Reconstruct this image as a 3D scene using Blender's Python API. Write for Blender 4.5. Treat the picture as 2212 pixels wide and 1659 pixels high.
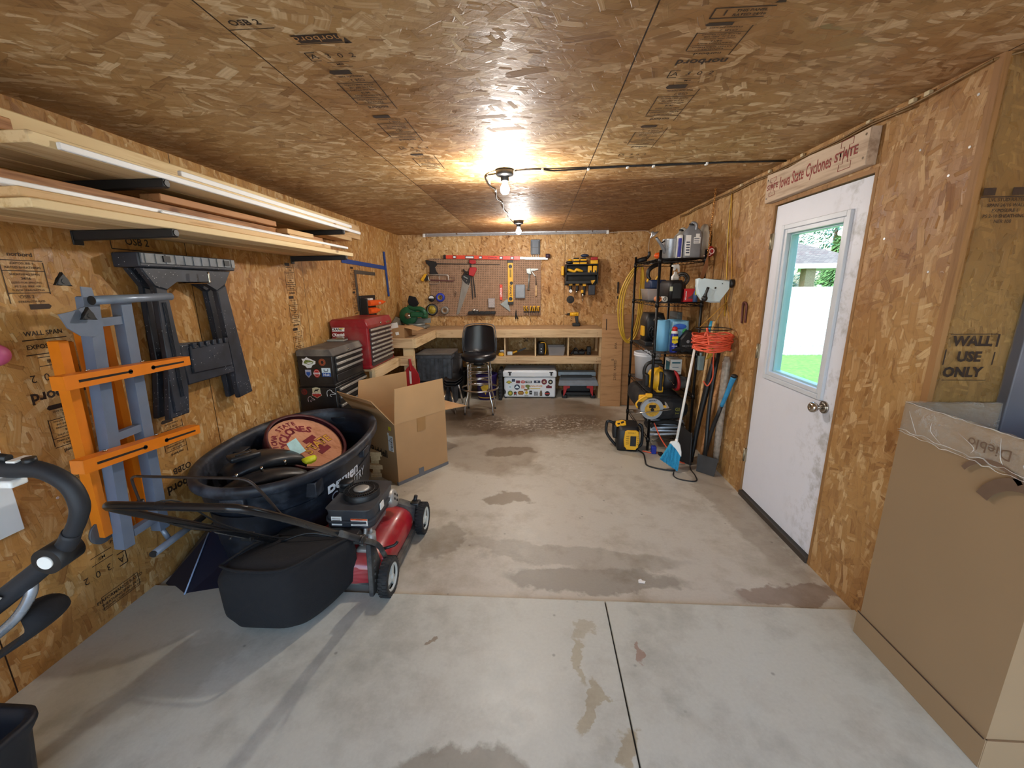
import bpy, bmesh, math, random
from mathutils import Vector, Matrix, Euler
PI=math.pi; R=math.radians
for o in list(bpy.data.objects): bpy.data.objects.remove(o)
SC=bpy.context.scene; COL=SC.collection
# ---------------- camera (room: x from left wall, y into the room, z up; metres)
W,D,H=3.595,6.308,2.30
cam=bpy.data.cameras.new('camera'); co=bpy.data.objects.new('camera',cam); COL.objects.link(co)
cam.sensor_fit='HORIZONTAL'; cam.sensor_width=36; cam.lens=897.8/2212*36; cam.clip_start=.02
def cam_basis(pi=.2325,ya=.0637,ro=-.011):
    fw=Vector((-math.sin(ya)*math.cos(pi),math.cos(ya)*math.cos(pi),-math.sin(pi)))
    rt=Vector((math.cos(ya),math.sin(ya),0)); up=rt.cross(fw)
    c,s=math.cos(ro),math.sin(ro); rt,up=c*rt+s*up,-s*rt+c*up
    return Matrix((rt,up,-fw)).transposed()
co.matrix_world=Matrix.Translation((2.055,0,1.565))@cam_basis().to_4x4()
SC.camera=co
vs=SC.view_settings; vs.view_transform='Standard'; vs.look='None'; vs.gamma=1; vs.use_curve_mapping=False
vs.exposure=0.38
# ---------------- sky and sun (daylight through the door glass and the open garage end behind the viewer)
wd=bpy.data.worlds.new('sky'); SC.world=wd; wd.use_nodes=True
nt=wd.node_tree; bg=nt.nodes['Background']; sk=nt.nodes.new('ShaderNodeTexSky'); sk.sky_type='NISHITA'; sk.sun_disc=False
sk.sun_elevation=R(40); sk.sun_rotation=R(-90); sk.dust_density=3; sk.air_density=1.2; sk.ozone_density=2
nt.links.new(sk.outputs[0],bg.inputs[0]); bg.inputs[1].default_value=1.0
sl=bpy.data.lights.new('sun','SUN'); sl.energy=4.0; sl.angle=R(6); so=bpy.data.objects.new('sun',sl); COL.objects.link(so)
so.rotation_euler=Vector((.72,-.25,-.62)).to_track_quat('-Z','Y').to_euler()
# ---------------- helpers
def wm(o):
    m=o.matrix_basis.copy()
    while o.parent: o=o.parent; m=o.matrix_basis@m
    return m
def tag(o,label=None,cat=None,group=None,kind=None):
    if label: o['label']=label
    if cat: o['category']=cat
    if group: o['group']=group
    if kind: o['kind']=kind
    return o
def thing(name,label,cat,loc=(0,0,0),rot=(0,0,0),group=None):
    o=bpy.data.objects.new(name,None); COL.objects.link(o); o.empty_display_size=.05
    o.location=loc; o.rotation_euler=rot if not isinstance(rot,(int,float)) else (0,0,rot)
    return tag(o,label,cat,group)
def frame(o,x,y,z=None):
    x=Vector(x).normalized(); y=Vector(y); 
    z=x.cross(y).normalized(); y=z.cross(x)
    m=Matrix((x,y,z)).transposed().to_4x4(); m.translation=Vector(o); return m
def catmull(P,n=6,closed=False):
    P=[Vector(p) for p in P]; out=[]; L=len(P)
    rng=range(L if closed else L-1)
    for i in rng:
        p0=P[i-1] if (i>0 or closed) else 2*P[0]-P[1]; p1=P[i]; p2=P[(i+1)%L]
        p3=P[(i+2)%L] if (i+2<L or closed) else 2*P[-1]-P[-2]
        for k in range(n):
            t=k/n; out.append(.5*((2*p1)+(p2-p0)*t+(2*p0-5*p1+4*p2-p3)*t*t+(3*p1-p0-3*p2+p3)*t**3))
    if not closed: out.append(P[-1])
    return out
class MB:
    def __init__(s): s.bm=bmesh.new(); s.T=Matrix.Identity(4)
    def _add(s,vs,fs,sm=False):
        V=[s.bm.verts.new(s.T@Vector(v)) for v in vs]
        out=[]
        for f in fs:
            try: F=s.bm.faces.new([V[i] for i in f]); F.smooth=sm; out.append(F)
            except ValueError: pass
        return V,out
    def box(s,x0,x1,y0,y1,z0,z1,bev=0,seg=2):
        if x0>x1:x0,x1=x1,x0
        if y0>y1:y0,y1=y1,y0
        if z0>z1:z0,z1=z1,z0
        V,F=s._add([(x,y,z) for x in (x0,x1) for y in (y0,y1) for z in (z0,z1)],
            [(0,1,3,2),(4,6,7,5),(0,4,5,1),(2,3,7,6),(0,2,6,4),(1,5,7,3)])
        if bev:
            bev=min(bev,.45*min(x1-x0,y1-y0,z1-z0))
            es=list({e for f in F for e in f.edges})
            r=bmesh.ops.bevel(s.bm,geom=es,offset=bev,segments=seg,affect='EDGES',profile=.5)
            for f in r['faces']: f.smooth=seg>1
        return s
    def cyl(s,a,b,r,r2=None,n=16,cap=True):
        a=Vector(a);b=Vector(b); r2=r if r2 is None else r2
        d=(b-a).normalized(); u=d.orthogonal().normalized(); v=d.cross(u)
        ring=lambda c,q:[c+(u*math.cos(2*PI*i/n)+v*math.sin(2*PI*i/n))*q for i in range(n)]
        V,F=s._add(ring(a,r)+ring(b,r2),[(i,(i+1)%n,n+(i+1)%n,n+i) for i in range(n)],True)
        if cap:
            if r>0: s.bm.faces.new(V[:n][::-1])
            if r2>0: s.bm.faces.new(V[n:])
        return s
    def tube(s,P,r,n=8,sm=0,closed=False,flat=1):
        P=[Vector(p) for p in P]
        if sm: P=catmull(P,sm,closed)
        L=len(P); rings=[]; u=None
        rr=r if isinstance(r,(list,tuple)) else None
        for i,p in enumerate(P):
            if closed: t=P[(i+1)%L]-P[i-1]
            else: t=P[min(i+1,L-1)]-P[max(i-1,0)]
            if t.length<1e-9: t=Vector((0,0,1))
            t.normalize()
            if u is None: u=t.orthogonal().normalized()
            u=(u-t*u.dot(t)); u=u.normalized() if u.length>1e-6 else t.orthogonal().normalized()
            v=t.cross(u); q=r
            if rr: k=i/(L-1)*(len(rr)-1); a=int(min(k,len(rr)-2)); q=rr[a]+(rr[a+1]-rr[a])*(k-a)
            rings.append([p+(u*math.cos(2*PI*j/n)+v*flat*math.sin(2*PI*j/n))*q for j in range(n)])
        return s.rings(rings,closed,not closed)
    def rings(s,rings,closed=False,cap=True,sm=True,wrap=True):
        n=len(rings[0]);L=len(rings)
        fs=[];m=L if closed else L-1
        for i in range(m):
            a=i*n;b=((i+1)%L)*n
            for j in range(n if wrap else n-1): fs.append((a+j,a+(j+1)%n,b+(j+1)%n,b+j))
        V,F=s._add([v for r in rings for v in r],fs,sm)
        if cap and not closed:
            for q in (V[:n][::-1],V[-n:]):
                try: s.bm.faces.new(q)
                except ValueError: pass
        return s
    def lathe(s,prof,n=32,o=(0,0,0),cap=True):
        o=Vector(o)
        return s.rings([[o+Vector((r*math.cos(2*PI*j/n),r*math.sin(2*PI*j/n),z)) for j in range(n)] for r,z in prof],cap=cap)
    def prism(s,poly,h0,h1,M=None,bev=0):   # polygon in local xy, extruded along local z; M maps to space
        M=M or Matrix.Identity(4); n=len(poly)
        V,F=s._add([M@Vector((x,y,h)) for h in (h0,h1) for x,y in poly],
            [tuple(range(n))[::-1],tuple(range(n,2*n))]+[(i,(i+1)%n,n+(i+1)%n,n+i) for i in range(n)])
        if bev:
            es=list({e for f in F[:2] for e in f.edges})
            r=bmesh.ops.bevel(s.bm,geom=es,offset=bev,segments=2,affect='EDGES')
            for f in r['faces']: f.smooth=True
        return s
    def ell(s,c,r,n=16,m=10):
        if not hasattr(r,'__len__'): r=(r,r,r)
        c=Vector(c)
        return s.rings([[c+Vector((r[0]*math.sin(a)*math.cos(2*PI*j/n),r[1]*math.sin(a)*math.sin(2*PI*j/n),r[2]*math.cos(a))) for j in range(n)]
            for a in [PI*(.02+.96*i/m) for i in range(m+1)]])
    def torus(s,c,Rr,r,ax=(0,0,1),n=28,m=8):
        ax=Vector(ax).normalized();u=ax.orthogonal().normalized();v=ax.cross(u);c=Vector(c)
        return s.tube([c+(u*math.cos(2*PI*i/n)+v*math.sin(2*PI*i/n))*Rr for i in range(n)],r,m,closed=True)
    def text(s,t,M,size,bold=0,ext=0,sx=1,al='CENTER'):
        cu=bpy.data.curves.new('t','FONT'); cu.body=t; cu.size=size; cu.offset=bold*size; cu.extrude=ext
        cu.align_x=al; cu.align_y='CENTER'; cu.resolution_u=2
        ob=bpy.data.objects.new('t',cu); me=ob.to_mesh()
        me.transform(s.T@M@Matrix.Diagonal((sx,1,1,1))); s.bm.from_mesh(me); ob.to_mesh_clear()
        bpy.data.objects.remove(ob); bpy.data.curves.remove(cu); return s
    def strip(s,P,Q):   # ribbon between two polylines
        n=len(P); s._add(list(P)+list(Q),[(i,i+1,n+i+1,n+i) for i in range(n-1)],True); return s
    def build(s,name,mat,parent=None,label=None,world=True,sub=0,solid=0,norm=True):
        me=bpy.data.meshes.new(name)
        if norm: bmesh.ops.recalc_face_normals(s.bm,faces=s.bm.faces)
        s.bm.to_mesh(me); s.bm.free()
        o=bpy.data.objects.new(name,me); COL.objects.link(o)
        for m in (mat if isinstance(mat,(list,tuple)) else [mat]): me.materials.append(m)
        if parent:
            o.parent=parent
            if world: me.transform(wm(parent).inverted())
        if solid: m=o.modifiers.new('s','SOLIDIFY'); m.thickness=solid; m.offset=0
        if sub: m=o.modifiers.new('b','SUBSURF'); m.levels=m.render_levels=sub
        if label: o['label']=label
        return o
def single(mb,name,mat,label,cat,loc=None,group=None,**k):   # a thing that is one mesh, origin moved to its base
    o=mb.build(name,mat,None,**k)
    vs_=[v.co for v in o.data.vertices]
    if loc is None:
        loc=Vector((sum(v.x for v in vs_)/len(vs_),sum(v.y for v in vs_)/len(vs_),min(v.z for v in vs_)))
    o.data.transform(Matrix.Translation(-Vector(loc))); o.location=loc
    return tag(o,label,cat,group)
def dup(root,loc,rot=None,label=None,group=None):
    r=root.copy(); COL.objects.link(r); r.location=loc
    if rot is not None: r.rotation_euler=(0,0,rot) if isinstance(rot,(int,float)) else rot
    if label: r['label']=label
    if group: r['group']=group
    for ch in list(root.children):
        c=ch.copy(); COL.objects.link(c); c.parent=r
        for g in list(ch.children):
            d=g.copy(); COL.objects.link(d); d.parent=c
    return r
def struct(mb,name,mat,parent=None,**k):
    o=mb.build(name,mat,parent,**k)
    if not parent: o['kind']='structure'
    return o
FX=lambda x,y,z:frame((x,y,z),(1,0,0),(0,0,1))      # text facing the viewer end (-y)
LW=lambda x,y,z:frame((x,y,z),(0,1,0),(0,0,1))      # on the left wall, facing +x
RW=lambda x,y,z:frame((x,y,z),(0,-1,0),(0,0,1))     # on the right wall, facing -x
# ---------------- materials
def col(h):
    if isinstance(h,str):
        h=h.lstrip('#'); c=[int(h[i:i+2],16)/255 for i in (0,2,4)]
        return tuple((x/12.92 if x<=.04045 else ((x+.055)/1.055)**2.4) for x in c)+(1,)
    return tuple(h)+(1,) if len(h)==3 else tuple(h)
class NT:
    def __init__(s,name):
        s.m=bpy.data.materials.new(name); s.m.use_nodes=True; s.t=s.m.node_tree; s.b=s.t.nodes['Principled BSDF']
    def n(s,ty,ins={},**pr):
        d=s.t.nodes.new('ShaderNode'+ty)
        for k,v in pr.items(): setattr(d,k,v)
        for k,v in ins.items():
            i=d.inputs[k]
            if hasattr(v,'links') or isinstance(v,bpy.types.NodeSocket): s.t.links.new(v,i)
            else: i.default_value=v
        return d
    def math(s,op,a,b=0.,c=0.,clamp=False): return s.n('Math',{0:a,1:b,2:c},operation=op,use_clamp=clamp).outputs[0]
    def mix(s,f,a,b,bt='MIX'): return s.n('Mix',{0:f,6:a,7:b},data_type='RGBA',blend_type=bt).outputs[2]
    def ramp(s,f,pts,interp='LINEAR'):
        d=s.n('ValToRGB',{0:f}); e=d.color_ramp.elements; d.color_ramp.interpolation=interp
        while len(e)<len(pts): e.new(.5)
        for el,(p,c) in zip(e,pts): el.position=p; el.color=col(c)
        return d.outputs[0]
    def noise(s,v,sc,det=3,ro=.5,out=0,dim='3D'): return s.n('TexNoise',{'Vector':v,'Scale':sc,'Detail':det,'Roughness':ro},noise_dimensions=dim).outputs[out]
    def obj(s): return s.n('TexCoord').outputs['Object']
    def set(s,**k):
        for a,v in k.items():
            i=s.b.inputs[a.replace('_',' ')]
            if isinstance(v,bpy.types.NodeSocket): s.t.links.new(v,i)
            else: i.default_value=v
        return s
    def bump(s,h,st=.3,dist=.01): s.t.links.new(s.n('Bump',{'Height':h,'Strength':st,'Distance':dist}).outputs[0],s.b.inputs['Normal']); return s
def plain(name,c,rough=.5,metal=0,var=.12,sc=14,bump=0,spec=.5,coat=0,dust=0,trans=0,alpha=1,em=0):
    N=NT(name); c=col(c); o=N.obj(); nz=N.noise(o,sc,4)
    dk=tuple(x*(1-var) for x in c[:3])+(1,); lt=tuple(min(1,x*(1+var)) for x in c[:3])+(1,)
    cc=N.ramp(nz,[(.3,dk),(.7,lt)])
    if dust:
        n2=N.noise(o,5,5,.6); cc=N.mix(N.math('MULTIPLY',N.ramp(n2,[(.45,(0,0,0)),(.7,(1,1,1))]),dust),cc,col('#8d867a'))
    N.set(Base_Color=cc,Metallic=metal,Specular_IOR_Level=spec,Coat_Weight=coat)
    N.set(Roughness=N.math('MULTIPLY_ADD',nz,.18,rough-.09))
    if trans: N.set(Transmission_Weight=trans)
    if alpha<1: N.set(Alpha=alpha)
    if em: N.set(Emission_Color=c,Emission_Strength=em)
    if bump: N.bump(N.noise(o,sc*6,3),bump,.004)
    return N.m
def osb(name,ax,seed,base='#b98643',light='#dcb57a',dark='#8a5726',void='#4a2a12',ang=0,vo=.0,gloss=.42,sc=1.,jx=None,grey=0,spec=.5):
    # oriented strand board: layers of rectangular strands at different angles; ax = the two in-plane axes
    N=NT(name); sep=N.n('SeparateXYZ',{0:N.obj()}).outputs
    p=N.n('CombineXYZ',{0:sep[ax[0]],1:sep[ax[1]],2:float(seed)}).outputs[0]
    wv=N.n('VectorMath',{0:N.noise(p,3.2,2,out=1),1:(.5,.5,.5)},operation='SUBTRACT').outputs[0]
    wv=N.n('VectorMath',{0:wv,3:.07},operation='SCALE').outputs[0]
    p=N.n('VectorMath',{0:p,1:wv},operation='ADD').outputs[0]
    rnd=random.Random(seed); colr=None; hgt=None
    lay=[(0,.09,.03,9,.0),(70,.11,.04,.36,.40),(-35,.13,.034,.36,.45),(15,.15,.034,.38,.38),(-8,.09,.026,.34,.40),(42,.11,.044,.30,.62),(-65,.08,.020,.30,.55),(5,.17,.05,.28,.70),(-20,.05,.014,.3,.6)]
    for i,(a,l,w,t,thr) in enumerate(lay):
        a=R(a+ang+rnd.uniform(-12,12))
        q=N.n('Mapping',{0:p,1:(rnd.uniform(0,9),rnd.uniform(0,9),0),2:(0,0,a),3:(1/(l*sc),1/(w*sc),1)},vector_type='POINT')
        q=N.n('Mapping',{0:N.n('Mapping',{0:p,2:(0,0,a)}).outputs[0],1:(rnd.uniform(0,9),rnd.uniform(0,9),0),3:(1/(l*sc),1/(w*sc),1)}).outputs[0]
        v=N.n('TexVoronoi',{'Vector':q,'Scale':1.,'Randomness':.9},voronoi_dimensions='2D',distance='CHEBYCHEV')
        rc=N.n('SeparateColor',{0:v.outputs['Color']}).outputs
        g=N.noise(q,1.0,5,.6,dim='2D')
        gs=N.noise(N.n('Mapping',{0:q,3:(.4,9,1)}).outputs[0],1.,2,dim='2D')
        tone=N.math('ADD',N.math('MULTIPLY',rc[1],.75),N.math('MULTIPLY',gs,.3))
        stops=[(.07,void),(.17,dark),(.40,base),(.72,base),(1.02,light)] if (vo and i) else [(.04,dark),(.38,base),(.66,base),(1.,light)]
        cc=N.ramp(tone,stops)
        if colr is None: colr=cc; hgt=rc[1]; continue
        d=v.outputs['Distance']
        m=N.math('MULTIPLY',N.math('GREATER_THAN',rc[0],thr),N.n('MapRange',{0:N.math('ADD',d,N.math('MULTIPLY',g,.30)),1:t+.17,2:t+.13,3:0.,4:1.}).outputs[0],clamp=True); m=N.math('MULTIPLY',m,N.math('MULTIPLY_ADD',rc[2],.65,.40,clamp=True),clamp=True)
        edge=N.n('MapRange',{0:d,1:t-.06,2:t+.04,3:1.,4:.72}).outputs[0]  # strand outline with its thin edge shadow darkened into the colour
        cc=N.mix(1.,cc,N.n('CombineXYZ',{0:edge,1:edge,2:edge}).outputs[0],'MULTIPLY')
        colr=N.mix(m,colr,cc)
        hgt=N.n('Mix',{0:m,2:hgt,3:N.math('ADD',rc[2],i*.12)}).outputs[0]
    big=N.noise(p,.9,3,.55,dim='2D')
    colr=N.mix(N.n('MapRange',{0:big,1:.35,2:.7,3:.0,4:.45}).outputs[0],colr,N.mix(1.,colr,col('#c08a52'),'MULTIPLY'))
    if name=='osb_ceiling': colr=N.mix(N.math('MULTIPLY',N.math('MULTIPLY',N.math('GREATER_THAN',sep[1],3.30),N.math('GREATER_THAN',sep[0],1.15)),.8),colr,N.mix(1.,colr,col('#c3b0a0'),'MULTIPLY'))
    if grey: colr=N.mix(grey,colr,col('#a39a86'))
    if jx:      # butt joints between sheets: (axis, position) thin dark lines
        for k,pos in jx:
            d=N.math('ABSOLUTE',N.math('SUBTRACT',sep[k],pos)); colr=N.mix(N.math('LESS_THAN',d,.0025),colr,col('#2d1a0c'))
    N.set(Base_Color=colr,Specular_IOR_Level=spec,Roughness=N.math('MULTIPLY_ADD',hgt,.22,gloss-.12)); N.bump(N.math('ADD',hgt,N.math('MULTIPLY',N.noise(p,38,4,.7),.9)),.55,.0022)
    return N.m
def wood(name,c1,c2,ax=1,sc=1.,rough=.65,knots=True,knot='#6b3d1e'):
    N=NT(name); o=N.obj(); s_=[9.,9.,9.]; s_[ax]=.7
    q=N.n('Mapping',{0:o,3:tuple(x*sc for x in s_)}).outputs[0]
    a=N.noise(q,2.2,5,.6); b=N.noise(N.n('Mapping',{0:q,3:(4,4,4)}).outputs[0],3.,3)
    c=N.ramp(N.math('ADD',N.math('MULTIPLY',a,.75),N.math('MULTIPLY',b,.25)),[(.36,c2),(.5,c1),(.62,c1),(.7,c2)])
    c=N.mix(N.math('MULTIPLY',N.noise(o,2.,2),.5),c,N.mix(1.,c,col(c1),'MULTIPLY'))
    if knots:
        s2=[5.,5.,5.]; s2[ax]=2.6
        v=N.n('TexVoronoi',{'Vector':N.n('Mapping',{0:o,3:tuple(s2)}).outputs[0],'Scale':1.}).outputs['Distance']
        c=N.mix(N.n('MapRange',{0:v,1:.1,2:.04,3:0.,4:.8}).outputs[0],c,col(knot))
    N.set(Base_Color=c,Roughness=rough); N.bump(b,.15,.002); return N.m
def concrete(name,c1,c2,stains,seed=0,chips=(),rough=.42,dirt='#5d4a38',da=.6):
    N=NT(name); o=N.n('VectorMath',{0:N.obj(),1:(seed,seed,0.)},operation='ADD').outputs[0]; raw=N.obj()
    a=N.noise(o,1.6,8,.62); b=N.noise(o,9,6,.65); f=N.noise(o,70,3,.6)
    c=N.ramp(N.math('ADD',N.math('MULTIPLY',a,.65),N.math('MULTIPLY',b,.35)),[(.34,c2),(.5,c1),(.66,c1),(.75,'#e3e0d6')])
    c=N.mix(N.math('MULTIPLY',N.ramp(N.noise(o,3.7,7,.7),[(.52,(0,0,0)),(.68,(1,1,1))]),da),c,col(dirt))
    sp=N.n('TexVoronoi',{'Vector':o,'Scale':7.}).outputs['Distance']
    c=N.mix(N.n('MapRange',{0:sp,1:.07,2:.03,3:0.,4:.55}).outputs[0],c,col('#6a655c'))
    wob=N.n('VectorMath',{0:N.n('VectorMath',{0:N.noise(raw,4.5,6,.6,out=1),1:(.5,.5,.5)},operation='SUBTRACT').outputs[0],3:.35},operation='SCALE').outputs[0]
    pw=N.n('VectorMath',{0:raw,1:wob},operation='ADD').outputs[0]
    for (x,y,rx,ry,an,cc,am) in stains:
        q=N.n('Mapping',{0:pw,1:(x,y,0),2:(0,0,an),3:(rx,ry,9)},vector_type='TEXTURE').outputs[0]
        d=N.n('VectorMath',{0:q},operation='LENGTH').outputs['Value']
        c=N.mix(N.n('MapRange',{0:d,1:1.06,2:.86,3:0.,4:am}).outputs[0],c,N.mix(1.,c,col(cc),'MULTIPLY'))
    c=N.mix(.07,c,N.ramp(f,[(.35,(.25,.24,.22)),(.65,(1,1,1))]),'MULTIPLY')
    for (x,y,rx,ry,cc) in chips:
        q=N.n('Mapping',{0:pw,1:(x,y,0),3:(rx,ry,9)},vector_type='TEXTURE').outputs[0]; d=N.n('VectorMath',{0:q},operation='LENGTH').outputs['Value']
        k=N.ramp(N.noise(o,22,6,.7),[(.54,(0,0,0)),(.57,(1,1,1))]); c=N.mix(N.math('MULTIPLY',k,N.n('MapRange',{0:d,1:1.2,2:.4,3:0.,4:.75}).outputs[0]),c,col(cc))
    N.set(Base_Color=c,Roughness=N.math('MULTIPLY_ADD',b,.35,rough-.17)); N.bump(N.math('ADD',N.math('MULTIPLY',f,.3),b),.10,.003); return N.m
# ---------------- the setting
JY=1.69; FRW=4.9; YB=-1.6
m_wl=osb('osb_left_wall',(1,2),3,base='#bb8f52',light='#e6cfa0',dark='#8a5b30',ang=90,jx=[(1,1.20),(1,2.42),(1,3.64),(1,4.86),(1,6.08)],spec=.35,sc=1.25)
m_wb=osb('osb_back_wall',(0,2),11,base='#c9a26c',light='#ecdab2',dark='#8d6334',void='#4b2e16',vo=1,ang=90,jx=[(0,2.44)],gloss=.55,sc=1.0,spec=.3)
m_wr=osb('osb_right_wall',(1,2),21,base='#ae8753',light='#dcc294',dark='#835a34',ang=90,jx=[(1,3.68),(1,4.9)],spec=.35,sc=1.3)
m_ce=osb('osb_ceiling',(0,1),31,base='#a98556',light='#e8d2ab',dark='#7a5733',jx=[(0,1.15),(0,2.375),(0,3.6),(0,-.07),(1,3.30),(1,.86)],gloss=.50,sc=1.45,ang=0,spec=.4)
m_edge=wood('osb_trim','#a57c4c','#84602f',2,knots=False)
m_fl=concrete('concrete_back','#bdb8ab','#a29a89',[(1.75,4.35,.30,.16,.2,'#bcaa98',.7),(1.83,2.85,.17,.10,0,'#b3a595',.8),(1.8,3.75,.25,.1,.2,'#a7957f',.7),(2.25,2.2,.7,.10,-.1,'#c0bbb6',.45),
   (3.40,1.93,.34,.07,.12,'#b39c90',.75),(3.45,2.9,.14,.9,.05,'#b5a596',.5),(1.45,2.3,.14,.2,0,'#b9b4ac',.6),(2.4,4.7,.5,.25,.3,'#b5a08c',.6),(1.1,4.6,.6,.5,0,'#96806a',.7),(2.0,4.95,1.1,.85,0,'#9c846a',.75),(1.6,3.75,.5,.5,0,'#b8a590',.5),(2.35,2.0,.5,.1,0,'#a9a49e',.6)],0,[(2.35,3.7,.24,.75,'#c4c0b6'),(2.15,4.6,.9,.3,'#c9c2b4')],.42,dirt='#837058',da=.32)
m_ff=concrete('concrete_front','#c0c1b6','#a3a398',[(1.80,1.03,.21,.13,.0,'#b4aca4',.8),(2.26,1.62,.05,.06,.1,'#dccdb6',.6),(2.24,1.44,.028,.13,.05,'#dccdb2',.7),(2.29,1.25,.035,.12,-.35,'#d8c6a8',.7),
   (2.36,1.10,.05,.08,0,'#d3bf9f',.7),(1.60,1.53,.04,.02,.6,'#b39a86',.8),(2.50,1.52,.025,.06,-.2,'#d8b0a4',.8),(.45,1.3,.35,.18,.5,'#c9c2b8',.4)],7,(),.42,dirt='#8a8272',da=.25)
m_dark=plain('dark_gap','#1c1815',.9)
b=MB(); b.box(-.02,W+.05,1.815,D+.05,-.12,0); struct(b,'floor',m_fl)
b=MB(); b.box(-.02,2.394,YB,1.811,-.12,.014,.003); b.box(2.400,FRW,YB,1.811,-.12,.014,.003); o=struct(b,'floor',m_ff); tag(o,'pale grey front slab of concrete with a saw cut')
b=MB(); b.box(-.02,FRW,1.805,1.818,-.12,-.004); b.box(2.39,2.404,YB,1.811,-.1,.004); struct(b,'trim_1',m_dark)
b=MB(); b.box(-.05,W+.14,JY+.12,D+.1,H,H+.12); b.box(-.05,FRW+.1,YB,JY+.12,H,H+.12); struct(b,'ceiling',m_ce)
b=MB(); b.box(-.12,0,YB,D+.12,-.1,H); wl=struct(b,'wall_left',m_wl)
b=MB(); b.box(-.02,W+.1,D,D+.12,-.1,H); wb=struct(b,'wall_back',m_wb)
b=MB(); DY0,DY1,DZ=2.165,3.005,2.06
b.box(W,W+.12,JY,DY0,-.1,H); b.box(W,W+.12,DY1,D,-.1,H); b.box(W,W+.12,DY0,DY1,DZ,H); wr=struct(b,'wall_right',m_wr)
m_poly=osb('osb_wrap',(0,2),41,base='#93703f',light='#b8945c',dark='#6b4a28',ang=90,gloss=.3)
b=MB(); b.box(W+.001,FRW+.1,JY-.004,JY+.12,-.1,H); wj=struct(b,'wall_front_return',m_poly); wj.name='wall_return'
b=MB(); b.box(FRW,FRW+.12,YB,JY,-.1,H); struct(b,'wall_side',m_wr)
# corner trim strips
b=MB(); b.box(W-.004,W+.016,JY-.008,JY+.022,0,H-.001); struct(b,'trim_2',m_edge)
# grey steel door beyond the return wall
m_gd=plain('grey_steel','#6a6d79',.5,var=.04); b=MB(); b.box(3.845,4.7,JY-.05,JY-.008,0,2.08,.004); dg=struct(b,'door_2',m_gd); tag(dg,'blue-grey steel door leaf behind the big carton')
# crinkled clear film over the return wall
m_film=plain('clear_film','#c9bfa0',.16,var=.02,spec=.8)
N=NT('clear_film_sheet'); o=N.obj(); h=N.noise(N.n('Mapping',{0:o,3:(3,3,7)}).outputs[0],2.5,6,.65); N.set(Base_Color=col('#b3935f'),Roughness=.22,Alpha=.16); N.bump(h,.9,.03); m_film=N.m
rnd=random.Random(4); b=MB(); nx,nz=14,70
rows=[[(W+.018+.245*i/nx,JY-.010-.004*rnd.random()-.004*abs(math.sin(k*.9+i)),.02+2.26*k/nz) for i in range(nx+1)] for k in range(nz+1)]
b.rings(rows,cap=False,wrap=False); f=b.build('plastic_film',m_film,wj,solid=.0006); 
# ---------------- prints on the boards
m_ink=plain('black_ink','#2b1c12',.7,var=.3,sc=60); m_ink2=plain('brown_ink','#3a281b',.7,var=.3,sc=60)
def stamp(parent,Mx,items,mat,name='print_stamp'):
    b=MB()
    for it in items:
        k=it[0]
        if k=='t': _,u,v,s,t,rot,bold=it; b.text(t,Mx@Matrix.Translation((u,v,0))@Matrix.Rotation(PI*rot,4,'Z'),s,bold)
        elif k=='l': 
            _,u0,v0,u1,v1,w=it; d=Vector((u1-u0,v1-v0)).normalized()*w/2; n=Vector((-d.y,d.x))
            b._add([Mx@Vector((x,y,0)) for x,y in ((u0+n.x,v0+n.y),(u1+n.x,v1+n.y),(u1-n.x,v1-n.y),(u0-n.x,v0-n.y))],[(0,1,2,3)])
        elif k=='p': b._add([Mx@Vector((x,y,0)) for x,y in it[1]],[tuple(range(len(it[1])))])
    return b.build(name,mat,parent,norm=False,label='black printed grade stamp')
def panel(v,rot,w=.115,seed=0):   # one grade panel, v = centre along the strip
    r=random.Random(seed); s=-1 if rot else 1; L=[]
    P=lambda u,q:(u*s,v+q*s)
    def ln(u0,q0,u1,q1,t=.0025): a=P(u0,q0);c=P(u1,q1); L.append(('l',a[0],a[1],c[0],c[1],t))
    def tx(u,q,z,t,bo=.0): a=P(u,q); L.append(('t',a[0],a[1],z,t,rot,bo))
    ln(-w/2,.09,-w/2,-.09); ln(w/2,.05,w/2,-.06,.003); ln(-w/2,.055,w/2,.055); ln(-w/2,-.055,w/2,-.055); ln(-w/2,.02,w/2,.02)
    tx(.0,.075,.020,'norbord',.02); tx(0,.045,.011,'EXPOSURE 1',.01); tx(0,.031,.011,'RATED SHEATHING',.01)
    tx(0,.008,.010,'SHEATHING SPAN',.01); tx(0,-.006,.012,'24/16',.02); tx(0,-.020,.009,'SIZED FOR SPACING',.01); tx(0,-.033,.010,'PS 2-10  PRP-108',.01); tx(-.0,-.046,.009,'FLOOR SPAN RATING',.01)
    tx(-.01,-.068,.016,'OSB 2',.0); tx(0,-.085,.010,'THIS SIDE DOWN' if r.random()>.5 else 'STRENGTH AXIS',.01)
    L.append(('p',[P(-.01,-.094),P(.045,-.094),P(.052,-.102),P(.045,-.112),P(-.01,-.112)]))
    return L
def code(v,rot=0):
    s=-1 if rot else 1; return [('t',x*s,v,.030,c,rot,.0) for x,c in ((-.05,'A'),(-.012,'3'),(.02,'0'),(.052,'2'))]+[('l',-.066*s,v-.02*s,-.066*s,v+.02*s,.003),('l',-.066*s,v+.02*s,-.04*s,v+.02*s,.003),('l',-.066*s,v-.02*s,-.04*s,v-.02*s,.003),
      ('t',0,v-.042*s,.014,'Mill',rot,.01),('l',-.03,v-.03*s,.03,v-.03*s,.002),('l',-.03,v-.054*s,.03,v-.054*s,.002)]
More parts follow.
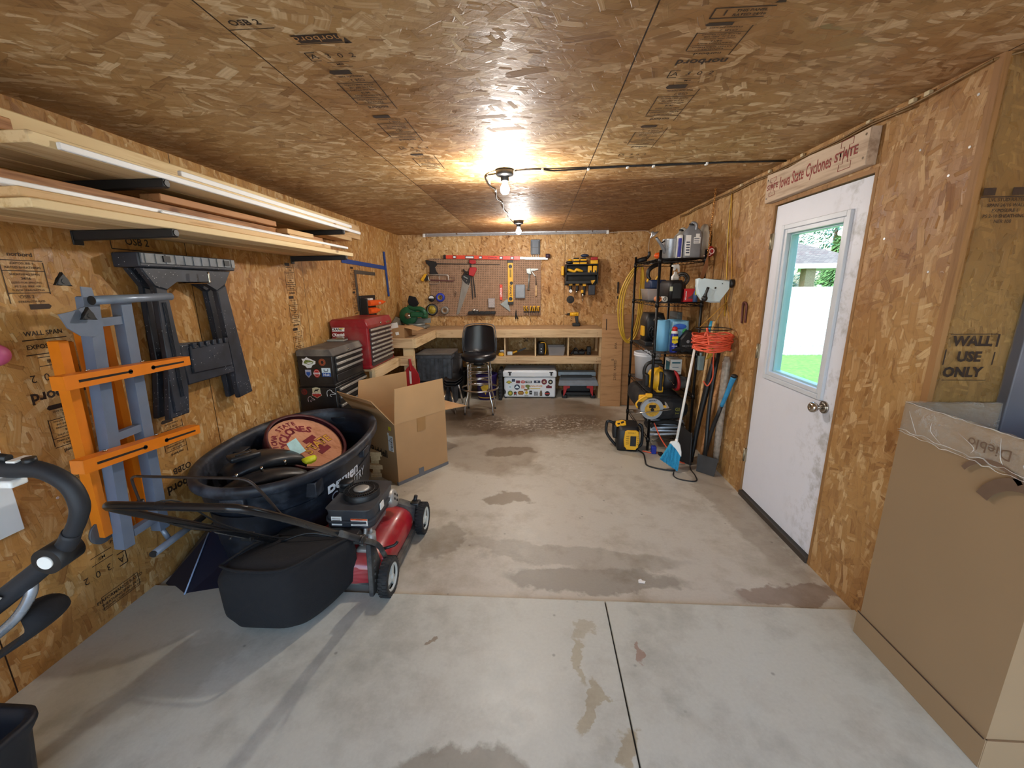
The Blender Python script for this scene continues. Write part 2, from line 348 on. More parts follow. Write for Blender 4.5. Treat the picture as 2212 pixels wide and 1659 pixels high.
# ceiling strips: u right, v towards the viewer (-y)
CE=lambda x,y:frame((x,y,H-.0015),(1,0,0),(0,-1,0))
ce=bpy.data.objects['ceiling']
def PS(par,Mx,v,rot,seed,kx=1.2,ky=1.55,m=None): stamp(par,Mx@Matrix.Translation((0,v,0))@Matrix.Diagonal((kx,ky,1,1)),panel(0,rot,seed=seed),m or m_ink)
def CO(par,Mx,v,rot,m=None,k=1.25): stamp(par,Mx@Matrix.Translation((0,v,0))@Matrix.Scale(k,4),code(0,rot),m or m_ink)
s_=CE(1.385,0); stamp(ce,s_,[('p',[(-.075,-1.405),(.07,-1.405),(.07,-1.447),(-.062,-1.447)]),('l',-.08,-1.452,.085,-1.452,.004),('p',[(.072,-1.458),(.095,-1.458),(.083,-1.425)])])if False else stamp(ce,s_,[('p',[(-.075,-1.405),(.07,-1.405),(.07,-1.447),(-.062,-1.447)]),('l',-.08,-1.452,.085,-1.452,.004),('p',[(.072,-1.458),(.095,-1.458),(.083,-1.425)])],m_ink)
b=MB(); b.text('norbord',s_@Matrix.Translation((0,-1.424,.0006))@Matrix.Rotation(PI,4,'Z'),.044,.0); b.build('print_stamp',plain('board_tone','#b58650',.5),ce,norm=False,label='pale board lettering inside a black bar')
CO(ce,s_,-1.525,0); PS(ce,s_,-1.80,1,1,1.25,1.65); PS(ce,s_,-2.20,1,2,1.25,1.7); CO(ce,s_,-2.46,0); PS(ce,s_,-2.74,1,3,1.2,1.6)
s_=CE(2.605,0); PS(ce,s_,-1.545,1,4,1.3,.9,m_ink2); stamp(ce,s_,[('t',0,-1.662,.05,'norbord',1,.025)],m_ink2); CO(ce,s_,-1.745,0,m_ink2); PS(ce,s_,-2.03,1,5,1.25,1.8,m_ink2); PS(ce,s_,-2.43,1,6,1.25,1.7,m_ink2); CO(ce,s_,-2.70,0,m_ink2)
s_=CE(2.62,1.39)@Matrix.Scale(1.15,4); stamp(ce,s_,[('l',-.07,-.03,.06,-.03,.004),('l',-.07,.01,.07,.01,.004),('l',-.07,-.03,-.07,.01,.004),('t',-.04,-.01,.03,'I',0,.02),('t',.02,-.003,.014,'THIS PANEL',0,.02),('t',.02,-.019,.014,'RATED 24/16',0,.02),('p',[(.06,.02),(.085,.02),(.075,.045)])],m_ink2)
s_=CE(1.22,1.335); stamp(ce,s_,[('t',0,0,.035,'OSB 2',0,.02),('l',-.07,-.03,.07,-.03,.003)],m_ink)
LWM=lambda y,z:frame((.0015,y,z),(0,1,0),(0,0,1))
PS(wl,LWM(1.60,1.62),0,0,8,1.25,1.15,m_ink2); s_=LWM(1.61,0)
stamp(wl,s_,[('l',-.08,1.37,.08,1.37,.004),('l',-.08,1.31,.08,1.31,.004),('t',0,1.34,.026,'EXPOSURE 1',0,.02),('t',0,1.395,.026,'WALL SPAN',0,.02),('t',0,1.135,.062,'norbord',1,.03)],m_ink); CO(wl,s_,1.215,1,None,1.5)
PS(wl,s_,.97,1,9,1.2,1.1); PS(wl,LWM(1.64,0),.70,1,10,1.2,1.1); PS(wl,LWM(1.69,0),.46,1,11,1.2,1.0); CO(wl,LWM(1.60,0),.27,1,None,1.6)
stamp(wl,LWM(1.645,.115),[('l',-.09,-.035,.09,-.035,.003),('l',-.09,.035,.09,.035,.003),('l',-.09,-.035,-.09,.035,.003),('l',.09,-.035,.09,.035,.003),('t',0,.016,.022,'PERFORMANCE RATED',0,.02),('t',0,-.008,.018,'SHEATHING SPAN 24/16',0,.02),('t',0,-.025,.013,'EXPOSURE 1 SIZED FOR SPACING',0,.02)],m_ink2)
PS(wl,LWM(2.10,.74),0,1,13,1.2,1.1); stamp(wl,LWM(2.11,0),[('t',0,.56,.05,'O2BB',1,.02),('t',0,.47,.07,'norbord',1,.03)],m_ink)
stamp(wl,LWM(2.12,1.80),[('t',0,0,.05,'OSB 2',0,.02),('l',-.14,.04,.14,.04,.005),('l',-.14,-.04,.14,-.04,.005),('l',-.14,-.04,-.14,.04,.005)],m_ink)
for yy,zz,n in ((3.44,1.62,5),(4.66,1.64,3)):
    for i in range(n): PS(wl,LWM(yy,zz),-.265*i,1,20+i,1.15,1.3)
# return-wall print
stamp(wj,frame((3.70,JY-.0165,1.28),(1,0,0),(0,0,1)),[('t',.0,.06,.052,'WALL',0,.045),('t',.0,.0,.052,'USE',0,.045),('t',-.012,-.06,.052,'ONLY',0,.045),('l',-.085,.088,.085,.088,.003),('l',.088,.088,.088,.04,.008),('l',-.088,.03,-.088,-.03,.005),('l',.088,.02,.088,-.03,.005),('l',-.08,-.09,.08,-.09,.002)],m_ink)
stamp(wj,frame((3.70,JY-.0165,1.82),(1,0,0),(0,0,1)),[('p',[(-.085,.06),(-.045,.06),(-.045,.035),(-.085,.035)]),('p',[(.01,.06),(.05,.06),(.05,.035),(.01,.035)]),('l',-.09,.03,.09,.03,.004)]+[('t',0,.02-.018*i,.016,t,0,.02) for i,t in enumerate(['LVL STUD RATED','SPAN 24/16 WALL','EXPOSURE 1','PS 2-10 SHEATHING','NER 108'])],m_ink2)
stamp(wb,FX(1.88,D-.0015,.78),[('t',0,0,.08,'302',.5,.01),('t',-.1,.05,.06,'A1',.5,.01)],m_ink2)
# ---------------- door with its window
m_door=plain('door_white','#c9cedb',.42,var=.03,sc=3); N=NT('door_paint'); o=N.obj()
n1=N.noise(o,9,6,.7); sep=N.n('SeparateXYZ',{0:o}).outputs
g=N.math('MULTIPLY',N.ramp(n1,[(.5,(0,0,0)),(.66,(1,1,1))]),N.n('MapRange',{0:N.math('ABSOLUTE',N.math('SUBTRACT',sep[1],2.22)),1:0.,2:.28,3:.6,4:.03}).outputs[0])
N.set(Base_Color=N.mix(g,col('#dde1ec'),col('#87877f')),Roughness=.4); m_door=N.m
m_vinyl=plain('window_vinyl','#cdd4dd',.35,var=.02); m_steel=plain('brushed_nickel','#b9b3aa',.22,1,var=.05); m_brass=plain('hinge_steel','#a89c84',.4,.9)
wy0,wy1,wz0,wz1=2.335,2.835,.985,1.865
b=MB(); xa,xb=W+.012,W+.052
b.box(xa,xb,2.178,wy0,.045,2.045); b.box(xa,xb,wy1,2.992,.045,2.045); b.box(xa,xb,wy0,wy1,.045,wz0); b.box(xa,xb,wy0,wy1,wz1,2.045)
door=struct(b,'door_1',m_door)
def rim(b,x0,x1,a0,a1,c0,c1,t,bev=.003):
    b.box(x0,x1,a0,a0+t,c0,c1,bev); b.box(x0,x1,a1-t,a1,c0,c1,bev); b.box(x0,x1,a0+t,a1-t,c0,c0+t,bev); b.box(x0,x1,a0+t,a1-t,c1-t,c1,bev)
b=MB(); rim(b,W-.004,W+.02,wy0-.05,wy1+.05,wz0-.05,wz1+.05,.028); rim(b,W+.004,W+.03,wy0-.022,wy1+.022,wz0-.022,wz1+.022,.026); rim(b,W+.03,W+.075,wy0-.0,wy1+.0,wz0-.0,wz1+.0,.014) if False else None; wf=b.build('window_frame',m_vinyl,door); b=MB(); rim(b,W+.03,W+.075,wy0,wy1,wz0,wz1,.014); b.build('glazing_bead',plain('bead_aqua_light','#a5ced2',.4,var=.02),wf)  # aqua light through the glass edges is put into the bead colour
N=NT('window_glass'); N.t.nodes.remove(N.b); gl=N.n('BsdfGlossy',{'Roughness':.0}); tr=N.n('BsdfTransparent',{'Color':(.95,.99,.98,1)}); lw=N.n('LayerWeight',{'Blend':.3}).outputs['Facing']; fr=N.n('Math',{0:N.math('POWER',lw,4.),1:.35,2:.025},operation='MULTIPLY_ADD'); mx=N.n('MixShader',{0:fr.outputs[0],1:tr.outputs[0],2:gl.outputs[0]}); N.t.links.new(mx.outputs[0],N.t.nodes['Material Output'].inputs[0]); m_glass=N.m
b=MB(); b.box(W+.045,W+.05,wy0+.012,wy1-.012,wz0+.012,wz1-.012); b.build('glass',m_glass,wf)
b=MB(); b.T=Matrix.Translation((W+.012,2.262,.905)); b.cyl((0,0,0),(-.008,0,0),.034,n=28); b.cyl((-.008,0,0),(-.014,0,0),.030,.022,28); b.cyl((-.014,0,0),(-.045,0,0),.013,.012,18)
b.T=b.T@Matrix.Rotation(-PI/2,4,'Y'); b.lathe([(.012,.04),(.024,.047),(.029,.058),(.028,.07),(.019,.078),(.0075,.080),(.0055,.077),(.001,.077)],28); b.build('door_knob',m_steel,door)
b=MB(); 
for z in (1.83,1.10,.32): b.cyl((W-.002,2.998,z-.05),(W-.002,2.998,z+.05),.007,n=10); b.box(W-.001,W+.012,2.985,3.006,z-.05,z+.05)
b.build('hinge',m_brass,door)
b=MB(); rim(b,W-.002,W+.12,DY0-.012,DY1+.012,.0,DZ+.012,.02,.001); struct(b,'trim_3',m_edge)
b=MB(); b.box(W-.012,W+.10,DY0+.01,DY1-.01,0,.036,.003); struct(b,'trim_4',plain('threshold_dark','#3b332c',.6,bump=.1))
# ---------------- outside, seen through the glass
m_grass=NT('lawn'); o=m_grass.obj(); m_grass.set(Base_Color=m_grass.ramp(m_grass.noise(o,12,8,.7),[(.3,'#236b18'),(.6,'#57a52f'),(.8,'#86bf4c')]),Roughness=.9); m_grass=m_grass.m
N=NT('pebbles'); o=N.obj(); v=N.n('TexVoronoi',{'Vector':o,'Scale':16.}); N.set(Base_Color=N.ramp(N.n('SeparateColor',{0:v.outputs['Color']}).outputs[0],[(0,'#8f8a80'),(1,'#efece4')]),Roughness=.9); N.bump(v.outputs['Distance'],.8,.05); m_peb=N.m
b=MB(); b.box(FRW+.2,40,-14,10.35,-.3,-.15); b.box(W+.12,FRW+.2,JY+.12,10.35,-.3,-.15); b.box(-20,40,11.7,60,-.3,-.15); struct(b,'ground',m_grass)
b=MB(); b.box(W+.12,40,10.35,11.7,-.3,-.13); struct(b,'ground_gravel',m_peb).name='ground'
b=MB(); b.box(-8,12,-16,YB,-.3,-.02); struct(b,'ground_drive',plain('driveway','#b9b6ae',.9,sc=3)).name='ground'
m_wh=plain('white_vinyl','#f4f6f6',.5,var=.02)
t=thing('garden_fence','long white solid board fence behind the lawn, seen through the door glass','fence',(9,11.6,-.13))
for i in range(5):
    b=MB(); b.box(4.6+2.4*i,6.92+2.4*i,11.57,11.62,-.1,1.45,.004); b.build('fence_panel',m_wh,t)
    b=MB(); b.box(6.93+2.4*i,6.99+2.4*i,11.55,11.64,-.15,1.5,.005); b.build('fence_post',m_wh,t)
N=NT('roof_shingle'); o=N.obj(); br=N.n('TexBrick',{'Vector':o,'Color1':col('#6e6864'),'Color2':col('#565150'),'Mortar':col('#464140'),'Scale':3.2,'Mortar Size':.02}); N.set(Base_Color=br.outputs[0],Roughness=.9); m_shg=N.m
t=thing('neighbour_house','low house with a grey hip roof beyond the white fence, seen through the door glass','house',(10,16,-.15))
b=MB(); Rz=2.14
b._add([(4.0,14.4,Rz),(12.9,14.4,Rz),(12.9,20.4,Rz),(4.0,20.4,Rz),(7.0,17.4,3.55),(9.9,17.4,3.55)],[(0,1,5,4),(1,2,5),(2,3,4,5),(3,0,4),(3,2,1,0)]); b.build('roof',m_shg,t)
b=MB(); b.box(3.95,12.95,14.33,14.42,Rz-.14,Rz+.01); b.box(12.9,12.98,14.33,20.4,Rz-.14,Rz+.01); b.build('fascia',m_wh,t)
m_brk=plain('tan_brick','#776a57',.9,var=.25,sc=30); b=MB(); b.box(4.3,9.2,16.2,20.2,-.15,Rz-.02); b.build('wall',m_brk,t)
b=MB(); b.box(10.72,11.02,14.5,14.8,-.15,Rz-.14); b.build('porch_post',m_brk,t)
b=MB(); b.tube([(10.35,14.4,Rz-.10),(10.33,14.38,Rz-.22),(10.1,14.4,Rz-.38),(9.6,14.6,Rz-.55)],.045,8); b.build('downpipe',m_wh,t)
def tree(x,y,z,r,h,label,c1,c2,seed,name='conifer_tree'):
    t=thing(name,label,'tree',(x,y,-.15)); rn=random.Random(seed)
    b=MB(); b.cyl((x,y,-.15),(x,y,h*.8),.16,.05,10); b.build('trunk',plain('bark'+str(seed),'#4c3b2c',.9),t)
    N=NT('foliage'+str(seed)); N.set(Base_Color=N.ramp(N.noise(N.obj(),6,5,.7),[(.3,c1),(.7,c2)]),Roughness=.8); b=MB()
    for i in range(7000):
        k=rn.random(); zz=z+(h-z)*k; rr=r*(1-k)**.6*(.45+.55*rn.random()**.5); a=rn.random()*2*PI
        p=Vector((x+rr*math.cos(a),y+rr*math.sin(a),zz)); d=Vector((math.cos(a),math.sin(a),-.45+rn.uniform(-.3,.3))).normalized()*rn.uniform(.16,.34); s=d.cross((rn.uniform(-.4,.4),rn.uniform(-.4,.4),1)).normalized()*rn.uniform(.025,.06)
        b._add([p-d*.3,p+s,p+d,p-s],[(0,1,2,3)])
    b.build('foliage',N.m,t,norm=False)
tree(14.6,26.0,.2,2.4,9.5,'dark blue-green conifer behind the grey roof, seen at the left of the door glass','#0f2c26','#4c8272',1)
tree(19.9,27.5,.2,2.8,10.5,'tall blue-green conifer behind the grey roof, seen at the right of the door glass','#12302a','#548a7a',2)
tree(16.9,22.0,.0,1.2,4.2,'lighter green bushy tree between the two conifers beyond the fence','#1d4526','#5f9050',3,'leafy_tree')
# ---------------- ceiling lamps
m_bulb=plain('bulb_glow','#fff4e2',.3,var=0); m_bulb.node_tree.nodes['Principled BSDF'].inputs['Emission Color'].default_value=(1,.96,.9,1); m_bulb.node_tree.nodes['Principled BSDF'].inputs['Emission Strength'].default_value=60
m_blk=plain('black_plastic','#17181a',.45); m_wht=plain('white_plastic','#e8e8e4',.4,var=.03)
def bulb(x,y,label,e):
    t=thing('ceiling_lamp',label,'lamp',(x,y,H),group='bare bulbs on the ceiling')
    b=MB(); b.lathe([(.001,0),(.055,0),(.058,-.006),(.058,-.028),(.052,-.036),(.03,-.040),(.026,-.044),(.026,-.065),(.022,-.068),(.001,-.068)],28); b.build('socket',m_blk,t,world=False)
    b=MB(); b.lathe([(.001,-.066),(.016,-.067),(.017,-.080),(.022,-.092),(.030,-.108),(.031,-.122),(.026,-.138),(.014,-.149),(.001,-.152)],24); b.build('bulb',m_bulb,t,world=False)
    l=bpy.data.lights.new('bulb_light','POINT'); l.energy=e; l.color=(1,.94,.87); l.shadow_soft_size=.035
    lo=bpy.data.objects.new('bulb_light',l); COL.objects.link(lo); lo.parent=t; lo.location=(0,0,-.195)
    return t
bulb(1.834,2.953,'bare lit bulb in a black ceiling socket, the nearer and larger of two',40)
bulb(1.823,5.157,'bare lit bulb in a black ceiling socket, the far one by the tube light',32)
m_tube=plain('tube_housing','#c9cdd2',.25,.6,var=.04)
t=thing('tube_light','long unlit slim tube light where the ceiling meets the back wall','light fixture',(1.72,6.2,H))
b=MB(); b.prism([(-.012,0),(.012,0),(.012,-.012),(.018,-.03),(.010,-.042),(-.010,-.042),(-.018,-.03),(-.012,-.012)],-1.30,1.30,frame((1.72,6.20,H),(0,1,0),(0,0,1))); b.build('housing',m_tube,t)
for s in (-1,1): b=MB(); b.box(1.72+s*1.30-.018,1.72+s*1.30+.018,6.178,6.222,H-.048,H,.006); b.build('end_cap',m_wht,t)
for x in (.9,1.6,2.3,2.8): b=MB(); b.box(x-.008,x+.008,6.176,6.224,H-.022,H-.001); b.build('clip',m_steel,t)
# ---------------- lumber rack and boards on the left wall
m_arm=plain('rack_arm_black','#1f2022',.55); m_pine=wood('pine_board','#dfc092','#bd9562',1); m_pine2=wood('pine_board_brown','#c09062','#8f6238',1); m_pine3=wood('pine_board_pale','#ead6ad','#cfb180',1,.8)
m_ply=wood('board_grey_tan','#cbb185','#a98c60',1,.7,knots=False); m_trim=plain('primed_white','#e9ebee',.4,var=.02)
for (y,z,s_) in ((1.83,2.022,'upper arm nearer the viewer'),(3.50,2.022,'upper arm at the far end'),(1.83,1.822,'lower arm nearer the viewer'),(3.50,1.822,'lower arm at the far end')):
    t=thing('lumber_rack_arm','square black bracket arm under the boards, '+s_,'bracket',(0,y,z),group='arms of the lumber rack')
    b=MB(); b.prism([(0,-.042),(.46,-.034),(.47,-.030),(.47,-.004),(.465,0),(0,0)],-.018,.018,frame((0,y,z),(1,0,0),(0,0,1)),.003); b.build('arm',m_arm,t)
    b=MB(); b.cyl((.468,y,z-.017),(.474,y,z-.017),.013,n=14); b.build('end_cap',m_blk,t)
    b=MB(); b.box(.0,.008,y-.022,y+.022,z-.06,z-.001,.002); b.build('wall_plate',m_arm,t)
NB=[0]
def board(x0,x1,y0,y1,z0,z1,m,label,name='lumber_board',rz=0,grp='boards stored on the wall rack',cat='board'):
    b=MB(); b.T=Matrix.Translation(((x0+x1)/2,(y0+y1)/2,z0))@Matrix.Rotation(rz,4,'Z'); hx,hy=(x1-x0)/2,(y1-y0)/2
    b.box(-hx,hx,-hy,hy,0,z1-z0,.003,1); return single(b,name,m,label,cat,group=grp)
board(.02,.16,1.02,4.35,2.023,2.060,m_pine,'long pine board lying against the wall at the bottom of the upper rack level')
board(.17,.30,1.02,3.72,2.023,2.058,m_ply,'wide tan board in the middle of the upper rack level')
board(.31,.452,1.355,3.66,2.023,2.060,m_pine3,'pale front board of the upper rack level with its cut end showing at left')
board(.10,.138,1.05,4.62,2.061,2.205,m_pine,'tall pine plank standing on edge near the wall, highest on the rack')
board(.27,.308,1.02,3.98,2.061,2.147,m_pine3,'pale plank on edge in front of the tallest plank')
board(.315,.375,1.02,1.385,2.061,2.10,m_pine2,'short brown offcut at the near end of the upper rack level')
board(.15,.26,2.3,3.95,2.061,2.098,m_pine2,'brown board lying behind the white trim on the upper level')
board(.454,.469,1.43,3.84,2.0225,2.046,m_trim,'white primed trim along the front edge of the upper level','trim_board')
board(.425,.445,1.95,3.72,2.0605,2.086,m_trim,'second white primed trim, set back on the upper level','trim_board')
board(.02,.17,1.10,3.70,1.823,1.86,m_pine,'pine board against the wall on the lower rack level')
board(.18,.32,1.22,3.75,1.823,1.858,m_ply,'wide tan board in the middle of the lower rack level')
board(.33,.46,1.31,3.66,1.823,1.853,m_pine3,'pale front board at the bottom of the lower rack level')
board(.33,.452,1.29,3.28,1.854,1.882,m_pine,'pale board stacked on the front board of the lower level')
board(.20,.31,1.35,3.45,1.861,1.955,m_pine2,'brown stud lying behind the white trim of the lower level')
board(.395,.44,.98,3.62,1.8825,1.900,m_trim,'long thin white trim sticking out to the left of the lower level','trim_board')
board(.442,.452,1.80,2.95,1.8825,1.894,m_trim,'short white trim on the front edge of the lower boards','trim_board')
board(.25,.35,1.92,2.78,1.956,1.988,m_pine2,'short brown stud on top of the lower stack')
for i,(x0,y0,y1) in enumerate(((.30,2.85,3.30),(.30,2.83,3.16))): board(x0,x0+.09,y0,y1,1.883+.034*i if x0>.31 else 1.956+.0-.054+.034*i if False else 1.885+.034*i,1.917+.034*i,m_pine,'small square offcut near the far end of the lower level, '+('top of the pair' if i else 'bottom of the pair'))
# ---------------- folded plastic sawhorse
m_saw=plain('speckled_black','#262a33',.5,var=.1,dust=.0); N=NT('sawhorse_plastic'); o=N.obj(); sp=N.n('TexVoronoi',{'Vector':o,'Scale':70.}).outputs
N.set(Base_Color=N.mix(N.math('MULTIPLY',N.math('LESS_THAN',sp[0],.13),N.math('GREATER_THAN',N.noise(o,9,3),.5)),N.ramp(N.noise(o,8,4),[(.3,'#20242c'),(.7,'#343a46')]),col('#b9bcc0')),Roughness=.45); m_saw=N.m
m_sawtop=plain('sawhorse_worn_top','#6d737b',.4,var=.25,dust=.5)
t=thing('sawhorse','folded black plastic sawhorse hanging by a hook on the left wall','sawhorse',(0.02,2.3,.9))
for nm,x,dy,rz in (('front_leg_frame',.10,0,0),('rear_leg_frame',.018,.02,0)):
    Mx=frame((x,dy,0),(0,1,0),(0,0,1)); b=MB(); h=.035
    for pl in ([(1.97,1.67),(2.03,1.58),(2.10,1.56),(2.165,1.61),(2.35,1.61),(2.44,1.55),(2.52,1.59),(2.58,1.67)],[(2.03,1.58),(2.02,1.2),(1.96,.90),(2.09,.90),(2.115,1.04),(2.105,1.28),(2.10,1.56)],
        [(2.44,1.55),(2.465,1.24),(2.475,1.05),(2.48,.88),(2.61,.89),(2.565,1.2),(2.52,1.59)],[(2.105,1.275),(2.115,1.05),(2.475,1.05),(2.465,1.25)]):
        b.prism(pl,-.0,h,Mx,.006)
    f=b.build(nm,m_saw,t)
    if x>.05:
        b=MB(); b.prism([(2.16,1.26),(2.15,1.11),(2.45,1.10),(2.445,1.245)],h,h+.014,Mx,.004); b.cyl(Mx@Vector((2.31,1.19,h+.012)),Mx@Vector((2.31,1.19,h+.016)),.012,n=14)
        for i in range(6): b.box(x+h+.002,x+h+.022,2.17+.048*i,2.195+.048*i,1.245,1.275,.003)
        b.build('tray',m_saw,f)
        b=MB()
        for i in range(4): b.box(x+h,x+h+.006,2.05+i*.006,2.052+i*.006,1.0,1.5)
        b.prism([(1.99,.93),(2.0,1.2),(2.02,1.2),(2.035,.93)],h,h+.012,Mx,.003)
        b.build('rib',m_saw,f)
b=MB(); b.box(.012,.150,1.955,2.60,1.672,1.742,.008); tb=b.build('top_beam',m_saw,t)
b=MB(); b.box(.148,.158,1.965,2.595,1.69,1.738,.002)
for i in range(11): b.box(.155,.163,1.98+.058*i,1.988+.058*i,1.692,1.736)
b.build('top_facing',m_sawtop,tb)
b=MB()
for y in (2.08,2.50): b.box(.15,.1645,y,y+.04,1.70,1.73)
b.build('clamp_slot',m_blk,tb)
b=MB(); b.tube([(.001,2.33,1.60),(.17,2.33,1.60),(.185,2.33,1.61),(.185,2.33,1.66)],.006,8,4); single(b,'utility_hook',m_steel,'long grey screw-in hook holding the black sawhorse','hook')
# ---------------- folding stand of grey tube and orange arms
m_grey=plain('powder_grey','#66748a',.45,var=.08,dust=.15); m_org=plain('powder_orange','#e07c14',.42,var=.06,spec=.5); m_gtube=plain('tube_grey','#8390a2',.35,.3)
t=thing('saw_stand','folded saw stand of grey rails and orange arms hung on the left wall','stand',(0.05,1.65,.35))
def bar(b,p,q,w,d,up=(1,0,0)):   # rectangular bar from p to q; d measured along up
    p=Vector(p);q=Vector(q);z=(q-p).normalized(); y=Vector(up); y=(y-z*y.dot(z)).normalized(); x=y.cross(z)
    M_=Matrix((x,y,z)).transposed().to_4x4(); M_.translation=p; L=(q-p).length
    b.prism([(-w/2,-d/2),(w/2,-d/2),(w/2,d/2),(-w/2,d/2)],0,L,M_,.003)
b=MB(); bar(b,(.175,1.565,.42),(.175,1.66,1.54),.05,.05); b.build('grey_rail',m_grey,t)
b=MB(); bar(b,(.175,1.745,.40),(.175,1.80,1.52),.05,.05); b.build('grey_rail',m_grey,t)
for y0,y1,z in ((1.66,1.79,1.43),(1.62,1.77,.93),(1.60,1.745,.47)): b=MB(); bar(b,(.18,y0,z),(.18,y1,z+.004),.035,.03); b.build('cross_bar',m_grey,t)
b=MB(); 
for a,c in (((.13,1.548,1.37),(.13,1.530,.50)),((.09,1.60,1.36),(.09,1.57,.50)),((.09,1.765,1.42),(.09,1.75,.42)),((.06,1.71,1.40),(.06,1.69,.42))): bar(b,a,c,.036,.05)
b.build('folded_leg',m_org,t)
b=MB(); Mx=frame((.20,0,0),(0,1,0),(0,0,1)); b.prism([(1.515,1.475),(1.57,1.485),(1.615,1.50),(1.62,1.58),(1.66,1.575),(1.675,1.42),(1.63,1.375),(1.575,1.385),(1.535,1.42)],0,.006,Mx); 
b.build('gusset_plate',m_grey,t)
b=MB(); b.cyl((.12,1.53,.52),(.13,1.53,.52),.052,n=26); b.cyl((.13,1.53,.52),(.135,1.53,.52),.010,n=12); b.build('pivot_disc',plain('disc_grey','#4f545c',.5),t)
for yy,zz,dx in ((1.545,1.60,.0),(1.60,1.465,.01)):
    b=MB(); Mk=frame((.21+dx,yy,zz),(0,1,.15),(0,0,1)); b.prism([((.034 if i%2 else .014)*math.cos(PI/3*i+.3),(.034 if i%2 else .014)*math.sin(PI/3*i+.3)) for i in range(6)],0,.018,Mk,.003); b.cyl(Mk@Vector((0,0,-.01)),Mk@Vector((0,0,.02)),.01,n=12); b.build('star_knob',m_blk,t)
b=MB(); b.cyl((.225,1.632,1.524),(.215,2.02,1.530),.0185,n=20); b.build('roller_tube',m_gtube,t)
b=MB(); b.cyl((.25,1.615,.352),(.20,1.97,.332),.0165,n=20); b.cyl((.20,1.75,.343),(.17,1.75,.41),.012); b.build('roller_tube',m_gtube,t)
b=MB(); b.cyl((.25,1.6145,.352),(.251,1.612,.352),.0168,n=20); b.build('end_plug',m_blk,t)
b=MB(); b.cyl((.225,1.631,1.524),(.225,1.6305,1.524),.0187,n=20); b.build('end_plug',m_blk,t)
for z0,z1,y0,y1 in ((1.222,1.208,1.42,2.0),(.885,.845,1.41,1.98)):
    b=MB(); M_=frame((.215,y0,z0),(0,y1-y0,z1-z0),(0,0,1)); L=y1-y0
    b.box(0,0,0,0,0,0) if False else None
    b.prism([(0,-.028),(L,-.022),(L,.022),(0,.028)],.055,.058,M_); b.prism([(0,.026),(L,.020),(L,.022),(0,.028)],.0,.056,M_); b.prism([(0,-.028),(.003,-.028),(.003,.028),(0,.028)],0,.056,M_)
    a=b.build('support_arm',m_org,t)
    b=MB()
    for u0,u1,q in ((.05,.27,.26),(.36,.54,.37)):
        b.prism([(u0,-.005),(u1,-.004),(u1,.004),(u0,.005)],.0583,.0592,M_); b.cyl(M_@Vector((q,0,.0583)),M_@Vector((q,0,.0592)),.010,n=14)
    b.build('slot',m_dark,a)
    b=MB()
    for u in (.12,.36): b.cyl(M_@Vector((u,.034,.02)),M_@Vector((u,.028,.02)),.008,n=8)
    b.build('bolt',m_steel,a)
# ---------------- squares and small rack near the back of the left wall
m_bluea=plain('blue_anodised','#1d4c9c',.4,.3); m_gsq=plain('grey_steel_square','#57534f',.5,.5)
t=thing('drywall_t_square','blue aluminium T-square hung flat on the left wall','t-square',(.01,4.9,1.83))
b=MB(); b.prism([(4.40,1.862),(4.40,1.817),(5.655,1.79),(5.655,1.838)],.004,.008,frame((0,0,0),(0,1,0),(0,0,1))); b.build('blade',m_bluea,t)
b=MB(); b.prism([(5.63,2.02),(5.68,2.02),(5.74,1.44),(5.69,1.44)],.006,.016,frame((0,0,0),(0,1,0),(0,0,1))); b.build('head',m_bluea,t)
b=MB(); b.prism([(4.69,1.755),(5.30,1.745),(5.30,1.705),(4.74,1.712),(4.76,1.30),(4.70,1.30)],.002,.005,frame((0,0,0),(0,1,0),(0,0,1))); single(b,'framing_square',m_gsq,'grey steel framing square hung under the blue T-square','square')
t=thing('wall_rack','black wall rack with stacked orange tool holsters, above the red tool chest','rack',(0,4.95,1.15))
b=MB(); b.box(.002,.02,4.74,5.20,1.14,1.47,.003); b.box(.02,.10,4.74,4.76,1.14,1.44,.003); b.build('back_plate',m_blk,t)
m_or2=plain('holster_orange','#e65a12',.45)
for i,(z,y1,m_) in enumerate(((1.385,5.25,m_or2),(1.295,5.08,m_or2),(1.20,5.22,plain('holster_grey','#4d5158',.6)))):
    b=MB(); b.rings([[(.03+.10*c,y,z+h*s) for c,s in ((0,-.5),(.9,-.5),(1,-.2),(1,.3),(.8,.5),(0,.5))] for y,h in ((4.765,.062),(4.95,.066),(y1-.08,.05),(y1,.02))],sm=False)
    b.build('holster',m_,t)
    if i==0: b=MB(); b.text('STIHL',frame((.1305,5.05,z-.008),(0,1,-.03),(0,0,1)),.028,.02); b.build('lettering',m_wht,t,norm=False); b=MB(); b.box(.05,.12,4.79,4.87,z+.033,z+.055,.003); b.build('white_tag',m_wht,t)
# ---------------- pale panel, pink ball mark at the left edge
b=MB(); b.box(.003,.022,.60,1.355,.645,.985,.003); b.box(.003,.012,.6,1.20,.985,1.0); single(b,'white_sheet',plain('panel_white','#dfe6ea',.35,var=.03),'pale white panel fixed low on the left wall behind the stroller handle','sheet')
b=MB(); b.ell((.046,1.402,1.335),.042,20,14); single(b,'pink_ball',plain('pink_rubber','#b5547c',.5,var=.2),'pink ball tucked against the wall at the left edge of view','ball')
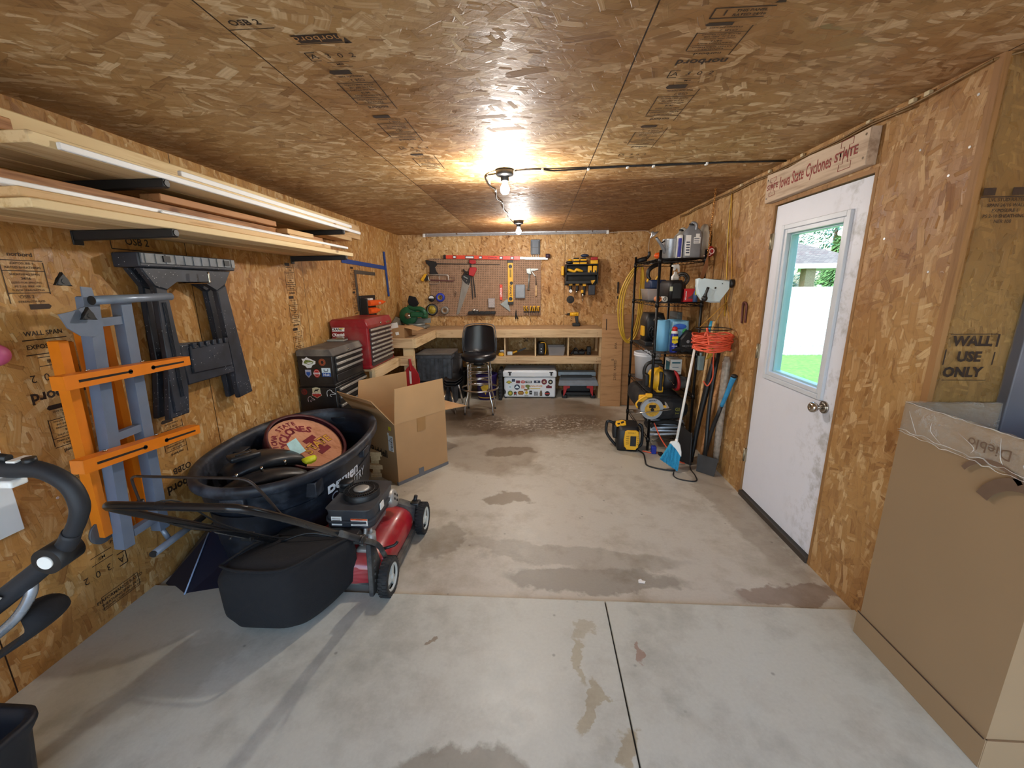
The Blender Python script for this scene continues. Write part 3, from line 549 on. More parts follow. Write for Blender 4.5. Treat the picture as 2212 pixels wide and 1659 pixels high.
# ---------------- stroller
m_foam=plain('black_foam','#1d2026',.6,bump=.05); m_fab=plain('black_fabric','#0e0f14',.9,bump=.3); m_alu=plain('silver_tube','#b4bcc6',.28,.8)
t=thing('stroller','black stroller with curved foam handle and silver frame, cut off by the left edge','stroller',(.45,.8,.0))
b=MB(); b.tube([(.50,.87,1.155),(.62,.885,1.145),(.72,.895,1.130),(.80,.90,1.122),(.862,.90,1.085),(.878,.90,1.03),(.862,.90,.985),(.835,.90,.945)],[.024,.027,.025,.021,.021,.021,.0195,.019],16,6); b.build('handle_grip',m_foam,t)
b=MB(); b.tube([(.62,.88,1.165),(.66,.885,1.168),(.735,.89,1.158)],.010,10,4); b.cyl((.775,.90,1.14),(.775,.90,1.156),.014,n=16); b.build('hand_strap',m_blk,t)
b=MB(); b.box(.69,.745,.87,.91,1.083,1.103,.006); b.build('white_clip',m_wht,t); b=MB(); b.box(.735,.76,.88,.92,1.148,1.154,.002); b.build('white_clip',m_wht,t)
b=MB(); b.tube([(.835,.90,.947),(.80,.90,.90),(.72,.89,.835),(.60,.87,.745),(.48,.85,.66)],[.021,.023,.025,.027,.028],16,4); b.build('frame_tube',m_foam,t)
b=MB(); Mj=frame((.79,.885,.888),(.9,.25,.2),(0,-.1,1)); b.cyl((.782,.93,.885),(.79,.862,.883),.036,n=28); b.build('joint',m_blk,t)
b=MB(); b.cyl((.79,.864,.883),(.791,.857,.883),.0175,n=24); b.build('button',m_wht,t)
b=MB(); b.tube([(.66,.885,.815),(.685,.89,.795),(.68,.885,.76),(.64,.87,.70),(.57,.85,.64),(.48,.83,.57)],.013,14,6); b.build('silver_arc',m_alu,t)
b=MB(); ring=lambda x,z,dx,dz:[(x-.0,.80,z),(x+dx,.84,z-dz*.2),(x+dx,.96,z-dz*.2),(x,1.02,z),(x-dx*.6,.98,z-dz),(x-dx*.6,.84,z-dz)]
b.T=Matrix.Translation((-.045,0,-.085)); b.rings([[(.69,.86,.80),(.71,.95,.785),(.66,1.0,.80),(.60,.9,.79)],[(.735,.86,.755),(.75,.95,.745),(.70,1.02,.74),(.64,.9,.70)],[(.70,.86,.715),(.71,.95,.71),(.62,1.02,.70),(.58,.9,.66)],[(.50,.84,.59),(.52,.96,.58),(.42,1.02,.58),(.42,.86,.50)],[(.36,.82,.52),(.36,.95,.50),(.3,1.0,.5),(.3,.84,.40)]],sm=True); b.build('seat_back',m_fab,t,sub=2)
b=MB(); b.text('Baby',frame((.60,.833,.70),(.8,-.02,.62),(-.5,0,.85)),.05,.0); b.build('lettering',m_wht,t,norm=False)
b=MB(); b.prism([(.52,.79),(.60,.80),(.66,.785),(.58,.72),(.50,.70)],0,.004,frame((0,.845,0),(1,0,0),(0,0,1))); b.build('label_patch',m_wht,t)
# wheels/lower frame rest on the floor (mostly out of frame)
for x,y in ((.10,.30),(.10,.02)):
    b=MB(); b.torus((x,y,.125),.09,.02,(1,0,0)); b.build('wheel',m_blk,t)
    b=MB(); b.tube([(x,y,.125),(.16,.45,.40),(.30,.82,.50),(.44,.845,.59)],.012); b.build('leg_tube',m_alu,t)
# ---------------- black bin lower left
m_bin=plain('bin_black','#14161d',.55,bump=.05)
b=MB(); rr=[]
def rrect(x0,x1,y0,y1,z,r,n=5):
    P=[]
    for cx,cy,a0 in ((x1-r,y1-r,0),(x0+r,y1-r,90),(x0+r,y0+r,180),(x1-r,y0+r,270)):
        for i in range(n+1): a=R(a0+90*i/n); P.append((cx+r*math.cos(a),cy+r*math.sin(a),z))
    return P
S=[(x0+.02,x1+.02,y0,y1,z,r) for x0,x1,y0,y1,z,r in ((.21,.53,.47,.87,.015,.05),(.19,.555,.44,.89,.30,.05),(.175,.57,.43,.905,.335,.055),(.175,.57,.43,.905,.352,.055),(.195,.55,.45,.885,.352,.045),(.20,.545,.455,.88,.30,.045),(.225,.52,.48,.86,.03,.04))]
b.rings([rrect(*s) for s in S]); single(b,'storage_bin',m_bin,'open black bin on the floor at the lower left corner','bin',(.37,.67,.014))
# ---------------- black shovel blade by the wall
t=thing('snow_shovel','dark blue-black shovel blade lying on the floor between the wall and the mower','shovel',(.2,1.95,.0))
N=NT('shovel_plastic'); N.set(Base_Color=col('#10182b'),Roughness=.35); m_shv=N.m
b=MB(); b._add([(.03,1.84,.0),(.22,1.74,.0),(.41,1.80,.0),(.03,2.25,.16),(.17,2.02,.20),(.44,2.15,.18)],[(0,1,4,3),(1,2,5,4)]); b.build('blade',m_shv,t,solid=.006)
b=MB(); b.tube([(.218,1.745,.008),(.205,1.84,.085),(.172,2.015,.204)],.004,8); b.build('rib',plain('crease_highlight','#8fa3c4',.3),t)  # pale line on the blade crease, a highlight modelled as a tube
b=MB(); b.tube([(.10,2.13,.17),(.045,2.4,.22),(.035,3.1,.36)],.014,10); b.build('handle',m_blk,t)
# ---------------- stock tank with its contents
N=NT('tub_plastic'); o=N.obj(); n1=N.noise(o,6,6,.7); n2=N.noise(N.n('Mapping',{0:o,3:(1,1,5)}).outputs[0],4,5,.65)
N.set(Base_Color=N.mix(N.math('MULTIPLY',N.ramp(n1,[(.5,(0,0,0)),(.72,(1,1,1))]),.45),N.ramp(n2,[(.35,'#12151b'),(.7,'#222936')]),col('#66707f')),Roughness=N.math('MULTIPLY_ADD',n1,.35,.28)); m_tub=N.m
TC=Vector((.506,2.44,0)); TR=1.640-PI/2
def oval(a,b_,z,n=64,e=2.2):
    P=[]
    for i in range(n):
        t=2*PI*i/n; c,s=math.cos(t),math.sin(t); x=b_*math.copysign(abs(c)**(2/e),c); y=a*math.copysign(abs(s)**(2/e),s)
        P.append((x,y,z))
    return P
t=thing('stock_tank','large oval black plastic stock tank against the left wall','tub',TC,TR)
b=MB(); H_=.62
b.rings([oval(.555,.325,.0),oval(.57,.34,.012),oval(.60,.365,.20),oval(.607,.370,.21),oval(.635,.395,.46),oval(.648,.405,.475),oval(.66,.415,.555),
   oval(.685,.438,.560),oval(.70,.45,.575),oval(.702,.452,.600),oval(.695,.445,.618),oval(.68,.43,.622),oval(.662,.412,.615),oval(.650,.400,.590),oval(.640,.390,.50),oval(.595,.352,.21),oval(.55,.32,.03)],sm=True)
body=b.build('tank_body',m_tub,t,world=False)
for q_ in ((.34,.44,-.05,.05,.50,.552),(-.44,-.34,-.05,.05,.50,.552),(-.06,.06,-.68,-.64,.50,.556),(-.06,.06,.64,.68,.50,.556),(.26,.335,-.50,-.41,.465,.552)): b=MB(); b.box(*q_,.006); b.build('rim_lug',m_tub,body,world=False)
b=MB(); b.tube([(.0,.60,.20),(.1,.6,.35),(.2,.5,.36),(.25,.35,.34),(.26,.2,.30)],.01,8,4) if False else None
b.rings([oval(.645,.398,.44),oval(.628,.382,.432),oval(.612,.368,.44)],cap=False); b.build('inner_ledge',m_tub,body,world=False)
# white lettering on the side towards the mower
def side(ang,z,off=.004):   # point on the tank side in local space at polar parameter
    k=(z-.21)/(.46-.21); a=.607+(.635-.607)*k+off; b_=.370+(.395-.370)*k+off; e=2.2
    c,s=math.cos(ang),math.sin(ang); return Vector((b_*math.copysign(abs(c)**(2/e),c),a*math.copysign(abs(s)**(2/e),s),z))
def wrap_text(b,txt,size,z0,a0,bold,flip=1):
    # bend text around the side: map text x to angle, y to height
    bb=MB(); bb.text(txt,Matrix.Identity(4),size,bold,al='LEFT'); s_=[]; ang=a0; 
    for v in bb.bm.verts:
        # integrate arc length
        x=v.co.x; a=a0; step=.01; L=0; p=side(a,z0)
        while L<x and step>0:
            q=side(a+step,z0); d=(q-p).length; L+=d; a+=step; p=q
        a-= (L-x)/max(d,1e-6)*step if x>0 else 0
        v.co=side(a,z0+v.co.y)
    me=bpy.data.meshes.new('x'); bb.bm.to_mesh(me); bb.bm.free(); b.bm.from_mesh(me); bpy.data.meshes.remove(me)
b=MB(); wrap_text(b,'Behlen',.118,.455,-.60,.030); b.build('brand_lettering',plain('letter_white','#dfe8f2',.5,var=.02),body,world=False,norm=False,label='white lettering')
b=MB(); wrap_text(b,'COUNTRY',.084,.375,-.55,.004); b.build('brand_lettering',plain('letter_white2','#c3cfdd',.5,var=.02),body,world=False,norm=False,label='thin white lettering')
# ---- round wooden sign leaning in the tank
n_=Vector((.515,-.187,.8366)).normalized(); up=Vector((-.8414,.0764,.535)); up=(up-n_*up.dot(n_)).normalized(); rt=up.cross(n_).normalized()
cS=Vector((.405,2.70,.485)); MS=Matrix((rt,up,n_)).transposed().to_4x4(); MS.translation=cS
m_mar=plain('maroon_stain','#4a161c',.5,var=.3); m_barrel=wood('barrel_face','#d8a07c','#bf8159',0,.8,.6,knots=False); m_maro=plain('maroon_paint','#7c1d2c',.6); m_gold=plain('gold_paint','#dca83a',.6)
t=thing('barrel_head_sign','round wooden college sign with a dark maroon rim standing in the stock tank','sign',cS)
b=MB(); b.T=MS; b.lathe([(.250,-.05),(.268,-.05),(.272,.03),(.262,.036),(.250,.03)],56,cap=False); b.rings([[(.25*math.cos(i/56*2*PI),.25*math.sin(i/56*2*PI),z) for i in range(56)] for z in (-.05,-.045)]); b.build('hoop',m_mar,t)
b=MB(); b.T=MS; b.cyl((0,0,-.02),(0,0,-.002),.251,n=56); face=b.build('face',m_barrel,t)
def arc(b,txt,r,size,a0,da,bold,Mx,sx=1):
    n=len(txt)
    for i,ch in enumerate(txt):
        a=a0-da*(i-(n-1)/2); b.text(ch,Mx@Matrix.Translation((r*math.sin(-a+PI/2) if False else r*math.cos(a),r*math.sin(a),0))@Matrix.Rotation(a-PI/2,4,'Z'),size,bold,sx=sx)
MT=MS@Matrix.Translation((0,0,-.0008))
b=MB(); arc(b,'IOWA STATE',.205,.050,PI*.60,.165,.035,MT); b.build('lettering',m_maro,face,norm=False,label='small maroon arched lettering')
b=MB(); arc(b,'CYCLONES',.142,.082,PI*.55,.33,.045,MT); b.build('lettering',m_maro,face,norm=False,label='large maroon arched lettering')
def ibeam(s): return [(-.5*s,.5*s),(.5*s,.5*s),(.5*s,.28*s),(.2*s,.28*s),(.2*s,-.28*s),(.5*s,-.28*s),(.5*s,-.5*s),(-.5*s,-.5*s),(-.5*s,-.28*s),(-.2*s,-.28*s),(-.2*s,.28*s),(-.5*s,.28*s)]
b=MB(); b.prism([(x*.62,y) for x,y in ibeam(.17)],0,.001,MT@Matrix.Translation((.045,-.055,0))); b.build('emblem',m_maro,face,norm=False,label='maroon letter I')
b=MB(); arc(b,'STATE',.60,.085,PI/2+.0,.085,.06,MT@Matrix.Translation((.05,-.655,.0013))); b.build('lettering',m_maro,face,norm=False)
b=MB(); arc(b,'STATE',.60,.085,PI/2+.0,.085,.025,MT@Matrix.Translation((.05,-.655,.0018))); b.build('lettering',m_gold,face,norm=False,label='gold lettering over the maroon I')
# ---- black plastic shells in the tank
m_shell=plain('shell_black','#191c22',.38,var=.15,dust=.15)
def cradle(name,label,c,rot,L,Wd,hh,arch):
    t=thing(name,label,'plastic guard',c,rot)
    b=MB(); b.rings([[(-L/2+L*i/14,0+sy*Wd*(.35+.15*math.sin(PI*i/14)),arch*math.sin(PI*i/14)**.7+zz) for sy,zz in ((-1,0),(-.9,.02),(0,.035),(.9,.02),(1,0),(.8,-hh*.4),(-.8,-hh*.4))] for i in range(15)]); b.build('shell',m_shell,t,world=False)
    return t
t=cradle('plastic_fender','curved black plastic guard with a yellow-green note on its end, in the tank',(.40,2.24,.50),(0,.05,.95),.44,.24,.10,.07)
b=MB(); b.prism([(-.055,.03),(.0,.06),(.05,-.03),(-.02,-.06)],0,.002,frame((.52,2.40,.575),(.8,.55,-.05),(-.45,.2,.85))); b.build('paper_note',plain('note_paper','#bfe0d8',.7,var=.1,sc=40),t,label='pale green paper note')
b=MB(); b.box(-.18,-.02,-.04,.05,.09,.125,.012); b.tube([(-.15,-.02,.128),(-.12,-.03,.135),(-.07,-.02,.135),(-.06,.03,.128)],.004,8,3); b.build('latch',m_steel if False else m_shell,t,world=False)
t=cradle('plastic_fender','lower arched black plastic guard nearer the mower handle, in the tank',(.50,2.06,.455),(0,-.05,.75),.48,.15,.05,.075)
b=MB(); 
for x in (-.10,.02,.14): b.cyl((x,.0,.05+.06),(x,0,.135),.007,n=10)
b.box(-.15,.15,-.02,.05,.02,.05,.01); b.build('bolt',m_steel,t,world=False)
b=MB(); b.rings([[(.66,2.22,.53),(.72,2.30,.535),(.70,2.33,.50),(.64,2.25,.50)],[(.62,2.27,.57),(.68,2.34,.575),(.67,2.36,.55),(.60,2.29,.54)],[(.59,2.29,.53),(.64,2.36,.53),(.63,2.37,.50),(.58,2.31,.50)]]); single(b,'yellow_wrapper',plain('bright_yellow','#dbe024',.5),'crumpled bright yellow wrapper beside the note in the tank','wrapper',sub=1)
b=MB(); b.rings([oval(.46,.26,.04),oval(.46,.26,.28),oval(.38,.20,.32)]); b.bm.transform(Matrix.Translation(TC)@Matrix.Rotation(TR,4,'Z')); single(b,'dark_tarp',plain('tarp_black','#0b0c0f',.9,bump=.4),'dark bundled tarp at the bottom of the stock tank','tarp')
# ---------------- lawn mower
m_red=plain('mower_red','#9d1626',.3,var=.12,spec=.6,coat=.4,dust=.25); m_eng=plain('engine_cover','#33363c',.42,var=.1,dust=.2); m_rub=plain('tyre_rubber','#16171a',.8,dust=.15,bump=.2); m_hub=plain('hub_grey','#c3c8c4',.4); m_cast=plain('cast_alloy','#a9a7a2',.45,.5); m_bag=plain('bag_fabric','#131418',.9,bump=.35,sc=30); m_gun=plain('handle_black','#1b1c20',.25,.3,spec=.6); m_dusty=plain('dusty_black','#2b2c2f',.7,dust=.6)
t=thing('lawn_mower','red push lawn mower with black engine cover and grass bag beside the stock tank','lawn mower',(1.02,2.1,0))
def wheel(x,y,s):
    b=MB(); prof=[(.072,-.024),(.094,-.024),(.100,-.016),(.1005,0),(.100,.016),(.094,.024),(.072,.024)]
    R_=Matrix.Translation((x,y,.1005))@Matrix.Rotation(PI/2,4,'Y'); b.T=R_; b.lathe(prof+[prof[0]],40,cap=False)
    for i in range(30):
        a=2*PI*i/30; b.T=R_@Matrix.Rotation(a,4,'Z'); b.box(.098,.1025,-.004,.004,-.022,.0); b.T=R_@Matrix.Rotation(a+PI/30,4,'Z'); b.box(.098,.1025,-.004,.004,.0,.022)
    w=b.build('wheel',m_rub,t)
    b=MB(); b.T=R_; o_=s*.010
    b.lathe([(.062,o_-.012),(.073,o_-.01),(.073,o_+.012),(.066,o_+.012),(.060,o_+.004)],36,cap=False); b.cyl((0,0,-.02),(0,0,.02),.062,n=30) if False else None
    b.cyl((0,0,o_-.022),(0,0,o_+.016),.014,n=16); b.cyl((0,0,-.006),(0,0,-.004),.064,n=30)
    for k in range(3):
        b.T=R_@Matrix.Rotation(2*PI*k/3+.5,4,'Z'); b.rings([[(.008,-.016,o_-.004),(.008,.016,o_-.004),(.008,.016,o_+.010),(.008,-.016,o_+.010)],[(.064,-.011,o_-.004),(.064,.018,o_-.004),(.064,.018,o_+.006),(.064,-.011,o_+.006)]],sm=False)
    b.build('hub',m_hub,w)
for x,y,s in ((1.285,1.83,1),(.745,1.83,-1),(1.31,2.39,1),(.75,2.39,-1)): wheel(x,y,s)
def sect(y,xs,zs): return [(x,y,z) for x,z in zip(xs,zs)]
b=MB(); c=1.015
ys=[(1.80,.24,.155),(1.86,.25,.205),(1.95,.255,.225),(2.10,.26,.235),(2.25,.26,.235),(2.37,.25,.215),(2.45,.21,.16),(2.49,.16,.10)]
b.rings([[(c-w,y,.055),(c-w-.005,y,h*.55+.03),(c-w*.86,y,h*.93),(c-w*.62,y,h*1.0),(c,y,h*1.06),(c+w*.62,y,h*1.0),(c+w*.86,y,h*.93),(c+w+.005,y,h*.55+.03),(c+w,y,.055),(c+w*.7,y,.05),(c-w*.7,y,.05)] for y,w,h in ys]); b.build('deck',m_red,t,sub=1)
b=MB(); b.rings([[(c-w,y,.05),(c-w,y,.085),(c+w,y,.085),(c+w,y,.05)] for y,w in ((1.82,.262),(2.0,.272),(2.3,.272),(2.43,.235),(2.52,.16))],sm=False); b.build('deck_skirt',m_dusty,t)
b=MB(); b.rings([[(c-w,y,z),(c-w*.6,y,z+.03),(c,y,z+.036),(c+w*.6,y,z+.03),(c+w,y,z),(c+w,y,z-.09),(c-w,y,z-.09)] for y,w,z in ((2.33,.262,.205),(2.40,.262,.20),(2.47,.235,.16),(2.53,.18,.11))]); b.build('front_guard',m_dusty,t)
b=MB(); b._add([(1.235,2.40,.2),(1.262,2.34,.205),(1.268,2.40,.165),(1.25,2.45,.16)],[(0,1,2,3)]) ; b.prism([(-.03,-.02),(.03,-.02),(.03,.02),(-.03,.02)],0,.001,frame((1.258,2.40,.196),(0,1,-.3),(-.6,0,.8))); b.build('warning_label',plain('label_yellow','#e0c22c',.5,var=.5,sc=60),t,label='white and yellow warning label')
# engine
b=MB(); b.box(.90,1.14,1.98,2.24,.20,.34,.02); b.cyl((1.02,2.1,.2),(1.02,2.1,.27),.12,n=26); b.build('engine_block',m_cast,t)
b=MB(); b.rings([rrect(.925,1.182,1.92,2.27,z,r) for z,r in ((.315,.05),(.325,.055),(.395,.055),(.415,.045),(.422,.03))]); b.rings([rrect(.915,1.192,1.91,2.28,z,.06) for z in (.348,.352,.358,.362)]); b.build('engine_cover',m_eng,t)
b=MB(); ctr=(1.065,2.09); o_=(ctr[0],ctr[1],0); b.lathe([(.098,.415),(.098,.448),(.092,.455)],40,o_,cap=False)
for i in range(44): 
    b.T=Matrix.Translation((ctr[0],ctr[1],0))@Matrix.Rotation(2*PI*i/44,4,'Z'); b.box(.045,.096,-.003,.003,.450,.458)
b.T=Matrix.Identity(4)
for z,r in ((.455,.094),(.457,.070),(.458,.047)): b.torus((ctr[0],ctr[1],z),r,.003,n=40,m=6)
b.cyl((ctr[0],ctr[1],.42),(ctr[0],ctr[1],.447),.09,n=36); b.build('recoil_grille',m_blk,t)
b=MB(); b.lathe([(.043,.448),(.043,.462),(.034,.467),(.001,.468)],30,o_); b.build('grille_cap',m_cast,t)
b=MB(); b.lathe([(.045,.395),(.045,.428),(.036,.432),(.036,.437),(.040,.439),(.041,.463),(.036,.470),(.001,.471)],26,(.945,2.16,0)); b.build('fuel_cap',m_blk,t)
b=MB(); b.box(.965,1.02,1.915,1.919,.335,.385) ; b.box(1.07,1.16,1.9145,1.919,.335,.375); b.box(1.186,1.1905,2.03,2.08,.36,.40); b.build('maker_label',m_wht,t,label='white printed label')
b=MB(); b.box(1.07,1.16,1.9135,1.9145,.367,.376); b.build('label_stripe',plain('warn_orange','#d8572a',.5),t)
b=MB(); b.text('CAUTION',FX(1.1175,1.9128,.371),.008,.02)
for i in range(4): b.box(1.08,1.155,1.9136,1.914,.340+.006*i,.342+.006*i); b.box(.97,1.015,1.9140,1.9145,.345+.009*i,.348+.009*i)
b.build('label_print',m_ink,t,norm=False)
b=MB(); b.T=Matrix.Translation((1.19,2.22,.335))@Matrix.Rotation(R(75),4,'Y'); b.lathe([(.001,-.06),(.05,-.06),(.055,-.01),(.052,.01),(.035,.02),(.001,.02)],30); b.build('muffler_guard',m_cast,t)
b=MB(); b.T=Matrix.Translation((1.19,2.22,.335))@Matrix.Rotation(R(75),4,'Y')
for k in range(4): b.T=Matrix.Translation((1.19,2.22,.335))@Matrix.Rotation(R(75),4,'Y')@Matrix.Rotation(k*PI/2,4,'Z'); b.cyl((.02,.0,.019),(.02,0,.0215),.008,n=10)
b.build('guard_slot',m_dark,t)
b=MB(); b.cyl((1.17,1.93,.22),(1.17,1.93,.29),.022,n=16); b.cyl((1.17,1.93,.29),(1.17,1.93,.315),.012,.004,10); b.box(1.10,1.20,1.87,1.95,.20,.225,.01); b.tube([(1.13,1.95,.33),(1.135,1.93,.28),(1.12,1.90,.23)],.012,8,3); b.build('carburettor',m_cast,t)
# handle: U bend of tube rising towards the viewer end
P=lambda x,y:(x,y,.364+(1.73-y)*.836)
b=MB(); b.tube([P(1.245,1.80),P(1.245,1.62),P(1.24,1.3),P(1.235,1.12),P(1.20,1.035),P(1.12,1.025),P(.88,1.025),P(.79,1.035),P(.765,1.12),P(.76,1.3),P(.755,1.62),P(.755,1.80)],.0125,14,5); b.build('handle',m_gun,t)
for x in (1.262,.738): b=MB(); b.tube([P(x,1.45),P(x,1.60),P(x,1.78),(x,1.86,.20)],.013,12,3); b.build('lower_handle',m_dusty,t)
b=MB()
for x,s in ((1.26,1),(.74,-1)):
    b.cyl((x-.02,1.60,P(0,1.6)[2]),(x+.02,1.60,P(0,1.6)[2]),.016,n=12); b.box(x-.022,x+.026,1.585,1.62,P(0,1.6)[2]-.02,P(0,1.6)[2]+.012,.004); b.tube([(x+s*.02,1.6,P(0,1.6)[2]),(x+s*.034,1.57,P(0,1.6)[2]+.03),(x+s*.032,1.54,P(0,1.6)[2]+.02)],.006,8,3)
b.build('handle_clamp',m_blk,t)
b=MB(); b.tube([(1.232,1.16,.85),(1.232,1.10,.95),(1.232,1.07,.995),(1.222,1.06,1.018),(1.20,1.058,1.028),(1.15,1.062,1.028),(.85,1.11,1.004),(.81,1.12,1.0),(.775,1.135,.985),(.768,1.14,.96),(.768,1.15,.875)],.0042,8,5); b.build('bail_bar',plain('bail_rust','#332a27',.5,.4),t)
b=MB(); b.cyl((.768,1.15,.868),(.768,1.15,.90),.010,n=10); b.tube([(.772,1.15,.88),(.80,1.25,.84),(.775,1.45,.62),(.80,1.7,.40),(.85,1.85,.30)],.0035,6,5); b.tube([(.76,1.20,.80),(.775,1.3,.70),(.77,1.5,.56),(.78,1.72,.38)],.003,6,5); b.build('control_cable',m_blk,t)
for x,s in ((1.225,1),(.775,-1)):   # height brackets
    b=MB(); b.prism([(1.74,.05),(1.87,.05),(1.88,.13),(1.80,.33),(1.76,.34),(1.755,.30)],-.012,.012,frame((x,0,0),(0,1,0),(0,0,1)),.003)
    for i in range(5): b.cyl((x+.012*s,1.772+.004*i,.12+.035*i),(x+.018*s,1.772+.004*i,.12+.035*i),.007,n=8)
    b.build('height_bracket',m_dusty,t)
b=MB(); b.tube([(1.24,1.87,.23),(1.30,1.90,.235),(1.315,1.915,.25)],.008,8,2); b.box(1.24,1.30,2.36,2.42,.12,.22,.01); b.tube([(1.26,2.40,.2),(1.27,2.41,.25)],.012,8); b.build('height_lever',m_blk,t)
# bag
b=MB(); secs=[]
for y,x0,x1,z0,z1,r in ((1.475,.68,.94,.10,.335,.07),(1.50,.635,.985,.045,.365,.08),(1.56,.625,1.02,.022,.385,.08),(1.68,.66,1.07,.028,.365,.07),(1.80,.70,1.11,.05,.335,.06),(1.88,.74,1.14,.10,.315,.05)):
    rnd=random.Random(int(y*100)); P_=rrect(x0,x1,z0,z1,0,r,5); secs.append([(px+rnd.uniform(-.004,.004),y+rnd.uniform(-.006,.006)+ (0.0 if pz>.2 else .03*(1-pz/.2)),pz+(rnd.uniform(-.010,.008) if pz<.12 else 0)) for px,pz,_ in P_])
b.rings(secs); b.build('grass_bag',m_bag,t,sub=2)
b=MB(); b.tube([(.655,1.52,.372),(.75,1.492,.372),(.90,1.49,.374),(.985,1.52,.378),(1.045,1.66,.362),(1.10,1.84,.318)],.006,8,5); b.tube([(.655,1.52,.372),(.69,1.7,.362),(.74,1.86,.318)],.006,8,4); b.build('bag_piping',m_bag,t)
b=MB(); b.tube([(.80,1.74,.352),(.92,1.77,.38),(1.04,1.80,.345)],.006,8,5); b.box(.72,1.14,1.82,1.88,.315,.337,.008); b.prism([(1.82,.33),(1.90,.33),(1.93,.24),(1.91,.23),(1.85,.30)],-.2,.2,frame((.93,0,0),(0,1,0),(0,0,1)),.004); b.build('rear_flap',m_blk,t)
# ---------------- open cardboard box beside the tank
m_card=plain('cardboard','#a8835a',.85,var=.06,sc=5); m_card_in=plain('cardboard_inside','#b08c62',.85,var=.06,sc=5); m_tape=plain('brown_tape','#9a7448',.35,var=.05); m_gtape=plain('duct_tape','#6d6f74',.4,.2)
P1=Vector((.938,3.02,0)); ua=Vector((.588,.809,0)); ub=Vector((-.809,.588,0)); Wb,Lb,Hb=.525,.53,.515
t=thing('cardboard_box','big open cardboard box with flaps up and grey tape along its bottom edge','box',P1+ua*.26+ub*.28)
MB1=frame(P1,ua,ub,); MB1=Matrix((ua,ub,Vector((0,0,1)))).transposed().to_4x4(); MB1.translation=P1
b=MB(); b.T=MB1; th=.006; b.box(0,Wb,0,th,0,Hb); b.box(0,Wb,Lb-th,Lb,0,Hb); b.box(0,th,th,Lb-th,0,Hb); b.box(Wb-th,Wb,th,Lb-th,0,Hb); b.box(th,Wb-th,th,Lb-th,0,.008)
body=b.build('box_body',m_card,t)
def flap(p,q,out,up,L,nm='flap',inset=.02):  # hinge p->q, extends by L along direction out*sin+up*cos
    d=(out+up*1.0); p=Vector(p);q=Vector(q); e=(q-p).normalized(); v=d.normalized()*L; n=e.cross(v).normalized()*.0028
    b=MB(); b.T=MB1; A=[p,q,q+v-e*inset,p+v+e*inset]; V=[a-n for a in A]+[a+n for a in A]
    b._add(V,[(3,2,1,0),(4,5,6,7),(0,1,5,4),(1,2,6,5),(2,3,7,6),(3,0,4,7)]); return b.build(nm,m_card_in,t)
Z=Vector((0,0,1)); X=Vector((1,0,0)); Y=Vector((0,1,0))
flap((0,0,Hb),(Wb,0,Hb),-Y*.02,Z,.285)            # towards the camera-right face
f2=flap((0,Lb,Hb),(0,0,Hb),-X*.60,Z*.80,.285)     # left face, leaning out
flap((Wb,Lb,Hb),(0,Lb,Hb),-Y*.1,Z,.285)
flap((Wb,0,Hb),(Wb,Lb,Hb),X*1.,Z*-.12,.28)
b=MB(); b.T=MB1; b.box(.215,.30,-.0035,.001,.40,Hb) ; b.build('clear_tape',m_tape,body); b=MB(); b.T=MB1; b.box(.0,.53,-.003,.003,.0,.028); b.box(-.0035,.0,-.002,.02,0,.028); b.box(.205,.255,-.0032,.0,.0,.075); b.build('duct_tape',m_gtape,body,label='grey duct tape')
b=MB(); b.T=MB1; b.box(-.002,.0,.035,.10,.28,.41); b.box(-.002,.0,.085,.105,.41,.43); b.build('shipping_label',m_wht,body,label='white shipping label')
b=MB(); b.T=MB1
rnd=random.Random(5)
for i in range(9): 
    z=.29+.0125*i; b.box(-.003,-.0015,.042,.09-.03*rnd.random(),z,z+(.008 if i in (2,5) else .004))
b.text('Riddell',Matrix.Translation((-.003,.24,.235))@frame((0,0,0),(0,-1,0),(0,0,1)),.085,.03); b.build('print',m_ink,body,norm=False,label='black printed lettering')
b=MB(); b.T=MB1; b.box(-.002,.0,.055,.085,.455,.485); b.build('sticker',plain('sticker_yellow','#d8cc2c',.5),body,label='small yellow sticker')
b=MB(); b.T=MB1@Matrix.Translation((0,0,Hb)); v=Vector((-.6,0,.8)); M_=frame((-.0035,0,0),(0,-1,0),(-.6,0,.8)); b.prism([(-.50,.19),(-.03,.19),(-.03,.235),(-.50,.235)],.0005,.0012,M_); b.build('brown_tape',m_tape,f2)
# short wood offcuts behind the box
for i,(z,dx) in enumerate(((.0,0),(.039,.012),(.078,-.01),(.117,.016),(.156,.002),(.195,-.014))):
    b=MB(); b.T=Matrix.Translation((.74+dx*.5,3.30+dx,z))@Matrix.Rotation(.1*math.sin(i*2),4,'Z'); b.box(-.09,.05,-.14,.10,0,.037,.002); 
    single(b,'wood_offcut',m_pine3,'short pale offcut in the stack beside the tank, '+['lowest','second from the floor','third from the floor','fourth from the floor','fifth from the floor','topmost'][i],'wood block',group='offcuts stacked behind the cardboard box')
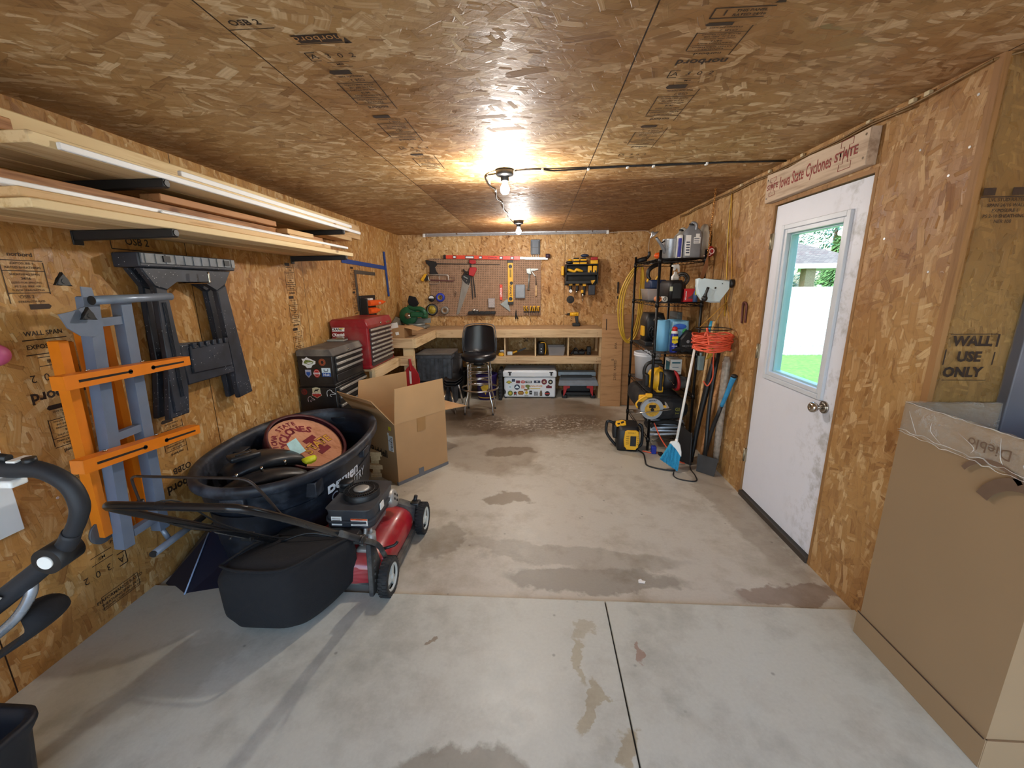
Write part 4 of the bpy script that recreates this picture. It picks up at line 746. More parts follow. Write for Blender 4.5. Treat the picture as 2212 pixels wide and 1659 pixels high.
# ---------------- tool chests
m_chk=plain('chest_black','#111216',.32,var=.1,spec=.6,dust=.08); m_chr=plain('chest_red','#8c1620',.38,var=.1,spec=.5,dust=.25); m_pull=plain('drawer_pull','#c3c1bc',.3,.6); m_topd=plain('dusty_lid','#55504c',.7,dust=.7)
def sticker(par,Mx,poly,m,label,bits=()):
    b=MB(); b.prism(poly,0,.0008,Mx); s=b.build('sticker',m,par,label=label)
    for bm_,mm in bits:
        bm_.build('sticker_art',mm,s,norm=False)
    return s
def circ(r,n=28,sx=1,cx=0,cy=0): return [(cx+r*sx*math.cos(2*PI*i/n),cy+r*math.sin(2*PI*i/n)) for i in range(n)]
S_w=plain('sticker_white','#e4e7ea',.45,var=.02); S_r=plain('sticker_red','#b0281f',.5); S_b=plain('sticker_blue','#1d4f9b',.5); S_k=plain('sticker_black','#15161a',.5); S_y=plain('sticker_yellow2','#d2b834',.5); S_o=plain('sticker_orange','#a3502a',.6); S_g=plain('sticker_green','#6f7d38',.5,var=.4,sc=90); S_lb=plain('sticker_sky','#d9edf6',.5,var=.02); S_m=plain('sticker_maroon','#6d2030',.5,var=.3,sc=80); S_n=plain('sticker_navy','#26344f',.5,var=.3,sc=80); S_c=plain('sticker_cream','#cdc3a0',.5); S_br=plain('sticker_brown','#8a5a22',.5,var=.4,sc=80)
# upper black chest: x .03-.345, y 3.335-3.93, z .745-1.06
t=thing('tool_chest','black upper tool chest with a fish sticker on its side, stacked on the black cabinet','tool chest',(.19,3.63,.742))
b=MB(); b.box(.03,.335,3.335,3.935,.742,1.005,.006); b.box(.028,.342,3.332,3.94,.742,.765,.004); ch=b.build('case',m_chk,t)
b=MB(); b.prism([(.028,1.005),(.345,1.005),(.345,1.015),(.315,1.062),(.05,1.062),(.028,1.05)],3.33,3.94,frame((0,0,0),(1,0,0),(0,0,1),)@Matrix.Scale(-1,4,(0,0,1)),.004); b.build('lid',m_topd,t)
for i,(z0,z1) in enumerate(((.945,.995),(.895,.943),(.845,.893),(.775,.840))):
    b=MB(); b.box(.335,.347,3.375,3.90,z0,z1,.003); d=b.build('drawer',m_chk,t)
    if i<3: b=MB(); b.box(.347,.360,3.378,3.897,z1-.022,z1-.002,.003); b.build('pull',m_pull,d)
b=MB(); b.cyl((.335,3.63,1.025),(.350,3.63,1.022),.009,n=14); b.build('lock',m_steel,t)
SM=lambda x,z:frame((x,3.3345,z),(1,0,0),(0,0,1))
bb=MB(); bb.prism([(-.040,.0),(-.02,.022),(.02,.015),(.05,.004),(.035,-.012),(.0,-.02),(-.02,-.012),(-.035,-.01)],.0009,.0016,SM(.125,.955)); b2=MB(); b2.prism([(-.02,-.004),(.04,.002),(.03,-.010),(.0,-.014)],.0017,.002,SM(.125,.955))
sticker(ch,SM(.125,.955),[(-.055,.03),(-.045,.01),(-.055,-.02),(-.03,-.03),(-.015,-.05),(.02,-.048),(.035,-.025),(.060,-.015),(.065,.008),(.03,.025),(.01,.032),(-.01,.045),(-.03,.030)],S_w,'leaping green bass sticker with a white outline',[(bb,S_g),(b2,S_w)])
bb=MB(); bb.torus(SM(.245,.955)@Vector((0,0,.001)),.024,.001,(0,1,0)); bb.ell(SM(.247,.955)@Vector((0,0,.001)),(.012,.0008,.014)); sticker(ch,SM(.245,.955),circ(.030),S_o,'round brown sticker with a thin ring',[(bb,S_k)])
bb=MB(); bb.prism([(-.016,.008),(.016,.008),(.016,-.01),(0,-.027),(-.016,-.01)],.0009,.0014,SM(.115,.862)); b2=MB(); b2.text('NATION',SM(.115,.881)@Matrix.Translation((0,0,.0012)),.012,.02); sticker(ch,SM(.115,.862),[(-.026,.03),(.026,.03),(.026,-.012),(0,-.04),(-.026,-.012)],plain('sticker_lilac','#8f93b0',.5),'grey-blue shield sticker',[(bb,S_b),(b2,S_w)])
bb=MB(); bb.box(.160,.200+.018,3.3325,3.3335,.853,.866) ; b2=MB(); b2.text('BASS PRO',SM(.189,.859)@Matrix.Translation((0,0,.0022)),.010,.03); bb.torus(SM(.189,.860)@Vector((0,0,.001)),.026,.0008,(0,1,0)); sticker(ch,SM(.189,.860),circ(.037,28,.74),S_r,'red oval sticker',[(bb,S_w),(b2,S_r)])
bb=MB(); bb.prism([(-.038,-.036),(.038,-.036),(.038,-.003),(-.038,-.003)],.0009,.0012,SM(.272,.868)); b2=MB(); b2.text('Huk',SM(.272,.847)@Matrix.Translation((0,0,.0015)),.032,.02); b3=MB(); b3.tube([SM(.272,.868)@Vector(p) for p in ((-.016,.026,.0015),(-.016,.012,.0015),(-.012,.009,.0015),(.012,.009,.0015),(.016,.012,.0015),(.016,.028,.0015))],.0028,6); sticker(ch,SM(.272,.868),[(-.038,-.036),(.038,-.036),(.038,.038),(-.038,.038)],S_lb,'square white and blue fishing sticker',[(bb,S_b),(b2,S_w),(b3,S_n)])
# lower black cabinet
t=thing('tool_chest','black lower tool cabinet with duck and dog stickers under the upper chest','tool chest',(.18,3.63,0))
b=MB(); b.box(.02,.345,3.325,3.95,.05,.738,.006); ch=b.build('case',m_chk,t)
for i,(z0,z1) in enumerate(((.665,.725),(.59,.655),(.47,.58),(.26,.46),(.07,.25))):
    b=MB(); b.box(.345,.358,3.36,3.92,z0,z1,.003); d=b.build('drawer',m_chk,t); b=MB(); b.box(.358,.372,3.363,3.917,z1-.022,z1-.002,.003); b.build('pull',m_pull,d)
for x in (.06,.30):
    for y in (3.38,3.9): b=MB(); b.cyl((x-.012,y,.025),(x+.012,y,.025),.025,n=16); b.build('caster',m_rub,t)
SM=lambda x,z:frame((x,3.3245,z),(1,0,0),(0,0,1))
bb=MB(); bb.torus(SM(.065,.70)@Vector((-.002,-.002,.001)),.011,.0018,(0,1,0)); bb.box(.050,.053,3.322,3.3235,.70,.722); sticker(ch,SM(.065,.70),circ(.026),plain('dark_red','#6d1a14',.5),'round dark red sticker',[(bb,S_k)])
bb=MB(); bb.prism([(-.018,-.002),(-.008,.01),(.0,.010),(.015,.012),(.02,.018),(.022,.008),(.012,.002),(.012,-.010),(.006,-.004),(-.010,-.004),(-.014,-.014),(-.018,-.012)],.001,.0014,SM(.172,.712)); b2=MB(); b2.prism([(-.042,-.012),(.042,-.012),(.036,-.032),(.014,-.042),(0,-.052),(-.014,-.042),(-.036,-.032)],.0009,.0012,SM(.172,.70)); b3=MB(); b3.text('IRISH SETTER',SM(.172,.686)@Matrix.Translation((0,0,.0015)),.0135,.01); sticker(ch,SM(.172,.70),[(-.034,.034),(0,.042),(.034,.034),(.036,-.01),(.044,-.03),(0,-.055),(-.044,-.03),(-.036,-.01)],S_c,'cream shield sticker with a black setter dog',[(bb,S_k),(b2,S_r),(b3,S_w)])
for (x,z,s_,m_,lb) in ((.295,.695,1.,S_w,'white outline duck head sticker'),(.115,.640,.8,plain('dull_pink','#a08a8c',.5),'faded outline duck head sticker')):
    b=MB(); b.tube([SM(x,z)@Vector((px*s_,pz*s_,.001)) for px,pz in ((-.030,-.035),(-.032,-.005),(-.024,.016),(-.004,.024),(.010,.016),(.016,.004),(.042,-.008),(.038,-.014),(.010,-.014),(-.004,-.018),(-.006,-.028),(.006,-.035))],.0022,6,3); b.build('sticker',m_,ch,label=lb)
# red chest: x .06-.40, y 3.96-4.64, z .775-1.255
t=thing('tool_chest','tall red tool chest with eight thin drawers on the wooden shelf','tool chest',(.22,4.3,.772))
b=MB(); b.box(.03,.395,3.965,4.64,.772,1.215,.008); b.box(.025,.40,3.96,4.645,.772,.80,.004); ch=b.build('case',m_chr,t)
b=MB(); b.prism([(.026,1.19),(.404,1.175),(.404,1.20),(.38,1.262),(.05,1.262),(.026,1.24)],3.958,4.645,frame((0,0,0),(1,0,0),(0,0,1))@Matrix.Scale(-1,4,(0,0,1)),.008); b.build('lid',m_chr,t)
for i in range(8):
    z1=1.165-.044*i; hh=.039 if i<7 else .07
    b=MB(); b.box(.395,.406,4.01,4.60,z1-hh,z1,.003); d=b.build('drawer',plain('drawer_dark%d'%i,'#3b3232',.5) if i in (0,) else bpy.data.materials['drawer_dark0'],t)
    b=MB(); b.box(.406,.420,4.012,4.598,z1-.024,z1-.004,.004); b.build('pull',m_pull,d)
b=MB(); b.cyl((.40,4.30,1.205),(.413,4.30,1.20),.011,n=16); b.box(.404,.409,4.27,4.33,1.17,1.176); b.box(.404,.4085,4.47,4.57,1.188,1.206); b.build('lock',m_steel,t)
SM=lambda x,z:frame((x,3.9575,z),(1,0,0),(0,0,1))
bb=MB(); bb.text('CRANE',SM(.093,1.166)@Matrix.Translation((0,0,.0012)),.034,.04,sx=.95); b2=MB(); b2.box(.118,.165,3.955,3.9563,1.168,1.178); sticker(ch,SM(.108,1.165),[(-.062,-.018),(.060,-.018),(.066,.018),(-.058,.018)],S_w,'white sticker with black lettering and a yellow flash',[(bb,S_k),(b2,S_y)])
bb=MB(); bb.text('Kendell',SM(.118,1.115)@Matrix.Translation((0,0,.0012)),.032,.05); bb.text('CONSTRUCTION',SM(.118,1.098)@Matrix.Translation((0,0,.0012)),.010,.03); bb.torus(SM(.060,1.112)@Vector((0,0,.001)),.013,.003,(0,1,0)); bb.build('sticker',S_w,ch,norm=False,label='white lettering with a round mark')
b=MB(); b.box(.035,.20,3.85,3.953,1.063,1.078,.004); single(b,'folded_rag',plain('grey_cloth','#9a9b96',.8),'pale grey folded cloth on top of the upper black chest','cloth')
b=MB(); b.box(.115,.20,3.87,3.950,1.079,1.097,.003); single(b,'flat_file',m_steel,'flat metal bar lying on the cloth on the black chest','file')
# ---------------- workbench with shelf bays
m_ben=wood('bench_lumber','#d7bd97','#b59773',0); m_beny=wood('bench_lumber_y','#e0c8a0','#bfa075',1); m_benz=wood('bench_leg','#dcc49c','#bf9f74',2); m_btop=wood('bench_top','#bda07c','#96785a',0,.8)
t=thing('workbench','L-shaped wooden workbench along the back wall and left corner','workbench',(1.5,6,0))
b=MB(); b.box(.003,2.935,5.735,6.306,.952,.98,.003,1); b.box(.003,.63,4.765,5.7345,.952,.98,.003,1); b.build('bench_top',m_btop,t)
for (x0,x1,y0,y1,z0,z1,m_,nm) in ((.645,2.94,5.695,5.733,.868,.978,m_ben,'front_rail'),(.003,.60,4.725,4.763,.868,.978,m_ben,'front_rail'),(.60,.6405,4.725,5.733,.868,.9785,m_beny,'side_rail'),
   (1.05,2.94,5.695,5.733,.505,.603,m_ben,'shelf_rail'),(1.05,2.93,5.7335,6.30,.585,.603,m_btop,'lower_shelf'),(.47,.60,4.765,4.80,0,.866,m_benz,'leg'),(2.90,2.94,5.735,5.83,0,.95,m_benz,'leg'),(2.90,2.94,6.20,6.30,0,.95,m_benz,'leg'),(1.05,1.09,5.735,5.83,0,.95,m_benz,'leg'),
   (1.585,1.605,5.735,6.29,.604,.951,m_benz,'divider'),(2.01,2.03,5.735,6.29,.604,.951,m_benz,'divider'),(2.462,2.482,5.735,6.29,.604,.951,m_benz,'divider'),
   (.405,.443,3.955,4.76,.665,.768,m_beny,'side_rail'),(.003,.404,3.955,4.76,.748,.768,m_btop,'lower_shelf'),(.405,.60,4.725,4.7635,.66,.77,m_ben,'shelf_rail'),(.36,.40,4.0,4.09,0,.747,m_benz,'leg')):
    b=MB(); b.box(x0,x1,y0,y1,z0,z1,.002,1); b.build(nm,m_,t)
b=MB(); b.prism([(-.02,0),(.02,0),(.02,.003),(-.02,.003)],0,.001) if False else None
for x,z in ((.70,.93),(.70,.90),(1.6,.92),(2.1,.93),(2.1,.90),(2.86,.93),(2.86,.90),(1.62,.57),(1.62,.54),(2.1,.57),(2.86,.57),(2.86,.535)): b.cyl((x,5.6945,z),(x,5.6955,z),.0035,n=8)
b.build('screw_heads',m_dark,t); b=None
# things on the left arm of the bench
t=thing('small_box','small open cardboard box with white labels beside the red chest','box',(.36,4.92,.98))
b=MB(); b.box(.30,.49,4.80,5.10,.981,1.10); bx=b.build('box_body',m_card,t); b=MB(); b.T=Matrix.Translation((.49,4.95,1.10))@Matrix.Rotation(.25,4,'Y'); b.box(0,.16,-.15,.15,0,.003); b.build('flap',m_card_in,t)
b=MB(); b.T=Matrix.Translation((.38,4.797,1.10))@Matrix.Rotation(-.2,4,'Y'); b.box(-.045,.045,-.003,0,-.005,.055); b.box(-.01,.03,-.003,0,-.09,-.055); b.build('label',m_wht,bx)
m_grn=plain('saw_green','#1c5a3c',.4,var=.15,spec=.5); m_agrey=plain('alu_grey','#8f9492',.4,.5,dust=.2)
t=thing('mitre_saw','green mitre saw with a black dust bag on the corner of the workbench','mitre saw',(.30,5.95,.98))
b=MB(); b.box(.14,.46,5.83,6.12,.981,1.02,.012); b.cyl((.30,5.95,1.02),(.30,5.95,1.05),.125,n=30); b.box(.08,.50,5.99,6.02,1.05,1.12,.004); b.build('base',m_agrey,t)
b=MB(); b.rings([[(.14+.0*k,5.93+d,1.25+.13*math.sin(a)*s) for a in [2*PI*i/20 for i in range(20)] for k in (1,)] for d,s in ()]) if False else None
b.T=frame((.20,5.93,1.16),(1,0,0),(0,0,1)); b.lathe([(.001,-.035),(.115,-.035),(.13,-.02),(.13,.02),(.115,.035),(.001,.035)],32); b.T=Matrix.Identity(4)
b.tube([(.20,5.93,1.29),(.28,5.90,1.26),(.38,5.88,1.26),(.44,5.87,1.23),(.46,5.87,1.18)],[.025,.03,.036,.034,.025],12,4); b.box(.24,.44,5.86,5.97,1.14,1.22,.02); b.cyl((.40,5.91,1.17),(.48,5.91,1.17),.05,n=20); b.build('motor_housing',m_grn,t)
b=MB(); b.T=frame((.20,5.926,1.16),(1,0,0),(0,0,1)); b.lathe([(.001,-.039),(.045,-.039),(.045,.039),(.001,.039)],32); b.build('blade',m_steel,t)
b=MB(); b.rings([[(.22,5.94,1.27),(.30,5.94,1.26),(.30,5.99,1.26),(.22,5.99,1.27)],[(.20,5.93,1.36),(.34,5.93,1.33),(.34,6.01,1.33),(.20,6.01,1.36)],[(.22,5.94,1.44),(.30,5.94,1.42),(.30,6.0,1.42),(.22,6.0,1.44)]],sm=False); b.build('dust_bag',m_fab,t)
b=MB(); b.tube([(.45,5.90,1.0),(.40,5.82,.99),(.30,5.80,.988),(.36,5.86,1.0),(.48,5.84,.988)],.006,8,5); b.build('cord',m_blk,t)
b=MB(); b.rings([[(.02+dx,y,z) for dx,z in ((0,.985),(.06,.985),(.06,h),(0,h+.03))] for y,h in ((5.72,1.05),(5.90,1.12),(6.1,1.10))],sm=False); single(b,'canvas_bag',plain('grey_canvas','#6d6659',.9,var=.3),'grey canvas bag slumped in the corner behind the mitre saw','bag')
# drill on the bench
m_yel=plain('tool_yellow','#e3ab1d',.45,var=.06); m_tblk=plain('tool_black','#17171a',.5)
def drill(loc,rz,label):
    t=thing('cordless_drill',label,'drill',loc,rz)
    b=MB(); b.cyl((.03,0,.17),(-.075,0,.17),.030,.026,18); b.box(-.02,.05,-.026,.026,.145,.197,.012); b.build('body',m_yel,t,world=False)
    b=MB(); b.prism([(-.005,.15),(.045,.15),(.055,.04),(.015,.04)],-.018,.018,frame((0,0,0),(1,0,0),(0,0,1)),.006); b.build('grip',m_tblk,t,world=False)
    b=MB(); b.box(-.035,.075,-.038,.038,0,.045,.008); b.build('battery',m_tblk,t,world=False)
    b=MB(); b.cyl((-.075,0,.17),(-.115,0,.17),.020,.014,14); b.cyl((-.115,0,.17),(-.15,0,.17),.004,n=8); b.build('chuck',m_tblk,t,world=False)
    return t
drill((2.59,6.14,.981),.0,'yellow and black cordless drill standing on the workbench by the right end')
# things in the bays
b=MB(); b.tube([(1.46,5.85,.605+.02),(1.55,5.80,.63),(1.58,5.76,.625)],.012,8) if False else None
t=thing('bar_clamp','small yellow-handled clamp lying at the left of the lower shelf','clamp',(1.55,5.78,.604)); b=MB(); b.box(1.50,1.60-.02,5.76,5.80,.605,.635,.008); b.box(1.51,1.57,5.74,5.76,.605,.65,.006); b.build('handle',m_yel,t); b=MB(); b.box(1.52,1.575,5.80,5.81,.605,.68); b.build('bar',m_steel,t)
t=thing('pruning_saw','yellow and black folding saw on the lower shelf, in the first bay','saw',(1.72,5.85,.604)); b=MB(); b.tube([(1.64,5.83,.63),(1.70,5.84,.635),(1.76,5.85,.66)],[.012,.016,.012],10,4); b.build('grip',m_yel,t); b=MB(); b.prism([(0,0),(.13,.05),(.14,.03),(.02,-.02)],-.002,.002,frame((1.75,5.85,.66),(1,0,0),(0,0,1))); b.build('blade',m_tblk,t)
b=MB(); b.box(1.62,1.70,5.79,5.84,.604,.665,.006); single(b,'tin_scraper',m_steel,'grey metal scraper leaning on the left divider of the lower shelf','scraper')
t=thing('site_radio','black and yellow battery charger radio in the middle bay','radio',(2.09,5.86,.604)); b=MB(); b.box(2.045,2.155,5.78,5.98,.604,.79,.03,3); b.build('body',m_tblk,t); b=MB(); b.tube([(2.09,5.785,.785),(2.13,5.782,.79),(2.16,5.784,.77),(2.165,5.785,.68),(2.155,5.785,.62)],.006,8,3); b.build('trim',m_yel,t); b=MB()
for z in (.70,.66): b.cyl((2.10,5.778,z),(2.10,5.781,z),.008,n=10)
b.build('button',m_steel,t)
m_clr=plain('clear_plastic_bin','#b9bcc4',.2,var=.03,alpha=.45)
t=thing('clear_bin','small clear plastic bin of bits in the middle bay, right of the radio','bin',(2.31,5.9,.604)); b=MB(); b.rings([rrect(2.21,2.42,5.79,6.02,.605,.01),rrect(2.195,2.435,5.775,6.035,.72,.012),rrect(2.185,2.445,5.765,6.045,.725,.012),rrect(2.20,2.43,5.78,6.03,.72,.012)],cap=False); b.build('tub',m_clr,t)
b=MB(); rnd=random.Random(8)
for i in range(26): x,y,z=rnd.uniform(2.22,2.40),rnd.uniform(5.80,6.0),rnd.uniform(.61,.68); b.cyl((x,y,z),(x+rnd.uniform(-.03,.03),y+rnd.uniform(-.03,.03),z+rnd.uniform(0,.03)),.007,n=6)
o=b.build('hardware',plain('mixed_bits','#7e7a78',.5,var=.5,sc=40),t); o['kind']='stuff'
b=MB(); rnd=random.Random(9)
b.tube([(2.52,5.85,.615)]+[(2.52+.03*i,5.85+rnd.uniform(-.06,.06),.62+rnd.uniform(0,.10)) for i in range(1,10)],.011,8,4); b.box(2.74,2.80,5.84,5.90,.605,.72,.01); b.box(2.55,2.72,5.86,5.95,.605,.66,.015); single(b,'wrench_pile',m_tblk,'tangle of black tools and hose in the right-hand bay of the lower shelf','tools')
# ---------------- bar stool
m_vinyl2=plain('black_vinyl','#12151c',.32,spec=.6); m_chrome=plain('chrome','#d8d8d8',.12,1,var=.02)
t=thing('bar_stool','black vinyl swivel stool with a chrome ring base in front of the workbench','bar stool',(1.325,5.06,0))
cx,cy=1.325,5.06
b=MB(); rows=[]
for k,(z,hw,yo,dp) in enumerate(((.745,.205,.135,.05),(.82,.212,.15,.06),(.92,.205,.165,.065),(1.02,.195,.175,.06),(1.075,.18,.180,.05),(1.092,.15,.182,.045))):
    L=[]; 
    for side_ in (0,1):
        for i in range(13):
            u=-1+2*i/12 if side_==0 else 1-2*i/12
            L.append((cx+hw*u,cy+yo-dp*1.6*(u*u)+(-.012 if side_==0 else .022),z-(.012*u**4)))
    rows.append(L)
b.rings(rows); b.build('backrest',m_vinyl2,t,sub=1)
b=MB(); b.rings([[(cx+r*math.cos(2*PI*i/32)*1.02,cy-.02+r*.92*math.sin(2*PI*i/32)+yo,z+(.012*math.cos(2*PI*i/32)**2)) for i in range(32)] for r,z,yo in ((.13,.652,0),(.19,.665,0),(.215,.70,0),(.21,.735,0),(.18,.755,0),(.10,.762,0),(.03,.762,0))]); b.build('seat',m_vinyl2,t)
b=MB(); b.tube([(cx-.20,cy+.07,.74),(cx-.214,cy+.075,.85),(cx-.20,cy+.10,1.02),(cx-.16,cy+.135,1.09),(cx,cy+.165,1.103),(cx+.16,cy+.135,1.09),(cx+.20,cy+.10,1.02),(cx+.214,cy+.075,.85),(cx+.20,cy+.07,.74)],.006,8,5); b.build('piping',plain('piping_grey','#4a4d54',.35),t)
for sx,sy in ((-1,-1),(1,-1),(-1,1),(1,1)):
    b=MB(); b.tube([(cx+sx*.05,cy+sy*.05,.642),(cx+sx*.11,cy+sy*.09,.640),(cx+sx*.125,cy+sy*.105,.61),(cx+sx*.13,cy+sy*.11,.50),(cx+sx*.135,cy+sy*.112,.28),(cx+sx*.17,cy+sy*.14,.12),(cx+sx*.175,cy+sy*.145,.012)],.0105,12,4); lg=b.build('leg',m_chrome,t)
    b=MB(); b.cyl((cx+sx*.175,cy+sy*.145,0),(cx+sx*.175,cy+sy*.145,.014),.013,n=12); b.build('foot_cap',m_blk,lg)
for z,r in ((.55,.155),(.47,.150),(.385,.150)): b=MB(); b.torus((cx,cy,z),r,.008,n=36); b.build('ring',m_chrome,t)
b=MB(); b.torus((cx,cy,.315),.225,.0115,n=44); b.build('foot_ring',m_chrome,t)
b=MB(); b.cyl((cx,cy,.61),(cx,cy,.655),.07,n=24); b.build('swivel',m_blk,t)
# ---------------- under the bench
m_pur=plain('bucket_purple','#3a2a66',.45); m_yb=plain('bucket_yellow','#d9b32e',.45)
t=thing('bucket','purple and yellow bucket on the floor behind the bar stool','bucket',(1.33,5.72,0)); b=MB(); b.lathe([(.125,0),(.15,.34),(.155,.36),(.145,.36),(.12,.012),(.001,.012)],32,(1.33,5.72,0)); bk=b.build('pail',m_pur,t)
b=MB(); b.lathe([(.1275,.03),(.129,.06)],32,(1.33,5.72,0),cap=False); b.lathe([(.142,.26),(.1455,.285)],32,(1.33,5.72,0),cap=False); b.build('band',m_yb,bk)
b=MB(); b.prism([(-.07,.10),(-.02,.12),(.03,.14),(.07,.16),(.06,.10),(.02,.05),(.0,-.02),(-.02,.03),(-.05,.05)],0,.002,frame((1.33,5.575,.10),(1,0,0),(0,.04,1))); b.build('emblem',m_yb,bk,label='yellow horn-shaped emblem')
b=MB(); b.rings([rrect(.83,1.0,5.68,5.95,0,.03),rrect(.81,1.02,5.66,5.97,.38,.03),rrect(.80,1.03,5.65,5.98,.40,.03)]); single(b,'waste_bin',plain('bin_dark','#0d0e12',.6),'tall black bin under the bench, behind the stacked chairs','bin')
t=thing('rifle_case','upright black ribbed case between the bucket and the white cooler','case',(1.535,5.72,0)); b=MB(); b.box(1.555,1.565,5.5,5.6,0,.01) if False else b.box(1.51,1.555,5.60,5.90,.0,.43,.012); 
b.build('shell',m_tblk,t); b=MB()
for i in range(9): b.box(1.506,1.552,5.592,5.600,.03+.044*i,.05+.044*i,.003)
b.build('rib',m_tblk,t)
m_cool=plain('cooler_white','#dfe5ec',.4,var=.02)
t=thing('cooler','white hard cooler covered in stickers under the workbench','cooler',(1.94,5.85,0))
b=MB(); b.box(1.575,2.305,5.715,6.12,.012,.305,.025,3); cb=b.build('body',m_cool,t); b=MB(); b.box(1.56,2.32,5.70,6.13,.310,.395,.018,3); b.box(1.58,2.30,5.72,6.11,.39,.405,.01); b.build('lid',m_cool,t)
for x in (1.62,2.2):
    b=MB(); b.box(x+.03,x+.055,5.692,5.70,.335,.38,.003); b.box(x+.015,x+.07,5.69,5.70,.375,.388,.003); b.build('latch',m_tblk,t)
for x in (1.60,2.26): b=MB(); b.box(x-.015,x+.015,5.715,5.75,0,.013,.003); b.build('foot',m_tblk,t)
SC_=lambda x,z:frame((x,5.7145,z),(1,0,0),(0,0,1))
def cs(x,z,poly,m_,lb,txt=None,ts=.02,tm=None,dx=0,dz=0,dot=None):
    bits=[]
    if txt: bb=MB(); bb.text(txt,SC_(x+dx,z+dz)@Matrix.Translation((0,0,.0012)),ts,.04); bits.append((bb,tm or S_w))
    if dot: bb=MB(); bb.prism(dot[0],.0009,.0011,SC_(x,z)); bits.append((bb,dot[1]))
    sticker(cb,SC_(x,z),poly,m_,lb,bits)
RC=lambda w,h:[(-w/2,-h/2),(w/2,-h/2),(w/2,h/2),(-w/2,h/2)]
DI=lambda w,h:[(-w/2,0),(0,-h/2),(w/2,0),(0,h/2)]
cs(1.648,.235,DI(.09,.055),S_g,'green diamond sticker',dot=(DI(.06,.03),S_y)); cs(1.712,.262,RC(.048,.04),S_n,'small navy sticker'); cs(1.775,.24,RC(.056,.042),S_m,'dark red patch sticker')
cs(1.845,.24,circ(.022,24,1.5),S_r,'red oval sticker','CCR',.02,S_w); cs(1.925,.24,RC(.088,.034),S_k,'black cooler-maker sticker','YETI',.032,S_w); cs(2.045,.243,RC(.09,.036),S_n,'navy sticker with a white N','N',.03,S_w); cs(2.145,.243,circ(.040),S_m,'round maroon sticker',dot=([(-.02,-.012),(.02,-.012),(0,.016)],S_c)); cs(2.233,.24,circ(.034),S_k,'round black sticker',dot=(circ(.014),S_c))
cs(1.662,.165,RC(.056,.05),S_lb,'pale blue sticker','TRI',.02,S_n); cs(1.762,.165,circ(.040),S_n,'round mountain sticker',dot=([(-.03,-.015),(.03,-.015),(.012,.016),(-.008,.022)],S_lb)); cs(1.845,.168,RC(.05,.048),plain('pinkish','#d6a08e',.5,var=.3,sc=90),'faded orange sticker')
cs(1.912,.168,[(-.035,.02),(-.01,.034),(.02,.03),(.036,.012),(.02,-.01),(.03,-.036),(.0,-.042),(-.01,-.01),(-.03,-.005)],S_g,'green-gold cut-out sticker'); cs(1.885,.125,RC(.05,.022),S_br,'small brown sticker')
cs(2.03,.178,RC(.165,.05),S_w,'gold university lettering sticker','IOWA STATE',.030,plain('gold_letter','#c98a24',.5)); cs(2.02,.146,RC(.14,.01),S_y,'thin gold line sticker'); cs(2.212,.17,[(-.04,-.02),(.04,-.02),(.04,.014),(.015,.014),(-.01,.032),(-.025,.014),(-.04,.014)],S_m,'dark red roof-shaped sticker')
cs(1.665,.075,circ(.038),S_g,'round green fish sticker',dot=(circ(.02),S_y)); cs(1.735,.072,[(-.022,.02),(0,.03),(.022,.02),(.018,-.005),(.02,-.035),(0,-.015),(-.02,-.035),(-.018,-.005)],S_k,'black rosette sticker',dot=(circ(.012),S_r)); cs(1.815,.08,[(-.046,0),(-.03,.028),(.03,.028),(.046,0),(.03,-.028),(-.03,-.028)],S_br,'brown hexagon sticker','BEAVER',.016,S_y)
cs(1.895,.085,DI(.055,.06),S_y,'yellow diamond sticker'); cs(1.895,.04,RC(.055,.022),plain('greytxt','#a9aaa6',.5,var=.3,sc=90),'small grey sticker'); cs(1.955,.085,RC(.040,.056),S_k,'upright black sticker','SUB',.012,S_w); cs(2.03,.07,RC(.058,.06),plain('grey_print','#8a8e94',.6,var=.5,sc=90),'grey crest sticker'); cs(2.10,.075,[(-.016,-.04),(.018,-.04),(.02,.0),(.012,.04),(-.008,.04),(-.02,0)],plain('tan_print','#6b5a48',.6,var=.4,sc=90),'brown bear-like sticker'); cs(2.19,.07,circ(.037),S_k,'round black and red sticker',dot=([(-.035,-.006),(.035,-.006),(.03,.01),(-.03,.01)],S_r))
b=MB(); b.prism([(-.0,-.03),(.02,-.03),(.028,0),(.015,.03),(0,.04)],0,.001,SC_(1.577,.095)); b.build('sticker',S_k,cb,label='black leaf sticker at the edge')
t=thing('folding_step','red and black folding work stool with a grey top, right of the cooler','step stool',(2.62,5.85,0))
m_gtop=plain('grey_blue_top','#7d8894',.5,dust=.3); m_redp=plain('red_plastic','#a51d22',.45)
b=MB(); b.box(2.345,2.88,5.86,6.0,.295,.352,.005); b.build('upright_board',plain('sky_grey','#8ea0ae',.5,dust=.2),t); b=MB(); b._add([(2.345,5.70,.205),(2.90,5.70,.205),(2.875,5.86,.285),(2.37,5.86,.285),(2.345,5.70,.19),(2.90,5.70,.19),(2.875,5.86,.27),(2.37,5.86,.27)],[(0,1,2,3),(7,6,5,4),(0,4,5,1),(1,5,6,2),(2,6,7,3),(3,7,4,0)]); b.build('step_board',m_gtop,t)
b=MB(); b.box(2.38,2.82,5.84,5.86,.27,.315,.006); b.build('handle',m_tblk,t)
for s,x in ((1,2.415),(-1,2.83)): b=MB(); b.prism([(0,.19),(.09*s,.19),(.09*s,.155),(.045*s,.15),(.04*s,.10),(.015*s,.05),(0,.04)],0,.03,frame((x,5.735,0),(1,0,0),(0,0,1)),.003); b.build('bracket',m_redp,t)
